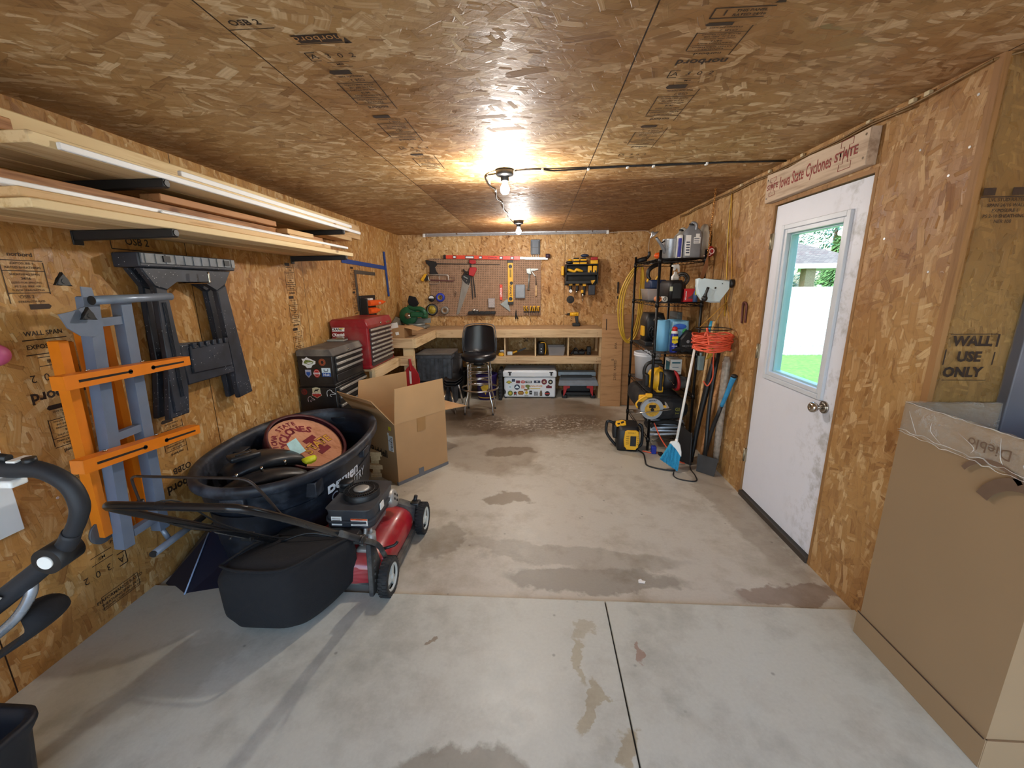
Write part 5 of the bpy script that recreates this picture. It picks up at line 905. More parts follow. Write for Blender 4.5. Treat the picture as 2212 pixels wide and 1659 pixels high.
b=MB(); b.box(2.40,2.47,5.73,6.0,0,.05,.01); b.box(2.80,2.87,5.73,6.0,0,.05,.01); b.box(2.42,2.85,5.78,5.95,.03,.075,.008); b.box(2.46,2.80,5.85,5.9,.075,.19,.004); b.build('base',m_tblk,t)
# crates and stacked chairs left of the stool
m_crate=plain('crate_grey','#454a52',.6,var=.5,sc=16); m_ctop=plain('crate_lid','#5a5551',.7,dust=.5)
for i,z in enumerate((0,.355)):
    t=thing('storage_crate','dark grey plastic crate '+('with a dusty lid, upper of two behind the dustpan' if i else 'on the floor, lower of two behind the dustpan'),'crate',(.71,5.42,z))
    b=MB(); b.box(.49,.935,5.23,5.62,z+.0,z+.34,.012); b.box(.475,.95,5.215,5.635,z+.30,z+.345,.006); 
    for k in range(8): b.box(.495+.055*k,.503+.055*k,5.212,5.23,z+.03,z+.30)
    b.build('crate_body',m_crate,t)
    if i: b=MB(); b.box(.47,.955,5.21,5.64,z+.346,z+.375,.008); b.box(.65,.69,5.23,5.6,z+.375,z+.377); b.build('lid',m_ctop,t)
for i in range(3):
    t=thing('stacked_chair','dark school-type chair with chrome legs beside the crates, '+['bottom','middle','top'][i]+' of the nested stack','chair',(.98,5.2,.0),group='chairs nested by the crates')
    z=.335+.03*i; y=5.04+.02*i
    b=MB(); b.rings([[(.86,y,z+.02),(.90,y-.02,z-.005),(1.02,y-.02,z-.005),(1.08,y+.01,z+.03),(1.08,y+.01,z+.036),(1.02,y-.02,z+.003),(.90,y-.02,z+.003),(.86,y,z+.028)],[(.86,y+.2,z+.02),(.90,y+.2,z-.01),(1.02,y+.2,z-.01),(1.08,y+.2,z+.03),(1.08,y+.2,z+.036),(1.02,y+.2,z-.002),(.90,y+.2,z-.002),(.86,y+.2,z+.028)],[(.87,y+.32,z+.30),(.91,y+.33,z+.30),(1.0,y+.33,z+.30),(1.05,y+.32,z+.30),(1.05,y+.328,z+.306),(1.0,y+.338,z+.306),(.91,y+.338,z+.306),(.87,y+.328,z+.306)]]); b.build('shell',m_tblk,t)
    if i==0:
        for a,c in (((.94,5.06,.33),(1.03,4.94,.0)),((1.0,5.3,.33),(1.03,5.45,.0)),((.90,5.28,.33),(.86,5.44,.0)),((.89,5.06,.33),(.85,4.96,0))): b=MB(); b.cyl(a,c,.014,n=12); b.build('leg',m_chrome,t)
t=thing('dustpan','red dustpan hung by its handle on the corner leg of the workbench','dustpan',(.54,4.71,.42))
b=MB(); pts=[(-.012,.21),(.012,.21),(.016,.16),(.055,.125),(.088,.07),(.104,.0),(.10,-.07),(-.10,-.07),(-.104,.0),(-.088,.07),(-.055,.125),(-.016,.16)]; b.prism(pts,0,.012,frame((.565,4.71,.50),(1,0,0),(0,.06,1)),.004); b.box(.465,.665,4.66,4.70,.425,.435,.003); b.build('pan',m_redp,t)
b=MB(); b.tube([(.565,4.698,.60),(.563,4.695,.68),(.563,4.70,.745)],[.013,.012,.016],12,4); b.build('handle',m_redp,t); b=MB(); b.box(.55,.573,4.688,4.694,.45,.61,.001); b.build('price_label',m_wht,t)
# ---------------- pegboard and what hangs on it  (back wall plane y = D)
N=NT('pegboard'); o=N.obj(); q=N.n('VectorMath',{0:o,1:(1/.0254,1/.0254,1/.0254)},operation='MULTIPLY').outputs[0]; fr_=N.n('VectorMath',{0:q},operation='FRACTION').outputs[0]; s_=N.n('SeparateXYZ',{0:fr_}).outputs
d=N.math('ADD',N.math('POWER',N.math('SUBTRACT',s_[0],.5),2),N.math('POWER',N.math('SUBTRACT',s_[2],.5),2)); hole=N.math('LESS_THAN',d,.035)
N.set(Base_Color=N.mix(hole,N.ramp(N.noise(o,20,3),[(.3,'#8f7057'),(.7,'#a3836a')]),col('#2d1f16')),Roughness=.75); m_peg=N.m
b=MB(); b.box(.448,2.092,D-.022,D-.016,1.125,1.965); b.T=Matrix.Identity(4)
pb=b; 
for x in (.47,1.27,2.06): b.box(x-.012,x+.012,D-.0165,D-.0015,1.13,1.96)
single(b,'pegboard',m_peg,'brown pegboard panel on the back wall above the workbench','pegboard')
YW=D-.024; Fb=lambda x,z,y=YW:frame((x,y,z),(1,0,0),(0,0,1))
m_orr=plain('level_red','#d8452c',.4); m_lit=plain('level_silver','#dfe3e6',.25,.5)
t=thing('box_level','long red box level hung above the pegboard','level',(1.4,YW,1.96)); Lm=frame((.693,D-.03,1.982),(1,0,-.029),(0,0,1))
b=MB(); b.prism([(0,-.026),(1.10,-.026),(1.10,.026),(0,.026)],0,.025,Lm,.002); b.build('beam',m_orr,t); b=MB(); b.prism([(1.10,-.016),(1.50,-.016),(1.50,.016),(1.10,.016)],0,.022,Lm,.002); b.build('bright_beam_end',m_lit,t,label='bright metal end'); b=MB(); b.prism([(-.02,-.028),(.02,-.028),(.02,.028),(-.02,.028)],-.002,.027,Lm,.003); b.build('end_cap',m_tblk,t)
for u,w in ((.12,.05),(.30,.13),(.50,.05),(.96,.05),(1.0,.0),(.80,.05)):
    if w: b=MB(); b.prism([(u,-.020),(u+w,-.020),(u+w,.020),(u,.020)],.0255,.027,Lm); v=b.build('vial_frame',m_tblk,t); b=MB(); b.prism([(u+.008,-.012),(u+w-.008,-.012),(u+w-.008,.012),(u+.008,.012)],.0272,.028,Lm); b.build('vial',S_w,v)
b=MB(); b.text('JOHNSON',Lm@Matrix.Translation((.70,0,.0258)),.028,.03); b.build('lettering',S_m,t,norm=False)
b=MB(); b.cyl((2.16,D-.05,1.975),(2.22,D-.05,1.975),.03,n=18); single(b,'tape_roll_small',plain('dark_purple','#3d2a3a',.5),'small dark roll at the right end of the red level','tape roll')
t=thing('hanging_caddy','grey plastic bit holder hung above the right end of the red level','caddy',(2.0,D-.01,1.98)); b=MB(); b.box(1.945,2.078,D-.035,D-.001,2.00,2.205,.006); b.build('tray',plain('slate_plastic','#4b5460',.5),t); b=MB(); b.box(1.955,1.968,D-.038,D-.035,2.01,2.18); b.box(2.055,2.068,D-.038,D-.035,2.01,2.18); b.box(1.96,2.06,D-.038,D-.035,2.09,2.095); b.build('rib',m_tblk,t)
b=MB(); 
for x in (1.965,1.995,2.025,2.055): b.tube([(x,D-.04,2.005),(x,D-.045,1.97),(x+.01,D-.04,1.955)],.004,6,3)
b.build('hook_row',m_lit,t)
# long bar clamp
t=thing('bar_clamp','long black bar clamp hung level across the top of the pegboard','clamp',(.9,YW,1.88))
b=MB(); b.prism([(.52,1.895),(1.50,1.873),(1.50,1.866),(.52,1.884)],.02,.028,Fb(0,0)); b.build('bar',m_tblk,t); b=MB(); b.prism([(.405,1.945),(.56,1.915),(.57,1.87),(.53,1.84),(.555,1.77),(.59,1.745),(.49,1.73),(.455,1.75),(.47,1.85),(.41,1.90)],.005,.035,Fb(0,0),.005); b.build('head',m_tblk,t)
t=thing('quick_clamp','red-jawed quick clamp hung upright on the pegboard behind the handsaw','clamp',(1.09,YW,1.4))
b=MB(); b.prism([(1.055,1.94),(1.15,1.93),(1.15,1.885),(1.10,1.875),(1.05,1.89)],.02,.05,Fb(0,0),.005); b.prism([(1.06,1.83),(1.145,1.83),(1.16,1.80),(1.11,1.70),(1.04,1.72),(1.04,1.78)],.01,.05,Fb(0,0),.006); b.build('jaw',m_redp,t)
b=MB(); b.tube([(.955,YW-.03,1.805),(.99,YW-.03,1.77),(1.05,YW-.03,1.76)],.010,8,4); b.tube([(.97,YW-.03,1.755),(1.01,YW-.03,1.735),(1.05,YW-.03,1.73)],.008,8,4); b.build('trigger',m_tblk,t)
b=MB(); b.prism([(1.06,1.90),(1.075,1.90),(1.092,1.38),(1.078,1.38)],.012,.018,Fb(0,0)); b.build('bar',m_tblk,t); b=MB(); b.prism([(1.095,1.70),(1.108,1.70),(1.132,1.40),(1.118,1.40)],.012,.018,Fb(0,0)); b.build('bar',m_tblk,t)
t=thing('handsaw','handsaw with a black grip hung point down on the pegboard','handsaw',(.9,YW,1.14))
b=MB(); b.prism([(.935,1.70),(1.05,1.60),(.865,1.155),(.825,1.145),(.93,1.60)],.008,.0095,Fb(0,0)); b.build('blade',plain('saw_steel','#8c8780',.45,.5,dust=.3),t)
b=MB(); b.prism([(.93,1.70),(.955,1.735),(1.01,1.745),(1.06,1.715),(1.05,1.62),(1.03,1.585),(.985,1.605),(.945,1.65)],.004,.022,Fb(0,0),.004); h=b.build('handle',m_tblk,t); b=MB(); b.prism([(.955,1.70),(.965,1.71),(1.02,1.68),(1.015,1.665)],.0225,.0235,Fb(0,0)); b.build('grip_inlay',m_agrey,h)
b=MB()
for x,z in ((.965,1.655),(1.0,1.64),(1.02,1.605)): b.cyl((x,YW-.0235,z),(x,YW-.025,z),.006,n=10)
b.build('screw',m_steel,h)
t=thing('hacksaw','hacksaw with a yellow and black handle at the left edge of the pegboard','hacksaw',(.6,YW,1.62))
b=MB(); b.tube([(.42,YW-.03,1.735),(.70,YW-.03,1.728),(.728,YW-.03,1.715),(.735,YW-.03,1.665),(.735,YW-.03,1.65)],.007,8,3); b.tube([(.425,YW-.03,1.735),(.44,YW-.03,1.66),(.46,YW-.03,1.655)],.007,8,3); b.tube([(.59,YW-.02,1.73),(.592,YW-.02,1.64),(.57,YW-.02,1.605),(.46,YW-.02,1.60),(.44,YW-.02,1.62)],.004,8,3); b.build('frame',plain('hs_frame','#b9b4ad',.4,.5),t)
b=MB(); b.prism([(.44,1.666),(.815,1.648),(.815,1.632),(.44,1.65)],.028,.030,Fb(0,0)); b.prism([(.815,1.70),(.82,1.70),(.82,1.635),(.815,1.635)],.028,.030,Fb(0,0)); b.prism([(.74,1.70),(.82,1.70),(.82,1.696),(.74,1.696)],.028,.030,Fb(0,0)); b.build('blade',plain('hs_blade','#5a3030',.5),t)
b=MB(); b.prism([(.375,1.745),(.42,1.745),(.355,1.635),(.315,1.66)],.01,.045,Fb(0,0),.004); b.build('handle',m_yel,t); b=MB(); b.prism([(.41,1.735),(.435,1.72),(.43,1.655),(.40,1.645),(.37,1.66)],.01,.04,Fb(0,0),.004); b.build('grip',m_tblk,t)
def tape(x,z,r,ri,w,m_,name,label,core=None):
    t=thing(name,label,'tape roll',(x,YW,z)); b=MB(); b.T=Fb(x,z)@Matrix.Translation((0,0,.004)); b.lathe([(ri,0),(r,0),(r,w),(ri,w),(ri,0)],36,cap=False); b.build('roll',m_,t)
    b=MB(); b.T=Fb(x,z)@Matrix.Translation((0,0,.004)); 
    if core: b.lathe([(ri-.004,-.001),(ri,-.001),(ri,w+.001),(ri-.004,w+.001),(ri-.004,-.001)],36,cap=False); b.build('core',core,t)
    else: b.lathe([(.001,.0),(ri,.0),(ri,w-.004),(.001,w-.004)],36); b.build('core',m_c3 if name!='tape_measure' else m_steel,t)
m_c3=plain('yellow_print_disc','#b09a35',.5,var=.5,sc=60)
tape(.60,1.405,.064,.034,.05,plain('blue_tape','#2e3fb4',.5),'masking_tape','roll of blue painter tape on the pegboard',m_c3); tape(.66,1.215,.058,.030,.055,plain('grey_tape','#8d8a86',.4,.2),'duct_tape_roll','roll of grey duct tape at the bottom left of the pegboard',m_card)
tape(.462,1.225,.088,.062,.03,m_tblk,'saw_blade_case','round black blade disc with a yellow centre on the pegboard',None)
b=MB(); b.torus(Fb(.462,1.225)@Vector((0,0,.036)),.068,.004,(0,1,0),n=36); single(b,'blade_ring',m_agrey,'pale ring around the yellow blade disc','ring')
t=thing('tape_measure','small black and silver tape measure at the left of the pegboard','tape measure',(.463,YW,1.39)); b=MB(); b.T=Fb(.463,1.39); b.lathe([(.001,.002),(.046,.002),(.048,.03),(.044,.036),(.001,.036)],30); bo=b.build('case',m_tblk,t); b=MB(); b.prism([(.038*math.cos(a),.038*math.sin(a)) for a in [PI*i/12 for i in range(13)]],.0365,.038,Fb(.463,1.392)); b.build('label',S_w,bo)
b=MB(); 
for i,dz in enumerate((0,-.03,-.06)): b.tube([(.80,YW-.004,1.50+dz),(.83,YW-.03,1.49+dz),(.85-.02*i,YW-.02,1.46+dz)],.003,6,3)
single(b,'hook_cluster',m_gsq,'bare grey peg hooks left of the handsaw','hook')
b=MB(); b.box(1.315,1.415,YW-.035,YW-.004,1.25,1.385,.004); single(b,'parts_box',plain('milky_plastic','#a29a9a',.3,var=.25,sc=60),'small clear flat parts box low on the pegboard','box')
b=MB(); b.T=Fb(1.508,1.47); b.prism([(-.022,-.11),(.018,-.115),(.022,.11),(-.018,.115)],.004,.02,Matrix.Identity(4),.003); o=single(b,'red_marker_card',m_orr,'narrow red card pack hung left of the yellow level','card pack'); 
b=MB(); b.text('LENOX',Fb(1.508,1.47,YW-.0205)@Matrix.Rotation(PI/2,4,'Z'),.04,.02); b.build('lettering',S_w,o,norm=False)
t=thing('torpedo_level','upright yellow level with black ends on the pegboard','level',(1.65,YW,1.29)); b=MB(); b.box(1.612,1.688,YW-.03,YW-.004,1.30,1.92,.003); lv=b.build('beam',m_yel,t)
for z0,z1 in ((1.293,1.335),(1.885,1.925)): b=MB(); b.box(1.608,1.692,YW-.033,YW-.002,z0,z1,.004); b.build('end_cap',m_tblk,t)
b=MB()
for z in (1.835,1.375): b.cyl((1.65,YW-.031,z),(1.65,YW-.033,z),.027,n=22)
b.cyl((1.663,YW-.031,1.60),(1.663,YW-.033,1.60),.024,n=22); b.build('vial_frame',m_tblk,lv); b=MB(); b.prism([(-.012,-.055),(.012,-.055),(.012,.055),(-.012,.055)],.0305,.032,Fb(1.652,1.74),.003); b.build('hand_slot',plain('slot_olive','#8a7326',.6),lv)
b=MB(); b.text('DEWALT',Fb(1.65,1.49,YW-.0312)@Matrix.Rotation(-PI/2,4,'Z'),.038,.04); b.build('lettering',S_k,lv,norm=False)
b=MB(); b.prism([(1.50,1.31),(1.645,1.20),(1.635,1.19),(1.49,1.30)],.004,.014,Fb(0,0)); b.prism([(1.505,1.305),(1.64,1.205),(1.60,1.375)],.006,.008,Fb(0,0)); single(b,'speed_square',m_agrey,'triangular aluminium speed square beside the yellow level','square')
t=thing('drill_bit_case','grey plastic bit case on the pegboard, right of the yellow level','case',(1.79,YW,1.38)); b=MB(); b.box(1.72,1.865,YW-.05,YW-.003,1.38,1.58,.012,3); bc=b.build('case',plain('case_grey','#7d858f',.5),t); b=MB(); b.box(1.735,1.85,YW-.053,YW-.05,1.40,1.565,.006); b.build('front_panel',plain('case_grey2','#868e98',.45),bc)
t=thing('caulking_gun','grey caulking gun hung nose down at the right of the pegboard','caulking gun',(1.93,YW,1.5))
b=MB(); b.prism([(1.88,1.80),(1.945,1.81),(1.955,1.72),(1.89,1.735)],.01,.03,Fb(0,0),.004); b.prism([(1.945,1.80),(2.05,1.80),(2.055,1.785),(2.0,1.77),(1.95,1.77)],.012,.026,Fb(0,0)); b.prism([(1.95,1.77),(1.965,1.765),(2.015,1.70),(2.0,1.695)],.012,.026,Fb(0,0)); b.cyl((1.925,YW-.03,1.73),(1.912,YW-.03,1.515),.011,n=12); b.cyl((1.93,YW-.03,1.51),(1.89,YW-.03,1.512),.008,n=10); b.build('frame',m_agrey,t)
t=thing('wood_file','thin file with a pale wooden handle at the right of the pegboard','file',(2.02,YW,1.4)); b=MB(); b.cyl((2.025,YW-.012,1.56),(2.02,YW-.012,1.70),.008,.004,8); b.build('blade',m_gsq,t); b=MB(); b.tube([(2.025,YW-.015,1.565),(2.026,YW-.015,1.50),(2.025,YW-.015,1.41)],[.008,.014,.013],12,3); b.build('handle',m_pine,t)
# screwdrivers in their rack
t=thing('screwdriver_rack','wire rack for screwdrivers at the lower right of the pegboard','rack',(1.96,YW,1.18)); b=MB(); b.box(1.84,2.075,YW-.06,YW-.052,1.178,1.186); b.box(1.84,2.075,YW-.01,YW-.002,1.178,1.186)
for i in range(8): b.box(1.845+.031*i,1.850+.031*i,YW-.06,YW,1.170,1.186)
b.build('wire_frame',m_tblk,t)
def scr(x,z,tilt,L,label):
    t=thing('screwdriver',label,'screwdriver',(x,YW-.03,z),(0,tilt,0),'screwdrivers in the wire rack'); b=MB(); b.lathe([(.006,.0),(.013,.012),(.014,.05),(.011,.072),(.001,.076)],14); h=b.build('handle',m_yel,t,world=False); b=MB()
    for k in range(4): b.T=Matrix.Rotation(k*PI/2+.4,4,'Z'); b.box(.0115,.0150,-.005,.005,.012,.062,.002)
    b.build('grip_inlay',m_tblk,h,world=False); b=MB(); b.cyl((0,0,0),(0,0,-L),.0035,n=8); b.build('shaft',m_steel,t,world=False)
for i,(x,tl,L) in enumerate(((1.865,-.25,.06),(1.905,-.3,.16),(1.945,.05,.06),(1.975,.2,.05),(2.005,.05,.05),(2.035,.25,.05),(2.06,.1,.05))): scr(x,1.195,tl,L,'yellow and black screwdriver, '+['leftmost','second from the left, with the long shaft','third from the left','fourth from the left','fifth from the left','sixth from the left','rightmost'][i]+' in the wire rack')
b=MB(); b.tube([(1.728,YW-.012,1.215),(1.73,YW-.012,1.14),(1.755,YW-.012,1.08)],[.004,.010,.008],8,3); b.tube([(1.728,YW-.014,1.215),(1.722,YW-.014,1.14),(1.72,YW-.014,1.08)],[.004,.010,.008],8,3); single(b,'pliers',m_tblk,'black pliers hung at the bottom edge of the pegboard','pliers')
t=thing('magnetic_tray','black wall tray with small bottles at the bottom of the pegboard','tray',(1.21,YW,1.14)); b=MB(); b.box(1.01,1.42,YW-.075,YW-.003,1.15,1.185,.004)
for i in range(5): b.box(1.02+.083*i,1.09+.083*i,YW-.078,YW-.01,1.16,1.20,.006)
b.build('tray',m_tblk,t); b=MB(); b.ell((1.10,YW-.05,1.215),(.03,.022,.022)); b.ell((1.145,YW-.045,1.21),(.026,.02,.018)); b.build('crumpled_foil',plain('foil','#d5d2cd',.2,.8),t)
b=MB(); b.box(.55,.56,0,0,0,0) if False else None
# ---------------- power tool rack
m_rk=plain('rack_black','#101012',.5)
t=thing('power_tool_rack','black wall rack holding yellow power tools, right of the pegboard','rack',(2.66,D-.1,1.6))
b=MB(); b.box(2.44,2.90,D-.19,D-.002,1.835,1.85,.003); b.build('top_shelf',m_rk,t); b=MB(); b.box(2.44,2.90,D-.19,D-.002,1.70,1.715,.003); b.box(2.44,2.90,D-.19,D-.183,1.715,1.735); b.build('middle_shelf',m_rk,t)
b=MB(); b.box(2.44,2.455,D-.19,D-.002,1.58,1.85); b.box(2.885,2.90,D-.19,D-.002,1.58,1.85); b.box(2.44,2.90,D-.012,D-.002,1.56,1.85); b.box(2.445,2.80,D-.20,D-.02,1.58,1.62,.004); b.build('side_panel',m_rk,t)
def batt(x,z,w,h,mt,label,y=D-.15,red=False):
    t=thing('tool_battery',label,'battery',(x,y,z)); b=MB(); b.box(x-w/2,x+w/2,y-.035,y+.05,z,z+h*.55,.005); b.build('base',mt,t); b=MB(); b.box(x-w/2+.004,x+w/2-.004,y-.032,y+.045,z+h*.56,z+h,.006); b.build('cover',m_tblk if not red else m_redp,t)
batt(2.59,1.851,.095,.042,m_yel,'yellow and black tool battery lying on the rack, lower of the left pair'); batt(2.59,1.894,.085,.042,m_yel,'yellow and black tool battery, upper of the left pair')
batt(2.69,1.851,.095,.042,m_yel,'yellow and black tool battery lying on the rack, lower of the middle pair'); batt(2.69,1.894,.085,.042,m_yel,'yellow and black tool battery with a dark pack on it, middle of the rack')
batt(2.84,1.851,.10,.09,m_yel,'red-topped yellow battery at the right end of the rack',red=True)
b=MB(); b.ell((2.71,D-.14,1.965),(.06,.04,.022)); single(b,'sunglasses_case',S_n,'dark navy case lying on top of the middle battery pair','case')
t=thing('sander','black and yellow sander at the left end of the rack top','sander',(2.50,D-.12,1.851)); b=MB(); b.ell((2.50,D-.13,1.875),(.055,.05,.024)); b.build('base',m_tblk,t); b=MB(); b.ell((2.505,D-.14,1.905),(.035,.03,.014)); b.cyl((2.505,D-.16,1.91),(2.505,D-.165,1.92),.012,n=12); b.build('cap',m_yel,t)
t=thing('impact_tool','yellow tool lying in the middle level of the rack','power tool',(2.56,D-.12,1.736)); b=MB(); b.tube([(2.465,D-.13,1.78),(2.52,D-.135,1.765),(2.57,D-.135,1.75),(2.60,D-.135,1.775),(2.64,D-.135,1.765),(2.69,D-.13,1.752)],[.018,.020,.016,.021,.020,.012],12,4); b.build('body',m_yel,t); b=MB(); b.box(2.48,2.70,D-.12,D-.05,1.737,1.76,.01); b.build('blade_guard',m_tblk,t)
for x,l in ((2.785,'left'),(2.855,'right')):
    t=thing('charger','yellow upright charger on the middle rack level, %s of two'%l,'charger',(x,D-.14,1.716)); b=MB(); b.box(x-.028,x+.028,D-.185,D-.12,1.717,1.825,.010); b.build('body',m_yel,t); b=MB(); b.box(x-.004,x+.018,D-.188,D-.185,1.735,1.76,.002); b.build('port',m_tblk,t)
def hung(x,z0,z1,kind,label):
    t=thing('hanging_tool',label,'power tool',(x,D-.13,z1),group='power tools hung under the rack'); b=MB(); b.box(x-.025,x+.025,D-.165,D-.10,z0-.045,z0,.008); b.build('battery_end',m_yel,t); b=MB(); b.tube([(x,D-.13,z0-.03),(x,D-.13,(z0+z1)/2),(x,D-.13,z1)],[.022,.020,.024],12,3); b.build('body',m_tblk,t)
    if kind==0: b=MB(); b.cyl((x,D-.16,z1+.02),(x,D-.165,z1+.02),.022,n=20); b.build('gear_badge',S_w,t); b=MB(); b.cyl((x,D-.15,z1-.10),(x,D-.165,z1-.10),.055,n=28); b.build('disc',m_rub,t)
    if kind==1: b=MB(); b.tube([(x,D-.13,z1+.01),(x-.02,D-.14,z1-.03)],[.018,.01],10); b.build('nose',m_steel,t)
    if kind==2: b=MB(); b.cyl((x-.02,D-.15,z1+.03),(x-.02,D-.15,z1-.04),.02,.014,16); b.cyl((x-.02,D-.15,z1-.04),(x-.02,D-.15,z1-.10),.012,.004,12); b.build('chuck',m_steel,t); b=MB(); b.box(x-.045,x-.01,D-.155,D-.12,z1+.03,z1+.075,.008); b.build('collar',m_yel,t)
hung(2.52,1.60,1.46,0,'grinder with a white badge and black disc, hung leftmost under the rack'); hung(2.615,1.60,1.48,1,'slim black ratchet hung second under the rack'); hung(2.715,1.59,1.42,2,'drill with a steel chuck hung third under the rack')
t=thing('charger_block','dark grey charger hanging under the right end of the rack','charger',(2.82,D-.12,1.42)); b=MB(); b.box(2.775,2.87,D-.16,D-.09,1.42,1.565,.010); b.build('body',plain('slate2','#30333c',.5),t); b=MB(); b.prism([(-.04,0),(.04,.01),(0,-.05)],0,.02,frame((2.825,D-.15,1.62),(1,0,0),(0,0,1))); b.build('yellow_grip',m_yel,t)
b=MB(); b.box(2.385,2.425,D-.10,D-.04,1.70,1.83,.010); single(b,'stud_finder',m_yel,'small yellow tool clipped on the left side of the rack','tool')
# ---------------- plywood sheets leaning by the right end of the bench
m_pl=wood('plywood','#c49a6c','#a57c50',0,1.6,.7,knots=False); m_pl2=wood('plywood_b','#b98f62','#9a7148',0,1.6,.7,knots=False)
b=MB(); b.T=Matrix.Translation((3.0,5.335,0))@Matrix.Rotation(-.055,4,'X'); b.box(-.125,.135,0,.019,0,1.205,.001); b.T=b.T@Matrix.Identity(4); o=single(b,'plywood_sheet',m_pl,'narrow plywood sheet leaning upright at the right end of the workbench','plywood')
b=MB(); b.T=Matrix.Translation((3.0,5.334,0))@Matrix.Rotation(-.055,4,'X')
for i,(ch,z) in enumerate((('APA',.80),('RATED',.55),('23/32',.40),('B',.62))): b.text(ch,frame((.055 if i!=3 else .02,-.0008,z),(0,0,1),(-1,0,0)),.045,.0)
b.box(-.08,-.068,-.0008,0,1.0,1.14); b.build('print',m_ink2,o,norm=False)
b=MB(); b.T=Matrix.Translation((3.2,5.40,0))@Matrix.Rotation(-.05,4,'X'); b.box(-.10,.25,0,.019,0,1.19,.001); single(b,'plywood_sheet',m_pl2,'second plywood sheet standing behind the first, half hidden by the wire shelving','plywood')
# ---------------- black wire shelving on the right, narrow end to the viewer
SX0,SX1,SY0,SY1=3.115,3.500,3.84,4.78; LV=(.125,.555,.945,1.40,1.78)
m_wire=plain('wire_black','#17181a',.35,.4)
t=thing('wire_shelving','tall black wire shelving unit against the right wall beside the door','shelving',(3.3,4.3,0)); shelf_t=t
for x in (SX0,SX1):
    for y in (SY0,SY1):
        b=MB(); b.cyl((x,y,.0),(x,y,1.85),.0125,n=14); 
        for k in range(34): b.cyl((x,y,.06+.052*k),(x,y,.062+.052*k),.0131,n=12)
        b.build('post',m_wire,t)
for z in LV:
    b=MB(); n=int((SY1-SY0)/.026)
    for i in range(1,n): y=SY0+(SY1-SY0)*i/n; b.cyl((SX0,y,z+.002),(SX1,y,z+.002),.0018,n=5)
    for x in (SX0+.13,SX0+.26): b.cyl((x,SY0,z-.003),(x,SY1,z-.003),.003,n=6)
    for (a,c) in (((SX0,SY0),(SX1,SY0)),((SX0,SY1),(SX1,SY1)),((SX0,SY0),(SX0,SY1)),((SX1,SY0),(SX1,SY1))):
        for dz in (0,-.030): b.cyl((*a,z+dz),(*c,z+dz),.0035,n=8)
        L=math.dist(a,c); m=int(L/.05); P=[(a[0]+(c[0]-a[0])*k/m,a[1]+(c[1]-a[1])*k/m,z-(.030 if k%2 else 0)) for k in range(m+1)]; b.tube(P,.002,5)
    for x in (SX0,SX1):
        for y in (SY0,SY1): b.cyl((x,y,z-.038),(x,y,z+.008),.018,.016,14)
    b.build('wire_shelf',m_wire,t)
U=lambda i:LV[i]+.006
# ---- top shelf
m_galv=plain('galvanised','#a9adb0',.3,.7,var=.15); m_cangr=plain('can_grey','#7e8286',.4,.3)
t=thing('watering_can','grey metal watering can on the top shelf, its spout pointing up and left','watering can',(3.24,4.05,U(4)))
b=MB(); b.lathe([(.001,0),(.075,0),(.078,.005),(.072,.17),(.074,.175)],30,(3.26,4.08,U(4))); b.build('can_body',m_galv,t)
b=MB(); b.tube([(3.22,4.05,1.83),(3.17,4.02,1.90),(3.11,4.0,1.97)],[.022,.015,.011],14,3); b.build('spout',m_cangr,t); b=MB(); b.T=frame((3.085,3.995,1.995),(.75,0,.62),(0,1,0)); b.lathe([(.012,.03),(.014,.015),(.046,-.002),(.046,-.008),(.001,-.010)],26); b.T=Matrix.Identity(4); b.build('rose',m_galv,t)
b=MB(); b.tube([(3.16,4.02,1.92),(3.21,4.05,1.95),(3.25,4.08,1.96)],.006,8,3); b.build('handle',m_wire,t)
m_blu=plain('jug_blue','#3b3f9b',.4)
t=thing('spray_can','slim white and blue bottle between the watering can and the big grey jug','bottle',(3.33,3.98,U(4))); b=MB(); b.box(3.295,3.33,3.94,4.02,U(4),U(4)+.20,.010); b.build('bottle',m_wht,t); b=MB(); b.box(3.292,3.318,3.937,3.96,U(4)+.01,U(4)+.17,.004); b.build('label',m_blu,t)
def jug(x,y,w,d,h,m_,label,lab=True):
    t=thing('oil_jug',label,'jug',(x,y,U(4))); z=U(4); b=MB(); R4=lambda s,zz,r:[(px,py,zz) for px,py,_ in rrect(x-w/2*s,x+w/2*s,y-d/2*s,y+d/2*s,0,r)]
    b.rings([R4(.94,z,.02),R4(1,z+.012,.025),R4(1,z+h*.68,.025),R4(.86,z+h*.80,.03),R4(.5,z+h*.90,.02),R4(.40,z+h*.95,.015)]); b.build('jug_body',m_,t)
    b=MB(); b.tube([(x+w*.1,y-d*.3,z+h*.78),(x+w*.12,y-d*.34,z+h*.96),(x-w*.05,y-d*.1,z+h*1.03),(x-w*.15,y,z+h*.92)],.012,10,4); b.build('handle',m_,t)
    b=MB(); b.cyl((x-.01,y,z+h*.93),(x-.01,y,z+h*1.01),.022,n=16); b.build('cap',m_blk,t)
    if lab:
        b=MB(); b.box(x-w*.44,x-w*.16,y-d/2-.0025,y-d/2,z+.02,z+h*.66); b.box(x-.0*w,x+w*.36,y-d/2-.0025,y-d/2,z+h*.42,z+h*.60); b.box(x+w*.1,x+w*.3,y-d/2-.0025,y-d/2,z+h*.60,z+h*.70); l=b.build('label',m_wht,t); b=MB()
        for k in range(5): b.box(x-w*.40,x-w*.20,y-d/2-.0035,y-d/2-.0025,z+.04+.022*k,z+.05+.022*k)
        for k in range(3): b.box(x+.02*w,x+w*.3,y-d/2-.0035,y-d/2-.0025,z+h*(.45+.05*k),z+h*(.47+.05*k))
        b.build('print',S_n,l)
m_jg=plain('jug_grey','#86898e',.35,.2,var=.12)
jug(3.415,3.98,.155,.11,.29,m_jg,'tall silver-grey oil jug with white labels, largest on the top shelf'); 
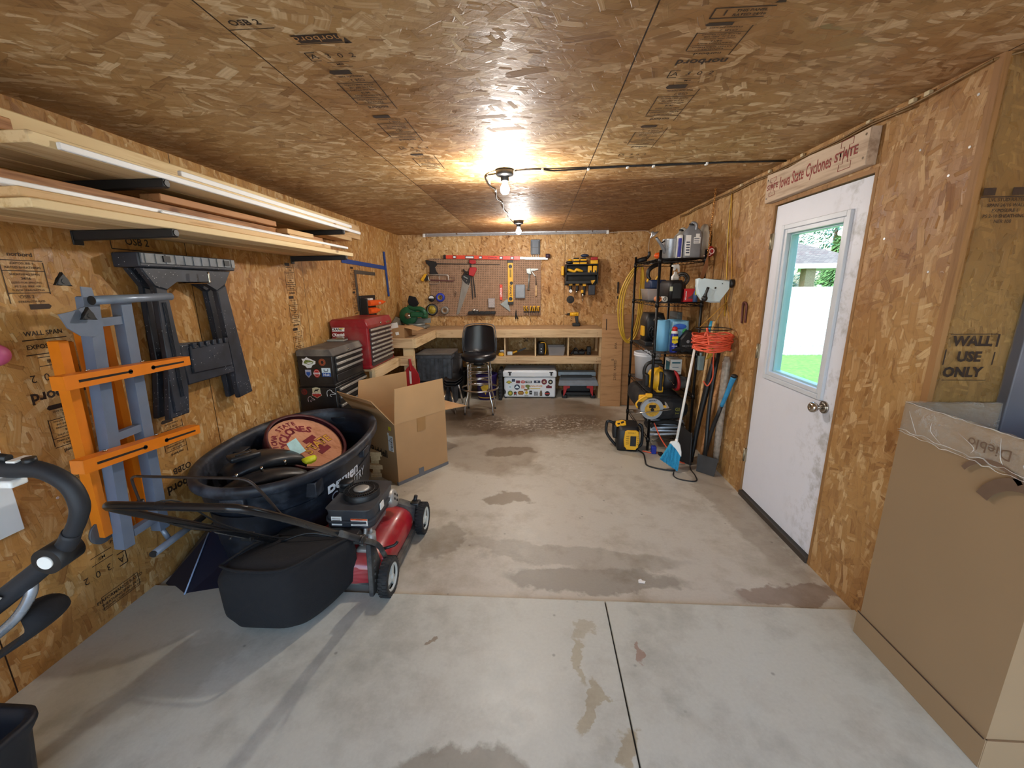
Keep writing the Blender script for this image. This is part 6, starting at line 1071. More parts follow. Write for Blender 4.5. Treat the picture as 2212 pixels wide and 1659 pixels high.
jug(3.40,4.20,.15,.10,.27,plain('jug_pale','#a9a79f',.4),'pale grey jug behind and right of the large silver jug',False)
t=thing('clear_jug','pale translucent jug with embossed lines at the right end of the top shelf','jug',(3.51,4.02,U(4))); b=MB(); z=U(4); b.rings([rrect(3.495+.0,3.570,3.97,4.08,z,.015),rrect(3.495,3.575,3.965,4.085,z+.19,.02),rrect(3.51,3.56,3.99,4.06,z+.27,.015),rrect(3.52,3.55,4.0,4.04,z+.29,.01)]); b.build('jug_body',plain('milky','#b3ab9b',.35),t)
t=thing('red_lantern','small red lantern-like cap piece hooked at the near right post of the top shelf','lantern',(3.545,3.88,U(4))); b=MB(); b.ell((3.548,3.875,1.835),(.030,.03,.045)); b.build('body',m_redp,t); b=MB(); b.torus((3.545,3.842,1.835),.02,.005,(0,1,0),20,6); b.tube([(3.545,3.842,1.815),(3.53,3.84,1.80),(3.48,3.84,1.797)],.004,6,3); b.build('ring',plain('pinkish_white','#e0b8b0',.5),t)
b=MB(); b.ell((3.21,4.25,1.83),(.045,.03,.03)); single(b,'orange_funnel',m_or2,'small orange item behind the watering can spout','funnel')
b=MB(); b.ell((3.285,4.18,1.93),(.035,.03,.05)); b.cyl((3.285,4.18,1.787),(3.285,4.18,1.90),.03,n=18); single(b,'yellow_bottle',m_yb,'yellow bottle half hidden behind the watering can','bottle')
t=thing('hose_gun','black hose nozzle hooked over the far left corner of the top shelf','nozzle',(3.18,4.83,1.80)); b=MB(); b.tube([(3.13,4.86,1.80),(3.18,4.84,1.82),(3.24,4.83,1.835)],.028,12,3); b.tube([(3.23,4.83,1.83),(3.265,4.83,1.87),(3.262,4.83,1.91)],.016,10,3); b.build('body',m_tblk,t)
t=thing('air_hose','loops of yellow hose hanging over the far left post of the shelving','hose',(3.12,5.0,.9)); m_hose=plain('hose_yellow','#c9a22c',.4,var=.08); b=MB(); rnd=random.Random(3)
for k in range(3):
    d=.030*k; y0=4.86+.028*k
    b.tube([(3.19+d*.3,y0,1.77),(3.09+d,y0+.02,1.70),(3.0+d,y0+.05,1.50),(2.975+d*1.1,y0+.06,1.28),(3.01+d*.8,y0+.05,1.03),(3.10,y0+.05,.90+d*.4),(3.19-d*.6,y0+.04,.99),(3.235-d*.4,y0+.05,1.2),(3.25-d*.5,y0+.04,1.45),(3.23-d*.2,y0+.02,1.68)],.0088,10,5,closed=True)
b.build('coil',m_hose,t)
b=MB(); b.box(3.205,3.225,D-.03,D-.004,1.44,1.60,.003); b.box(3.208,3.222,D-.028,D-.004,1.36,1.40,.003); single(b,'wall_clip',m_tblk,'small black clip on the back wall seen through the hose loops','clip')
# ---- shelf 2 (z 1.40)
t=thing('clear_box_blue_lid','clear storage box with a dark blue case on top, left of the second shelf','box',(3.21,4.35,U(3))); z=U(3)
b=MB(); b.rings([rrect(3.135,3.30,4.24,4.5,z,.015),rrect(3.12,3.315,4.22,4.52,z+.105,.015),rrect(3.115,3.32,4.215,4.525,z+.112,.015)]); b.build('box_body',m_clr,t)
b=MB(); b.box(3.15,3.31,4.26,4.5,z+.113,z+.20,.018); o=single(b,'blue_case',plain('case_navy','#152a4e',.45),'dark navy case lying on the clear box of the second shelf','case')
for x,y,l,c in ((3.155,3.93,'left','#c77b4a'),(3.205,3.915,'right','#d9d6d0')): 
    t=thing('tube_roll','short open tube lying at the front of the second shelf, the %s one'%l,'roll',(x,y,z)); b=MB(); b.T=Fb(x,z+.024,y)@Matrix.Translation((0,0,-.1)); b.lathe([(.024,0),(.024,.1),(.019,.1),(.019,0),(.024,0)],24,cap=False); b.build('tube',plain('tube'+l,c,.5),t)
t=thing('black_caddy','black plastic tub with an arched side in the middle of the second shelf','tub',(3.30,4.08,z)); b=MB(); b.rings([rrect(3.225,3.345,3.90,4.20,z,.02),rrect(3.222,3.355,3.885,4.215,z+.15,.025),rrect(3.235,3.345,3.9,4.2,z+.19,.03)]); b.build('tub',m_tblk,t); b=MB(); b.prism([(-.038,-.07),(.038,-.07),(.038,.05),(.02,.065),(-.02,.065),(-.038,.05)],0,.004,frame((3.29,3.885,z+.10),(1,0,0),(0,0,1)),.002); b.build('front_panel',m_rk,t)
b=MB(); b.box(3.228,3.25,3.875,3.884,z+.095,z+.135); b.build('label',plain('label_pale','#b8bba0',.6),t)
t=thing('spray_bottle','white trigger spray bottle standing in the black tub','bottle',(3.30,4.0,z+.20)); b=MB(); b.lathe([(.001,.0),(.035,.0),(.035,.03),(.016,.055),(.014,.075)],22,(3.30,3.99,z+.192)); b.build('bottle',m_wht,t); b=MB(); b.prism([(-.035,.06),(.02,.068),(.03,.05),(.035,.0),(.025,-.005),(.018,.03),(.0,.035),(-.005,.01),(-.02,.01),(-.02,.04),(-.038,.045)],-.01,.01,frame((3.30,3.99,z+.265),(1,0,0),(0,0,1)),.003); b.build('trigger_head',m_wht,t)
t=thing('cable_reel','grey coiled wire wheel behind the red box on the second shelf','reel',(3.40,4.10,z+.14)); b=MB(); b.torus((3.40,4.10,z+.20),.055,.012,(.3,1,.2),28,8); b.torus((3.40,4.11,z+.20),.035,.010,(.3,1,.2),24,8); b.cyl((3.40,4.12,z+.0),(3.40,4.12,z+.15),.045,n=20); b.build('coil',m_gsq,t)
t=thing('red_carton','red and grey product carton at the right of the second shelf','carton',(3.42,3.98,z)); b=MB(); b.box(3.362,3.485,3.90,4.06,z,z+.115,.002); c_=b.build('carton_body',plain('carton_red','#c4232b',.5),t); b=MB(); b.prism([(-.035,-.025),(.06,-.035),(.06,.045),(.04,.045),(-.0,.0)],0,.001,frame((3.425,3.8995,z+.055),(1,0,0),(0,0,1))); b.build('print',plain('carton_grey','#5b3d42',.5),c_); b=MB(); b.text('Milwaukee',frame((3.378,3.8985,z+.055),(0,0,1),(-1,0,0)),.018,.02); b.build('print',S_w,c_,norm=False)
t=thing('spray_cleaner','small blue bottle with a yellow label beside the red carton','bottle',(3.455,3.87,z)); b=MB(); b.lathe([(.001,0),(.020,0),(.020,.08),(.010,.10),(.010,.13),(.001,.132)],18,(3.452,3.872,z+.0)); b.build('bottle',plain('slate_blue','#405a86',.4),t); b=MB(); b.box(3.440,3.464,3.8505,3.853,z+.06,z+.12); b.build('label',plain('lime_label','#b9c63a',.5),t)
t=thing('strap','black ratchet strap hanging under the top shelf above the blue case','strap',(3.15,4.4,1.55)); b=MB(); b.tube([(3.27,4.42,1.76),(3.21,4.40,1.74),(3.16,4.38,1.70),(3.155,4.38,1.645),(3.17,4.36,1.61)],[.022,.022,.02,.016],10,4); b.build('webbing',m_tblk,t); b=MB(); b.tube([(3.16,4.37,1.62),(3.145,4.36,1.585)],.012,8); b.build('hook_end',m_yel,t); b=MB(); b.tube([(3.27,4.38,1.66),(3.24,4.38,1.62),(3.235,4.38,1.58)],.010,8,3); b.build('hook_end',m_yel,t)
# ---- shelf 3 (z .945)
z=U(2)
t=thing('work_light','black battery fan lamp with a yellow end on the left of the third shelf','fan',(3.22,4.35,z)); b=MB(); b.box(3.13,3.33,4.25,4.5,z,z+.05,.01); b.rings([rrect(3.14,3.32,4.27,4.5,z+.05,.03),rrect(3.13,3.33,4.25,4.52,z+.25,.03),rrect(3.15,3.31,4.27,4.5,z+.33,.03)]); b.build('housing',m_tblk,t)
b=MB()
for r in (.035,.06,.085): b.torus((3.245,4.235,z+.14),r,.004,(.1,1,0),26,6)
for k in range(8): a=k*PI/4; b.cyl((3.245,4.233,z+.14),(3.245+.085*math.cos(a),4.233,z+.14+.085*math.sin(a)),.003,n=6)
b.build('fan_grille',m_gun,t); b=MB(); b.box(3.115,3.14,4.30,4.40,z+.10,z+.20,.006); b.build('yellow_end',m_yel,t,label='yellow end piece')
b=MB(); b.tube([(3.20,4.22,z+.26),(3.23,4.21,z+.29),(3.27,4.22,z+.26),(3.28,4.21,z+.22)],.012,10,4); b.tube([(3.19,4.2,z+.03),(3.24,4.19,z+.05),(3.29,4.2,z+.03),(3.25,4.19,z+.01)],.010,10,4); b.build('cable_bundle',m_gsq,t)
m_sky=plain('towel_blue','#6fb0d8',.6,var=.05); m_film2=plain('wrap_film','#8cc4e6',.2,var=.2,sc=20,alpha=.75)
t=thing('paper_towel_pack','pack of blue shop towel rolls in clear film in the middle of the third shelf','towels',(3.36,4.0,z)); b=MB(); b.lathe([(.001,.0),(.058,0),(.058,.285),(.02,.285),(.02,.28),(.001,.28)],30,(3.225,3.99,z)); b.build('towel_roll',m_sky,t)
b=MB(); b.lathe([(.001,.0),(.058,0),(.058,.285),(.001,.285)],30,(3.34,4.06,z)); b.build('towel_roll',m_sky,t); b=MB(); b.lathe([(.001,.0),(.055,0),(.055,.27),(.001,.27)],30,(3.44,4.10,z)); b.build('towel_roll',m_sky,t)
b=MB(); b.rings([rrect(3.275,3.45,3.945,4.15,z+.0,.03),rrect(3.27,3.46,3.94,4.16,z+.15,.03),rrect(3.28,3.45,3.95,4.15,z+.275,.03)],cap=False); b.build('wrap',m_film2,t); 
b=MB(); b.ell((3.31,3.938,z+.17),(.035,.004,.05)); b.ell((3.41,3.938,z+.18),(.025,.004,.03)); b.build('wrap_print',plain('print_green','#2f9a52',.5),t); b=MB(); b.ell((3.33,3.94,z+.05),(.05,.004,.03)); b.build('wrap_print',plain('print_blue','#2a5fc0',.5),t,label='lower blue printed patch'); b=MB(); b.ell((3.36,3.939,z+.23),(.06,.004,.025)); b.build('wrap_print',bpy.data.materials['print_blue'],t,label='upper blue printed patch')
t=thing('aerosol_can','blue lubricant spray can with a red cap in front of the towel pack','spray can',(3.30,3.885,z)); b=MB(); b.lathe([(.001,0),(.032,0),(.033,.004),(.033,.165),(.028,.172)],28,(3.30,3.885,z)); c_=b.build('can',plain('can_blue','#20308c',.3,.2),t); b=MB(); b.lathe([(.030,.172),(.030,.192),(.022,.197)],26,(3.30,3.885,z)); b.build('collar',S_w,c_); b=MB(); b.lathe([(.024,.190),(.024,.225),(.010,.235),(.001,.235)],24,(3.30,3.885,z)); b.build('cap',plain('cap_red','#c02a2a',.4),t)
b=MB(); b.prism([(-.026,-.022),(0,-.034),(.026,-.022),(.026,.034),(-.026,.034)],0,.001,frame((3.298,3.8505,z+.115),(1,0,0),(0,0,1))); b.build('label',plain('label_yel','#e8d21e',.4),c_); b=MB(); b.text('WD-40',frame((3.298,3.849,z+.118),(1,0,0),(0,0,1)),.018,.04); b.build('label_print',S_n,c_,norm=False); b=MB(); b.text('MULTI-USE',frame((3.298,3.8505,z+.06),(1,0,0),(0,0,1)),.010,.04); b.build('label_print',S_w,c_,norm=False)
t=thing('oil_bottle','black motor oil jug lying beside the blue spray can','jug',(3.42,3.90,z)); b=MB(); b.prism([(3.345,z+.0),(3.49,z),(3.495,z+.15),(3.44,z+.20),(3.41,z+.20),(3.35,z+.12)],-.035,.035,frame((0,3.90,0),(1,0,0),(0,0,1)),.012); o_=b.build('bottle',m_tblk,t); b=MB(); b.text('SAE 5W-30',frame((3.415,3.864,z+.06),(1,0,0),(0,0,1)),.018,.01); b.text('MOTOR OIL',frame((3.415,3.864,z+.04),(1,0,0),(0,0,1)),.014,.01); b.prism(circ(.014),0,.001,frame((3.42,3.864,z+.10),(1,0,0),(0,0,1))); b.build('print',plain('print_grey','#8b8d93',.5),o_,norm=False)
b=MB(); b.tube([(3.28,3.86,z+.02),(3.34,3.855,z+.035),(3.40,3.86,z+.025),(3.47,3.86,z+.035)],[.01,.022,.02,.015],10,4); b.tube([(3.36,3.85,z+.01),(3.40,3.845,z+.03),(3.44,3.85,z+.01)],.016,10,3); single(b,'work_gloves',m_fab,'black work gloves lying at the front edge of the third shelf','gloves')
b=MB(); b.box(3.43,3.48,4.25,4.5,z,z+.34,.004); single(b,'grey_board',plain('slate3','#5c6468',.5),'upright grey panel at the back of the third shelf','board')
# ---- shelf 4 (z .555)
z=U(1)
t=thing('white_bucket','open white plastic bucket at the far left of the fourth shelf','bucket',(3.25,4.58,z)); b=MB(); b.lathe([(.115,0),(.135,.24),(.142,.245),(.142,.258),(.137,.262),(.142,.267),(.142,.285),(.134,.287),(.128,.285),(.110,.012),(.001,.012)],36,(3.25,4.58,z)); b.build('pail',plain('pail_white','#dfe3ec',.4,var=.03),t); b=MB(); b.ell((3.25,4.58,z+.20),(.11,.11,.05)); b.build('contents',m_rub,t)
t=thing('leaf_blower','yellow and black cordless blower lying along the fourth shelf, nozzle to the right','leaf blower',(3.30,3.95,z))
b=MB(); b.rings([[(x,3.93+r*.7*math.cos(2*PI*i/18),z+.13+r*math.sin(2*PI*i/18)) for i in range(18)] for x,r in ((3.10,.05),(3.115,.085),(3.16,.105),(3.20,.11),(3.225,.10))]); b.box(3.17,3.235,3.87,3.99,z+.005,z+.09,.012); b.build('motor_housing',m_yel,t)
b=MB(); b.box(3.185,3.215,3.84,3.90,z+.03,z+.21,.01); b.rings([[(x,3.93+r*.7*math.cos(2*PI*i/18),z+.12+r*math.sin(2*PI*i/18)) for i in range(18)] for x,r in ((3.225,.102),(3.30,.095),(3.345,.085))]); b.box(3.06,3.10,3.88,3.98,z+.06,z+.18,.012); b.build('black_body',m_tblk,t)
b=MB(); b.tube([(3.085,3.93,z+.10),(3.06,3.93,z+.20),(3.09,3.93,z+.275),(3.17,3.93,z+.285),(3.235,3.93,z+.25)],.016,12,5); b.box(3.12,3.22,3.90,3.96,z+.275,z+.31,.01); b.build('handle',m_tblk,t)
b=MB(); b.torus((3.355,3.93,z+.11),.085,.015,(1,.1,.15),32,8); b.build('red_ring',m_redp,t,label='red ring at the nozzle joint'); b=MB(); b.cyl((3.36,3.93,z+.10),(3.485,3.95,z+.085),.062,.052,22); b.build('nozzle',m_dusty,t)
b=MB()
for k in range(6): b.cyl((3.26+.012*k,3.862+.001*k,z+.15-.012*k),(3.262+.012*k,3.855,z+.15-.012*k),.004,n=6)
b.build('screw',m_steel,t)
t=thing('battery_box','white and teal product box at the back of the fourth shelf','box',(3.43,4.2,z)); b=MB(); b.box(3.36,3.47,4.12,4.30,z+.13,z+.28,.002); b.build('box_body',m_wht,t); b=MB(); b.box(3.358,3.3595,4.14,4.26,z+.16,z+.25); b.box(3.375,3.455,4.1185,4.1195,z+.24,z+.255); b.box(3.40,3.46,4.1185,4.1195,z+.16,z+.165); b.box(3.38,3.44,4.1185,4.1195,z+.20,z+.204); b.build('print',plain('teal','#2c6a78',.5),t)
b=MB(); b.box(3.35,3.48,4.10,4.32,z,z+.128,.004); single(b,'black_toolcase',m_tblk,'black case under the white and teal box','case')
# ---- on and under: tool bag, circular saw, folded chairs
t=thing('tool_bag','large black canvas tool bag filling the space above the bottom shelf','bag',(3.2,4.2,LV[0])); b=MB(); b.rings([[(x0,y,.30+s),(x0+.01,y,.44),(x0+.05,y,.515-s),(3.3,y,.52-s),(3.485,y,.505-s),(3.487,y,.40),(3.48,y,.30),(3.2,y,.285)] for y,x0,s in ((3.86,3.10,.03),(3.89,3.07,.0),(4.3,3.05,.0),(4.72,3.06,.01),(4.76,3.10,.04))]); b.build('bag_body',plain('canvas_black','#17171c',.85,bump=.3,dust=.15),t,sub=1)
b=MB(); b.text('GI',frame((3.37,3.845,.41),(1,0,0),(0,0,1)),.045,.03); b.text('Joes',frame((3.37,3.845,.375),(1,0,0),(0,0,1)),.02,.03); b.build('lettering',plain('olive_print','#7d7a2a',.6),t,norm=False)
m_sawg=plain('guard_grey','#a8acb0',.35,.5)
t=thing('circular_saw','circular saw with a yellow blade hung on the near end of the shelving','circular saw',(3.11,3.80,.33)); cx_,cz_,cy_=3.115,.432,3.80
b=MB(); b.prism([(.105*math.cos(a),.105*math.sin(a)) for a in [PI*(-.02)+PI*1.04*i/20 for i in range(21)]],-.004,.03,frame((cx_,cy_,cz_),(1,0,.1),(0,0,1)),.003); b.prism([(.1*math.cos(a),.1*math.sin(a)) for a in [PI+PI*i/20 for i in range(21)]],.004,.02,frame((cx_,cy_,cz_),(1,0,.1),(0,0,1)),.002); b.build('blade_guard',m_sawg,t)
b=MB(); b.cyl((cx_,cy_-.031,cz_),(cx_,cy_-.033,cz_),.068,n=40); b.build('blade',plain('blade_yellow','#c3952b',.45,var=.3,sc=50),t); b=MB(); b.cyl((cx_,cy_-.033,cz_),(cx_,cy_-.042,cz_),.016,n=16); b.box(cx_-.03,cx_+.03,cy_-.036,cy_-.033,cz_+.015,cz_+.045,.002); b.build('arbor',m_dark,t)
b=MB(); b.prism([(-.155,-.04),(.17,-.0),(.17,.006),(-.155,-.032)],-.06,.045,frame((cx_,cy_,cz_),(1,0,0),(0,0,1)),.002); b.prism([(.08,.0),(.16,.01),(.13,.06),(.11,.075),(.12,.03)],.0,.02,frame((cx_,cy_,cz_),(1,0,0),(0,0,1))); b.build('base_plate',m_steel,t)
b=MB(); b.box(cx_-.12,cx_-.03,cy_+.0,cy_+.03,cz_+.06,cz_+.13,.012) ; b.tube([(cx_-.13,cy_-.01,cz_+.01),(cx_-.145,cy_-.01,cz_+.05),(cx_-.10,cy_-.01,cz_+.10),(cx_-.03,cy_-.01,cz_+.14)],.008,8,4); b.box(cx_-.06,cx_+.0,cy_-.02,cy_+.02,cz_+.11,cz_+.145,.008); b.box(cx_+.08,cx_+.13,cy_-.025,cy_,cz_+.015,cz_+.035,.004); b.build('handle',m_yel,t)
b=MB(); b.text('DEWALT',frame((cx_,cy_-.0315,cz_+.085),(1,0,.1),(0,0,1)),.018,.04); b.build('lettering',S_n,t,norm=False)
for i,(z,yy) in enumerate(((.15,3.90),(.205,3.93),(.235,3.96))):
    t=thing('folding_chair','folded camp chair lying on the bottom shelf, %s of three'%['lowest','middle','topmost'][i],'camp chair',(3.3,4.2,z-.02)); b=MB()
    for dx,dz in ((0,0),(.04,.03)): b.cyl((3.138,yy+dx-.025,z+dz),(3.478,yy+dx-.02,z+.01+dz*.3),.0115,n=12)
    b.build('tube_frame',plain('tube_silver%d'%i,'#ccd6e2',.3,.3),t); b=MB(); b.rings([[(x,y,zz) for y,zz in ((yy,z+.0),(yy,z+.035*s),(yy+.35,z+.04*s),(yy+.35,z))] for x,s in ((3.14,.6),(3.2,1.2),(3.35,1.3),(3.475,.5))]); b.build('fabric_seat',m_fab if i!=2 else plain('fab_grey','#26282b',.9),t,sub=1)
b=MB(); b.rings([[(x,3.86+.025*math.cos(a),zz+.022*math.sin(a)) for a in [2*PI*k/12 for k in range(12)]] for x,zz in ((3.14,.24),(3.18,.27),(3.26,.285),(3.36,.28),(3.44,.25))]); single(b,'padded_strap',plain('strap_grey','#1f2022',.8),'rolled grey-black padded strap on top of the folded chairs','strap')
# ---------------- jobsite radio on the floor
t=thing('jobsite_radio','yellow and black jobsite radio on the floor by the near left post of the shelving','radio',(2.93,3.92,0)); t.rotation_euler=(0,0,R(-6)); 
b=MB(); b.rings([rrect(-.095,.095,-.11,.11,.0,.03),rrect(-.105,.105,-.125,.125,.03,.04),rrect(-.105,.105,-.125,.125,.20,.04),rrect(-.085,.09,-.10,.11,.245,.04)]); b.box(-.14,-.09,-.06,.10,.10,.24,.02); b.build('housing',m_tblk,t,world=False)
b=MB(); b.prism([(-.066,-.02),(-.045,-.022),(-.045,-.045),(.045,-.045),(.045,-.022),(.066,-.02),(.072,.05),(.062,.135),(.04,.148),(-.04,.148),(-.062,.135),(-.072,.05)],.0,.022,frame((.03,-.118,.07),(1,0,0),(0,0,1)),.005); f_=b.build('front_grille',m_yel,t,world=False)
b=MB(); b.prism([(-.012,-.005),(.042,-.005),(.042,.095),(-.012,.095)],.022,.0235,frame((.03,-.118,.07),(1,0,0),(0,0,1))); b.build('panel',m_rk,f_,world=False)
b=MB()
for k in range(5):
    for x0,x1 in ((-.05,-.022),(.05,.062)): b.prism([(x0,.01+.019*k),(x1,.014+.019*k),(x1,.02+.019*k),(x0,.016+.019*k)],.022,.0235,frame((.03,-.118,.07),(1,0,0),(0,0,1)))
b.build('vent',plain('vent_brown','#8a6410',.6),f_,world=False); b=MB(); b.text('DEWALT',frame((.03,-.1415,.195),(1,0,0),(0,0,1)),.018,.03); b.build('lettering',plain('letter_gold','#a87c12',.6),f_,world=False,norm=False)
b=MB(); b.prism([(-.05,-.04),(.04,-.04),(.05,.02),(.02,.045),(-.04,.04),(-.055,.0)],0,.012,frame((-.065,-.04,.252),(1,.1,.2),(-.1,.9,.35)),.004); tp=b.build('control_panel',m_yel,t,world=False); b=MB(); b.prism([(-.035,-.02),(-.01,-.02),(-.01,.0),(-.035,.0)],.012,.014,frame((-.065,-.04,.252),(1,.1,.2),(-.1,.9,.35))); b.prism([(.0,-.015),(.03,-.01),(.03,.015),(.0,.01)],.012,.014,frame((-.065,-.04,.252),(1,.1,.2),(-.1,.9,.35))); b.build('display',m_rk,tp,world=False)
b=MB(); b.tube([(-.13,-.02,.25),(-.185,-.03,.27),(-.20,-.03,.24),(-.20,-.03,.16),(-.16,-.03,.09),(-.10,-.03,.02)],.014,12,5); b.tube([(.10,-.02,.25),(.135,-.03,.22),(.14,-.03,.06),(.10,-.03,.01)],.014,12,5); b.build('roll_bar',m_tblk,t,world=False)
b=MB(); b.tube([(3.02,3.80,.015),(3.05,3.72,.01),(3.03,3.58,.008),(3.02,3.48,.008),(3.08,3.42,.008),(3.17,3.38,.008),(3.23,3.38,.008),(3.25,3.44,.008),(3.25,3.56,.008),(3.20,3.70,.012)],.0065,8,6); single(b,'power_lead',m_blk,'thick black power cord looping on the floor in front of the radio','cord')
b=MB(); b.box(3.185,3.225,3.695,3.735,.005,.03,.006); single(b,'plug',m_blk,'black plug lying on the floor by the orange cord','plug')
b=MB(); b.tube([(3.21,3.34,.006),(3.19,3.28,.006),(3.21,3.22,.006),(3.30,3.18,.006),(3.35,3.20,.006),(3.37,3.30,.006),(3.375,3.42,.012),(3.385,3.47,.10),(3.40,3.52,.30)],.005,8,6); single(b,'thin_lead',m_blk,'thin black cord curling on the floor in front of the broom','cord')
m_ocord=plain('cord_orange','#d9573a',.45)
b=MB(); b.tube([(3.16,3.83,.28),(3.19,3.70,.18),(3.24,3.55,.10),(3.30,3.5,.04),(3.36,3.52,.01)],.006,8,5); b.tube([(3.06,3.80,.008),(3.13,3.76,.008),(3.22,3.76,.008),(3.30,3.74,.008),(3.40,3.70,.008)],.005,8,5); single(b,'extension_lead',m_ocord,'orange extension cord trailing over the floor under the shelving','cord')
b=MB(); b.box(3.13,3.175,3.74,3.79,.0,.075,.008); single(b,'blue_block',plain('bluebit','#2438a8',.4),'small bright blue item on the floor by the near post','block')
# ---------------- broom
t=thing('broom','broom with a white handle and bright blue bristles leaning in front of the shelving','broom',(3.22,3.4,0)); hd=Vector((3.228,3.40,.235)); tp=Vector((3.375,3.56,1.06))
b=MB(); b.tube([hd,tp],.0105,14); b.cyl(hd,hd+(tp-hd).normalized()*.05,.016,.012,14); b.build('handle',m_wht,t)
ax_=(tp-hd).normalized(); sd=Vector((1,-.1,-.25)).normalized(); 
b=MB(); Mb=frame(hd,sd,(tp-hd)); b.prism([(-.050,-.005),(-.045,.015),(-.015,.028),(.015,.028),(.035,.005),(.06,-.05),(.068,-.085),(.055,-.09),(.035,-.06),(.01,-.03),(-.02,-.012)],-.018,.018,Mb,.006); b.build('head_cap',m_wht,t)
N=NT('bristle_blue'); q=N.n('Mapping',{0:N.obj(),3:(90,90,3)}).outputs[0]; N.set(Base_Color=N.ramp(N.noise(q,1,2),[(.3,'#1583ad'),(.7,'#3cb6df')]),Roughness=.6); m_bris=N.m
b=MB(); rnd=random.Random(2)
for i in range(420):
    u=rnd.random(); w=rnd.uniform(-.016,.016); a=Vector((-.045+.105*u,.0-.085*u*u,w)); c=Vector((-.09+.16*u+rnd.uniform(-.004,.004),-.155-.055*u+rnd.uniform(-.006,.006),w*1.5)); p0=Mb@a; p1=Mb@c
    if p1.z<.003: p1.z=.003
    n=Vector((.0016,0,0)); m2=Vector((0,.0016,0)); b._add([p0-n,p0+n,p1+n,p1-n,p0-m2,p0+m2,p1+m2,p1-m2],[(0,1,2,3),(4,5,6,7)])
pl=[(-.045,.0),(.06,-.085),(.068,-.20),(-.088,-.150)]; b.prism(pl,-.012,.012,Mb); b.build('bristles',m_bris,t,norm=False)
# ---------------- wire ring with coiled orange cord, hung on chains from the ceiling
t=thing('wire_basket','black wire ring on yellow cords above the coiled orange cord on the right wall','hanging ring',(3.44,3.40,1.1)); RC_=Vector((3.445,3.40,1.215))
b=MB(); b.torus(RC_,.130,.004,(0,0,1),40,6); b.build('ring',m_wire,t)
b=MB(); 
for a in (0,2.1,4.2): b.tube([RC_+Vector((.13*math.cos(a),.13*math.sin(a),0)),(3.55,3.46,1.42)],.003,6)
b.tube([(3.55,3.46,1.42),(3.585,3.50,1.62),(3.588,3.60,1.95),(3.588,3.66,2.27)],.004,6,4); b.build('hanging_cord',plain('cord_amber','#b8862c',.6),t)
t=thing('coiled_lead','bright orange extension cord coiled in a thick ring beside the door','extension cord',(3.445,3.38,1.03)); b=MB(); rnd=random.Random(12)
for k in range(14):
    rr_=.142+rnd.uniform(-.014,.010); z_=1.055+.0085*k+rnd.uniform(-.004,.004); ph=rnd.uniform(0,6.3)
    b.tube([(3.437+rr_*math.cos(ph+2*PI*i/20)+rnd.uniform(-.003,.003),3.385+rr_*.95*math.sin(ph+2*PI*i/20)+rnd.uniform(-.003,.003),z_+.010*math.sin(3*2*PI*i/20+ph)) for i in range(20)],.0062,6,2,closed=True)
b.tube([(3.33,3.27,1.17),(3.345,3.28,1.20),(3.36,3.27,1.15),(3.365,3.255,1.10)],.0075,8,4); b.tube([(3.36,3.29,1.16),(3.355,3.30,1.23),(3.37,3.31,1.20)],.0075,8,4); b.build('coil',m_ocord,t)
b=MB(); b.tube([(3.45,3.36,1.04),(3.46,3.38,.95),(3.485,3.42,.82),(3.46,3.44,.74),(3.42,3.44,.78)],.0055,8,5); b.build('loose_loop',m_ocord,t)
b=MB(); 
for k in range(9): b.tube([(3.47+.008*(k%3),3.45+.01*k,1.06-.01*k),(3.46+.01*(k%2),3.44+.012*k,.99-.006*k)],.005,6)
single(b,'yellow_rope',plain('cord_yel','#c9a63a',.5),'small bunch of yellow cord hanging just under the orange coil','cord')
# hanging chain with leather strap above the scoop
t=thing('hanging_chain','brass chain and brown leather strap hanging from the ceiling in front of the top shelf','chain',(3.44,3.66,1.6)); b=MB()
for k in range(34): z_=2.29-.0155*k; b.torus((3.452-.0004*k,3.64,z_),.0068,.0022,((1,0,0) if k%2 else (0,1,0)),10,5)
b.build('chain',plain('brass','#c08a4a',.3,.9),t); b=MB(); b.rings([[(x-w,3.64,z_),(x+w,3.64,z_),(x+w,3.645,z_),(x-w,3.645,z_)] for x,z_,w in ((3.438,1.78,.004),(3.432,1.70,.018),(3.405,1.60,.016),(3.39,1.58,.012))],sm=False); b.build('strap',plain('leather','#7a4a22',.6),t)
# white plastic scoop with a black end cap, sticking out from the shelving
t=thing('white_scoop','pale blue-white scoop-shaped plastic housing with a black tube end, sticking out of the shelving','scoop',(3.44,3.48,1.42)); Mw=frame((0,3.50,0),(1,0,0),(0,0,1))
b=MB(); b.prism([(3.306,1.600),(3.325,1.606),(3.36,1.594),(3.56,1.588),(3.566,1.54),(3.55,1.53),(3.51,1.47),(3.50,1.415),(3.43,1.415),(3.36,1.435),(3.325,1.48),(3.312,1.545)],-.012,.045,Mw,.010); b.build('housing',plain('scoop_white','#c9dbe2',.35,var=.02),t)
b=MB(); b.cyl((3.56,3.475,1.565),(3.588,3.475,1.562),.030,.034,20); b.build('tube_end',m_blk,t); b=MB(); b.tube([(3.392,3.448,1.535),(3.378,3.445,1.49),(3.372,3.448,1.455)],[.011,.010,.018],12,3); b.ell((3.37,3.445,1.45),(.024,.018,.024)); b.build('crank',m_blk,t)
b=MB(); b.cyl((3.45,3.456,1.53),(3.45,3.453,1.53),.007,n=12); b.cyl((3.50,3.456,1.562),(3.50,3.453,1.562),.004,n=10); b.build('screw',m_dark,t)
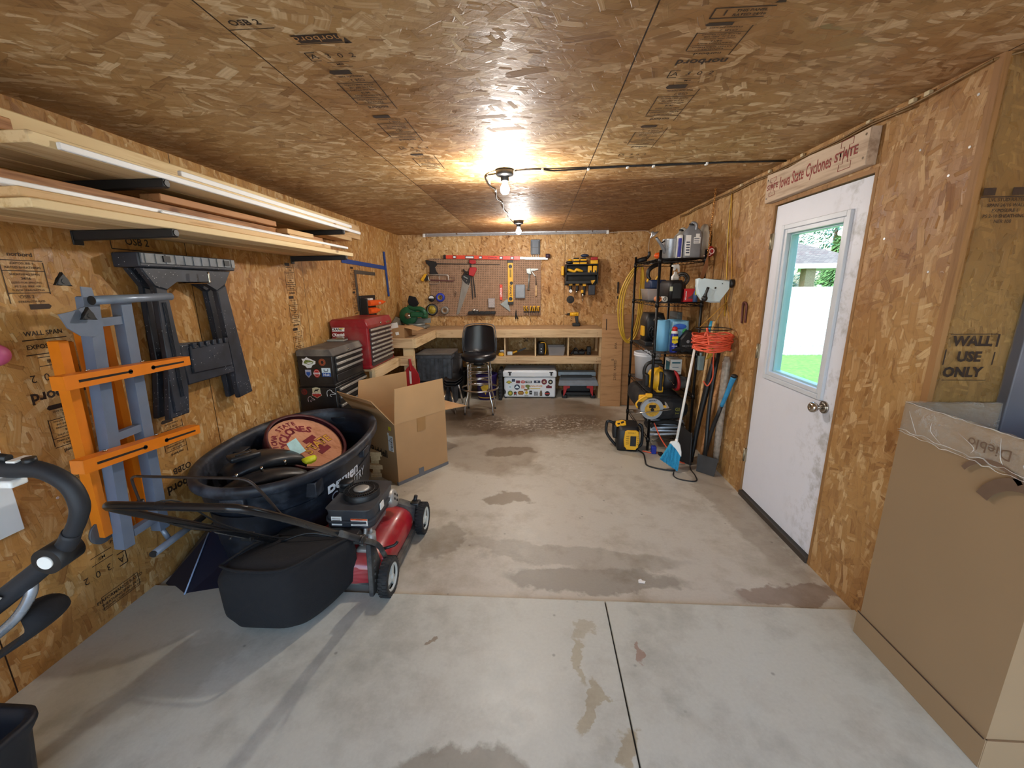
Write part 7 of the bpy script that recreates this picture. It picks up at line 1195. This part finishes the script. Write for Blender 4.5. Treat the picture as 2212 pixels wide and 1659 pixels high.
# long handles leaning in the corner
t=thing('shovel','spade with a black shaft and steel blade standing by the right wall','shovel',(3.46,3.32,0)); b=MB(); b.tube([(3.46,3.35,.16),(3.50,3.46,.62),(3.555,3.52,1.0)],.016,12,3); b.build('shaft',m_blk,t); b=MB(); b.prism([(-.075,0),(.075,0),(.085,.15),(-.085,.15)],-.002,.002,frame((3.465,3.33,.003),(.7,-.7,0),(.1,.15,1)),); b.build('blade',plain('spade_steel','#4a4b4d',.45,.5),t)
t=thing('long_handle','bare wooden tool handle leaning against the right wall','handle',(3.52,3.5,0)); b=MB(); b.tube([(3.48,3.50,.02),(3.52,3.47,.5),(3.562,3.42,.93)],[.011,.016,.018],12,3); b.build('shaft',m_pine2,t)
t=thing('axe_handle','blue and black fibreglass tool handle nearest the door','handle',(3.49,3.38,0)); b=MB(); b.tube([(3.47,3.42,.02),(3.50,3.38,.35),(3.535,3.32,.60)],[.018,.017,.014],12,3); b.build('black_shaft',m_tblk,t); b=MB(); b.tube([(3.535,3.32,.60),(3.55,3.29,.70),(3.562,3.26,.80),(3.57,3.245,.855)],[.015,.017,.019,.022],12,4); g_=b.build('blue_grip',plain('grip_blue','#2f86b8',.5),t); b=MB(); b.ell((3.572,3.243,.865),(.024,.024,.016)); b.build('butt_cap',m_tblk,g_)
t=thing('baseball_bat','black tapered bat or tube standing between the broom and the wooden handle','bat',(3.45,3.55,0)); b=MB(); b.tube([(3.43,3.56,.01),(3.46,3.55,.4),(3.50,3.53,.75),(3.515,3.52,.93)],[.016,.022,.026,.014],14,4); b.build('barrel',m_blk,t); b=MB(); b.cyl((3.515,3.52,.93),(3.517,3.518,.965),.014,n=12); b.build('end_knob',plain('dark_maroon','#33121a',.5),t)
t=thing('long_handle','second pale stick behind the black bat','handle',(3.49,3.66,0)); b=MB(); b.tube([(3.47,3.66,.0),(3.52,3.66,.9),(3.55,3.66,1.25)],.012,10,3); b.build('shaft',m_pine,t)
b=MB(); b.rings([[(3.555+.028*math.cos(a)*s,3.36+.035*math.sin(a)*s,z_) for a in [2*PI*k/14 for k in range(14)]] for z_,s in ((.10,.8),(.4,1.0),(.7,1.1),(.95,1.05),(1.0,.6))]); single(b,'plastic_roll',plain('clear_roll','#b0a79c',.2,var=.3,sc=30,alpha=.6),'clear plastic-wrapped roll standing against the right wall behind the handles','roll')
b=MB(); b.box(3.50,3.55,3.78,3.82,.80,.93,.004) ; b.cyl((3.52,3.80,.93),(3.52,3.80,.96),.012,n=10); single(b,'grey_bottle',plain('dull_teal','#7d9298',.4),'small grey-green box hanging under the yellow cord','box')
b=MB(); b.cyl((3.53,3.70,1.15),(3.545,3.69,1.25),.016,n=14); single(b,'plastic_rod',plain('cyan_plastic','#2f9fd0',.4),'bright blue handle end sticking up behind the wire ring','rod')
b=MB(); b.prism([(-.02,0),(.12,0),(.10,.28),(-.02,.34)],0,.01,frame((3.34,3.60,.0),(.6,-.75,0),(.02,.03,1))); single(b,'dust_shovel',m_tblk,'dark scoop blade standing on the floor behind the broom','shovel blade')
# ---------------- sign over the door
m_sign=wood('sign_board','#cdb9a2','#a48d76',1,.7,.7,knot='#8a3a2a'); m_burn=plain('burnt_red','#86302a',.7)
t=thing('college_sign','rough wooden plank sign with burnt-in college lettering above the door','sign',(3.57,2.62,2.08)); Ms=frame((W-.03,2.62,2.165),(0,-1,.012),(0,0,1))
b=MB(); b.prism([(-.43,-.088),(.44,-.084),(.445,.075),(.25,.068),(.0,.080),(-.2,.070),(-.43,.088)],-.03,.018,Ms,.003); pk=b.build('plank',m_sign,t)
b=MB(); b.text('Iowa State Cyclones',Ms@Matrix.Translation((-.035,.0,.0188)),.095,.012,sx=.60); b.build('burnt_lettering',m_burn,pk,norm=False)
for u,s_ in ((-.35,.105),(.30,.135)):
    b=MB(); b.tube([Ms@Vector((u+x*.62,y,.0188)) for x,y in ibeam(s_)],.0014,5,closed=True); b.text('STATE',Ms@Matrix.Translation((u,.0,.0195)),s_*.42,.02); b.build('burnt_lettering',m_burn,pk,norm=False)
b=MB(); 
for u,v in ((-.41,.05),(.42,.05),(-.41,-.06),(.42,-.05)): b.cyl(Ms@Vector((u,v,.018)),Ms@Vector((u,v,.0195)),.006,n=8)
b.build('screw',m_steel,t)
b=MB(); b.tube([(W-.008,3.255,1.27),(W-.010,3.262,1.40),(W-.014,3.235,1.425),(W-.010,3.205,1.40),(W-.008,3.205,1.28)],.008,8,5); b.cyl((W-.014,3.235,1.425),(W,3.235,1.425),.006,n=8); single(b,'iron_clasp',plain('rusty_iron','#6a3f38',.6,.4),'rusty U-shaped iron hook hung on the right wall left of the door','hook')
# ---------------- cables and staples
m_cab=plain('cable_brown','#7a5c34',.5); m_cabb=plain('cable_black','#1c1712',.5)
b=MB(); rnd=random.Random(6); P=[(W-.012,JY+.02,H-.012)]+[(W-.012-rnd.uniform(0,.01),JY+.1+.22*i,H-.018-rnd.uniform(0,.02)) for i in range(1,15)]; b.tube(P,.0045,7,3); b.tube([(x,y,z-.011) for x,y,z in P[1:]],.004,7,3); b.tube([(W-.012,JY+.02,H-.012),(W+.1,1.62,H-.006),(W+.5,1.2,H-.006)],.0045,7,2); single(b,'ceiling_cable',m_cab,'brown cable stapled along the corner of ceiling and right wall','cable')
b=MB(); b.tube([(W-.006,3.66,H-.02),(W-.006,3.66,2.0),(W-.006,3.60,1.6),(W-.006,3.56,1.3)],.004,7,3); single(b,'wall_cable',m_hose,'thin yellow cable running down the right wall behind the shelving','cable')
b=MB(); b.tube([(1.90,2.953,H-.008),(2.05,2.93,H-.006),(2.15,2.955,H-.012),(2.35,2.95,H-.008),(2.6,2.93,H-.006),(2.9,2.92,H-.006),(3.2,2.90,H-.006),(3.57,2.89,H-.01)],.0055,7,5); b.tube([(2.0,2.95,H-.004),(2.3,2.935,H-.004),(3.0,2.905,H-.004),(3.57,2.895,H-.006)],.0035,7,3); single(b,'lamp_cable',m_cabb,'black cable on the ceiling from the near bulb to the right wall','cable')
b=MB(); b.tube([(1.775,2.96,H-.02),(1.72,3.02,H-.012),(1.69,3.12,H-.006),(1.70,3.30,H-.02),(1.72,3.50,H-.006),(1.705,3.75,H-.022),(1.73,4.0,H-.006),(1.72,4.3,H-.02),(1.735,4.6,H-.006),(1.735,4.9,H-.018),(1.75,5.12,H-.01),(1.765,5.157,H-.015)],.0055,7,5); single(b,'lamp_cable',m_cabb,'black sagging cable on the ceiling between the two bulbs','cable')
b=MB(); b.tube([(3.02,6.2,H-.03),(3.3,6.2,H-.022),(3.58,6.19,H-.03),(3.588,6.18,H-.2),(3.588,6.17,1.9)],.003,6,4); single(b,'thin_wire',plain('cord_white','#d8cfc0',.5),'thin pale cord from the tube light to the right corner','cord')
for i,(x,y) in enumerate(((2.08,2.94),(2.375,2.95),(2.62,2.935),(2.78,2.925),(3.1,2.91),(1.72,3.03),(1.70,3.25),(1.72,3.52),(1.73,4.02),(1.735,4.6))):
    b=MB(); b.box(x-.007,x+.007,y-.014,y+.014,H-.016,H-.001,.002); single(b,'cable_clip',m_wht,'small white cable clip on the ceiling beside the black lamp cable','cable clip',group='white clips along the lamp cables')
for i,y in enumerate((1.95,2.02,2.25,2.75,3.1,3.5)):
    b=MB(); b.box(W-.020,W-.002,y-.012,y+.012,H-.026,H-.008,.003); single(b,'cable_staple',plain('staple_tan','#c9b892',.5) if i==0 else bpy.data.materials['staple_tan'],'tan staple holding the brown cable at the top of the right wall','cable clip',group='tan staples along the corner cable')
# screw heads on the walls
b=MB()
for y,z in ((2.30,2.11),(1.95,2.08),(1.75,2.2),(2.05,1.75),(1.80,1.60),(1.74,2.03),(1.80,1.95)): b.cyl((W-.0015,y,z),(W,y,z),.005,n=8)
b.build('screw_heads',m_lit,wr)
b=MB()
for y,z in ((1.92,2.24),(2.1,2.235),(2.95,2.25),(3.4,2.25),(3.8,2.25),(1.5,.7)): b.cyl((.0,y,z),(.0015,y,z),.006,n=8)
b.build('screw_heads',m_lit,wl)
# ---------------- big carton with a clear liner at the right
m_bc=plain('carton_plain','#8f7759',.8,var=.03,sc=4); N=NT('liner_film'); o=N.obj(); h=N.noise(N.n('Mapping',{0:o,3:(1,1,1.6)}).outputs[0],9,6,.6); N.set(Base_Color=col('#d8d2c8'),Roughness=.12,Alpha=N.math('MULTIPLY_ADD',h,.7,-.05,clamp=True),Specular_IOR_Level=.8); N.bump(h,1.,.05); m_lin=N.m
bx0,bx1,by0,by1,bh=3.50,4.12,1.13,1.665,1.10
t=thing('large_carton','tall plain cardboard carton with a clear bag liner at the right edge of view','carton',((bx0+bx1)/2,(by0+by1)/2,.014))
b=MB(); th=.008; b.box(bx0,bx0+th,by0,by1,.125,bh); b.box(bx1-th,bx1,by0,by1,.125,bh); b.box(bx0+th,bx1-th,by0,by0+th,.125,bh); b.box(bx0+th,bx1-th,by1-th,by1,.125,bh); b.build('carton_body',m_bc,t)
b=MB(); b.box(bx0-.006,bx0+.002,by0-.006,by1+.012,.015,.128,.001); b.box(bx0-.004,bx1+.004,by0-.008,by0,.015,.128,.001); b.box(bx0-.004,bx1+.004,by1+.001,by1+.009-.004,.015,.128,.001); b.box(bx1,bx1+.006,by0,by1,.015,.128,.001); b.box(bx0,bx1,by0,by1,.015,.03); b.build('base_tray',m_bc,t)
b=MB(); b.box(bx0-.007,bx0-.0055,by0,by1+.01,.124,.129); b.build('fold_line',m_ink2,t)
rnd=random.Random(3); b=MB(); prof=[(.007,-.115,.006),(.010,-.09,.006),(.008,-.05,.003),(.007,-.01,.002),(.002,.006,.003),(-.012,.003,.003),(-.018,-.10,.006),(-.026,-.30,.012),(-.05,-.6,.03)]
per=[]; secs=[]
for (x0,y0,x1,y1,nx,ny) in ((bx0,by0,bx0,by1,-1,0),(bx0,by1,bx1,by1,0,1),(bx1,by1,bx1,by0,1,0),(bx1,by0,bx0,by0,0,-1)):
    m=int(math.hypot(x1-x0,y1-y0)/.025); per+=[(x0+(x1-x0)*u/m,y0+(y1-y0)*u/m,nx,ny) for u in range(m)]
for off,dz,am in prof: secs.append([(x+nx*off+rnd.uniform(-am,am)*.4*abs(nx),y+ny*off*(.3 if ny>0 and off>0 else 1)+rnd.uniform(-am,am)*.3*abs(ny)*(off<0),bh+dz+rnd.uniform(-am,am)) for x,y,nx,ny in per])
b.rings(secs,cap=False); b.build('bag_liner',m_lin,t)
b=MB(); b.text('Dieblo',frame((bx0-.012,1.33,1.045),(0,1,0),(0,0,-1)),.05,.0); b.build('liner_print',plain('print_umber','#6b5544',.6),t,norm=False)
for cy_,cz_,r_,w_,a0,a1 in ((1.30,.90,.10,.012,.5,2.4),(1.20,.85,.11,.03,.3,1.9)):
    P_=[(cy_+(r_+q*w_)*math.cos(a0+(a1-a0)*k/14),cz_+(r_+q*w_)*math.sin(a0+(a1-a0)*k/14)) for q,rg in ((1,range(15)),(-.3,range(14,-1,-1))) for k in rg]
    b=MB(); b.prism(P_,0,.0008,frame((bx0-.0115,0,0),(0,1,0),(0,0,1))); b.build('liner_print',bpy.data.materials['print_umber'],t,label='brown printed arc')
m_gl=plain('fold_glint','#efede8',.08,var=.02,alpha=.38,spec=.9); rnd=random.Random(8)  # thin pale tubes added as glints along the liner's wrinkles
for z0,am,x_ in ((bh-.115,.008,-.011),(bh-.100,.010,-.012),(bh+.004,.004,-.004)):
    b=MB(); b.tube([(bx0+x_+rnd.uniform(-.003,.002),by0+(by1-by0)*k/26,z0+rnd.uniform(-am,am)*.6) for k in range(27)],[.0006,.002,.0008,.0024,.0006,.002,.0008,.0016,.0006],6,2); b.build('liner_glint',m_gl,t)
for k in range(5):
    y_=by0+.05+.1*k; b=MB(); b.tube([(bx0-.011,y_,bh-.11+rnd.uniform(0,.02)),(bx0-.013,y_+rnd.uniform(-.03,.05),bh-.07),(bx0-.011,y_+rnd.uniform(-.05,.07),bh-.03+rnd.uniform(-.02,.02))],[.0003,.0014,.0003],6,4); b.build('liner_glint',m_gl,t)
# small flecks on the floor
b=MB(); b.prism([(-.02,-.012),(.012,-.016),(.02,.0),(.004,.006),(.0,.018),(-.016,.01)],0,.002,Matrix.Translation((2.62,1.98,.0005))); single(b,'paper_scrap',m_wht,'tiny white paper scrap on the back slab','paper scrap')
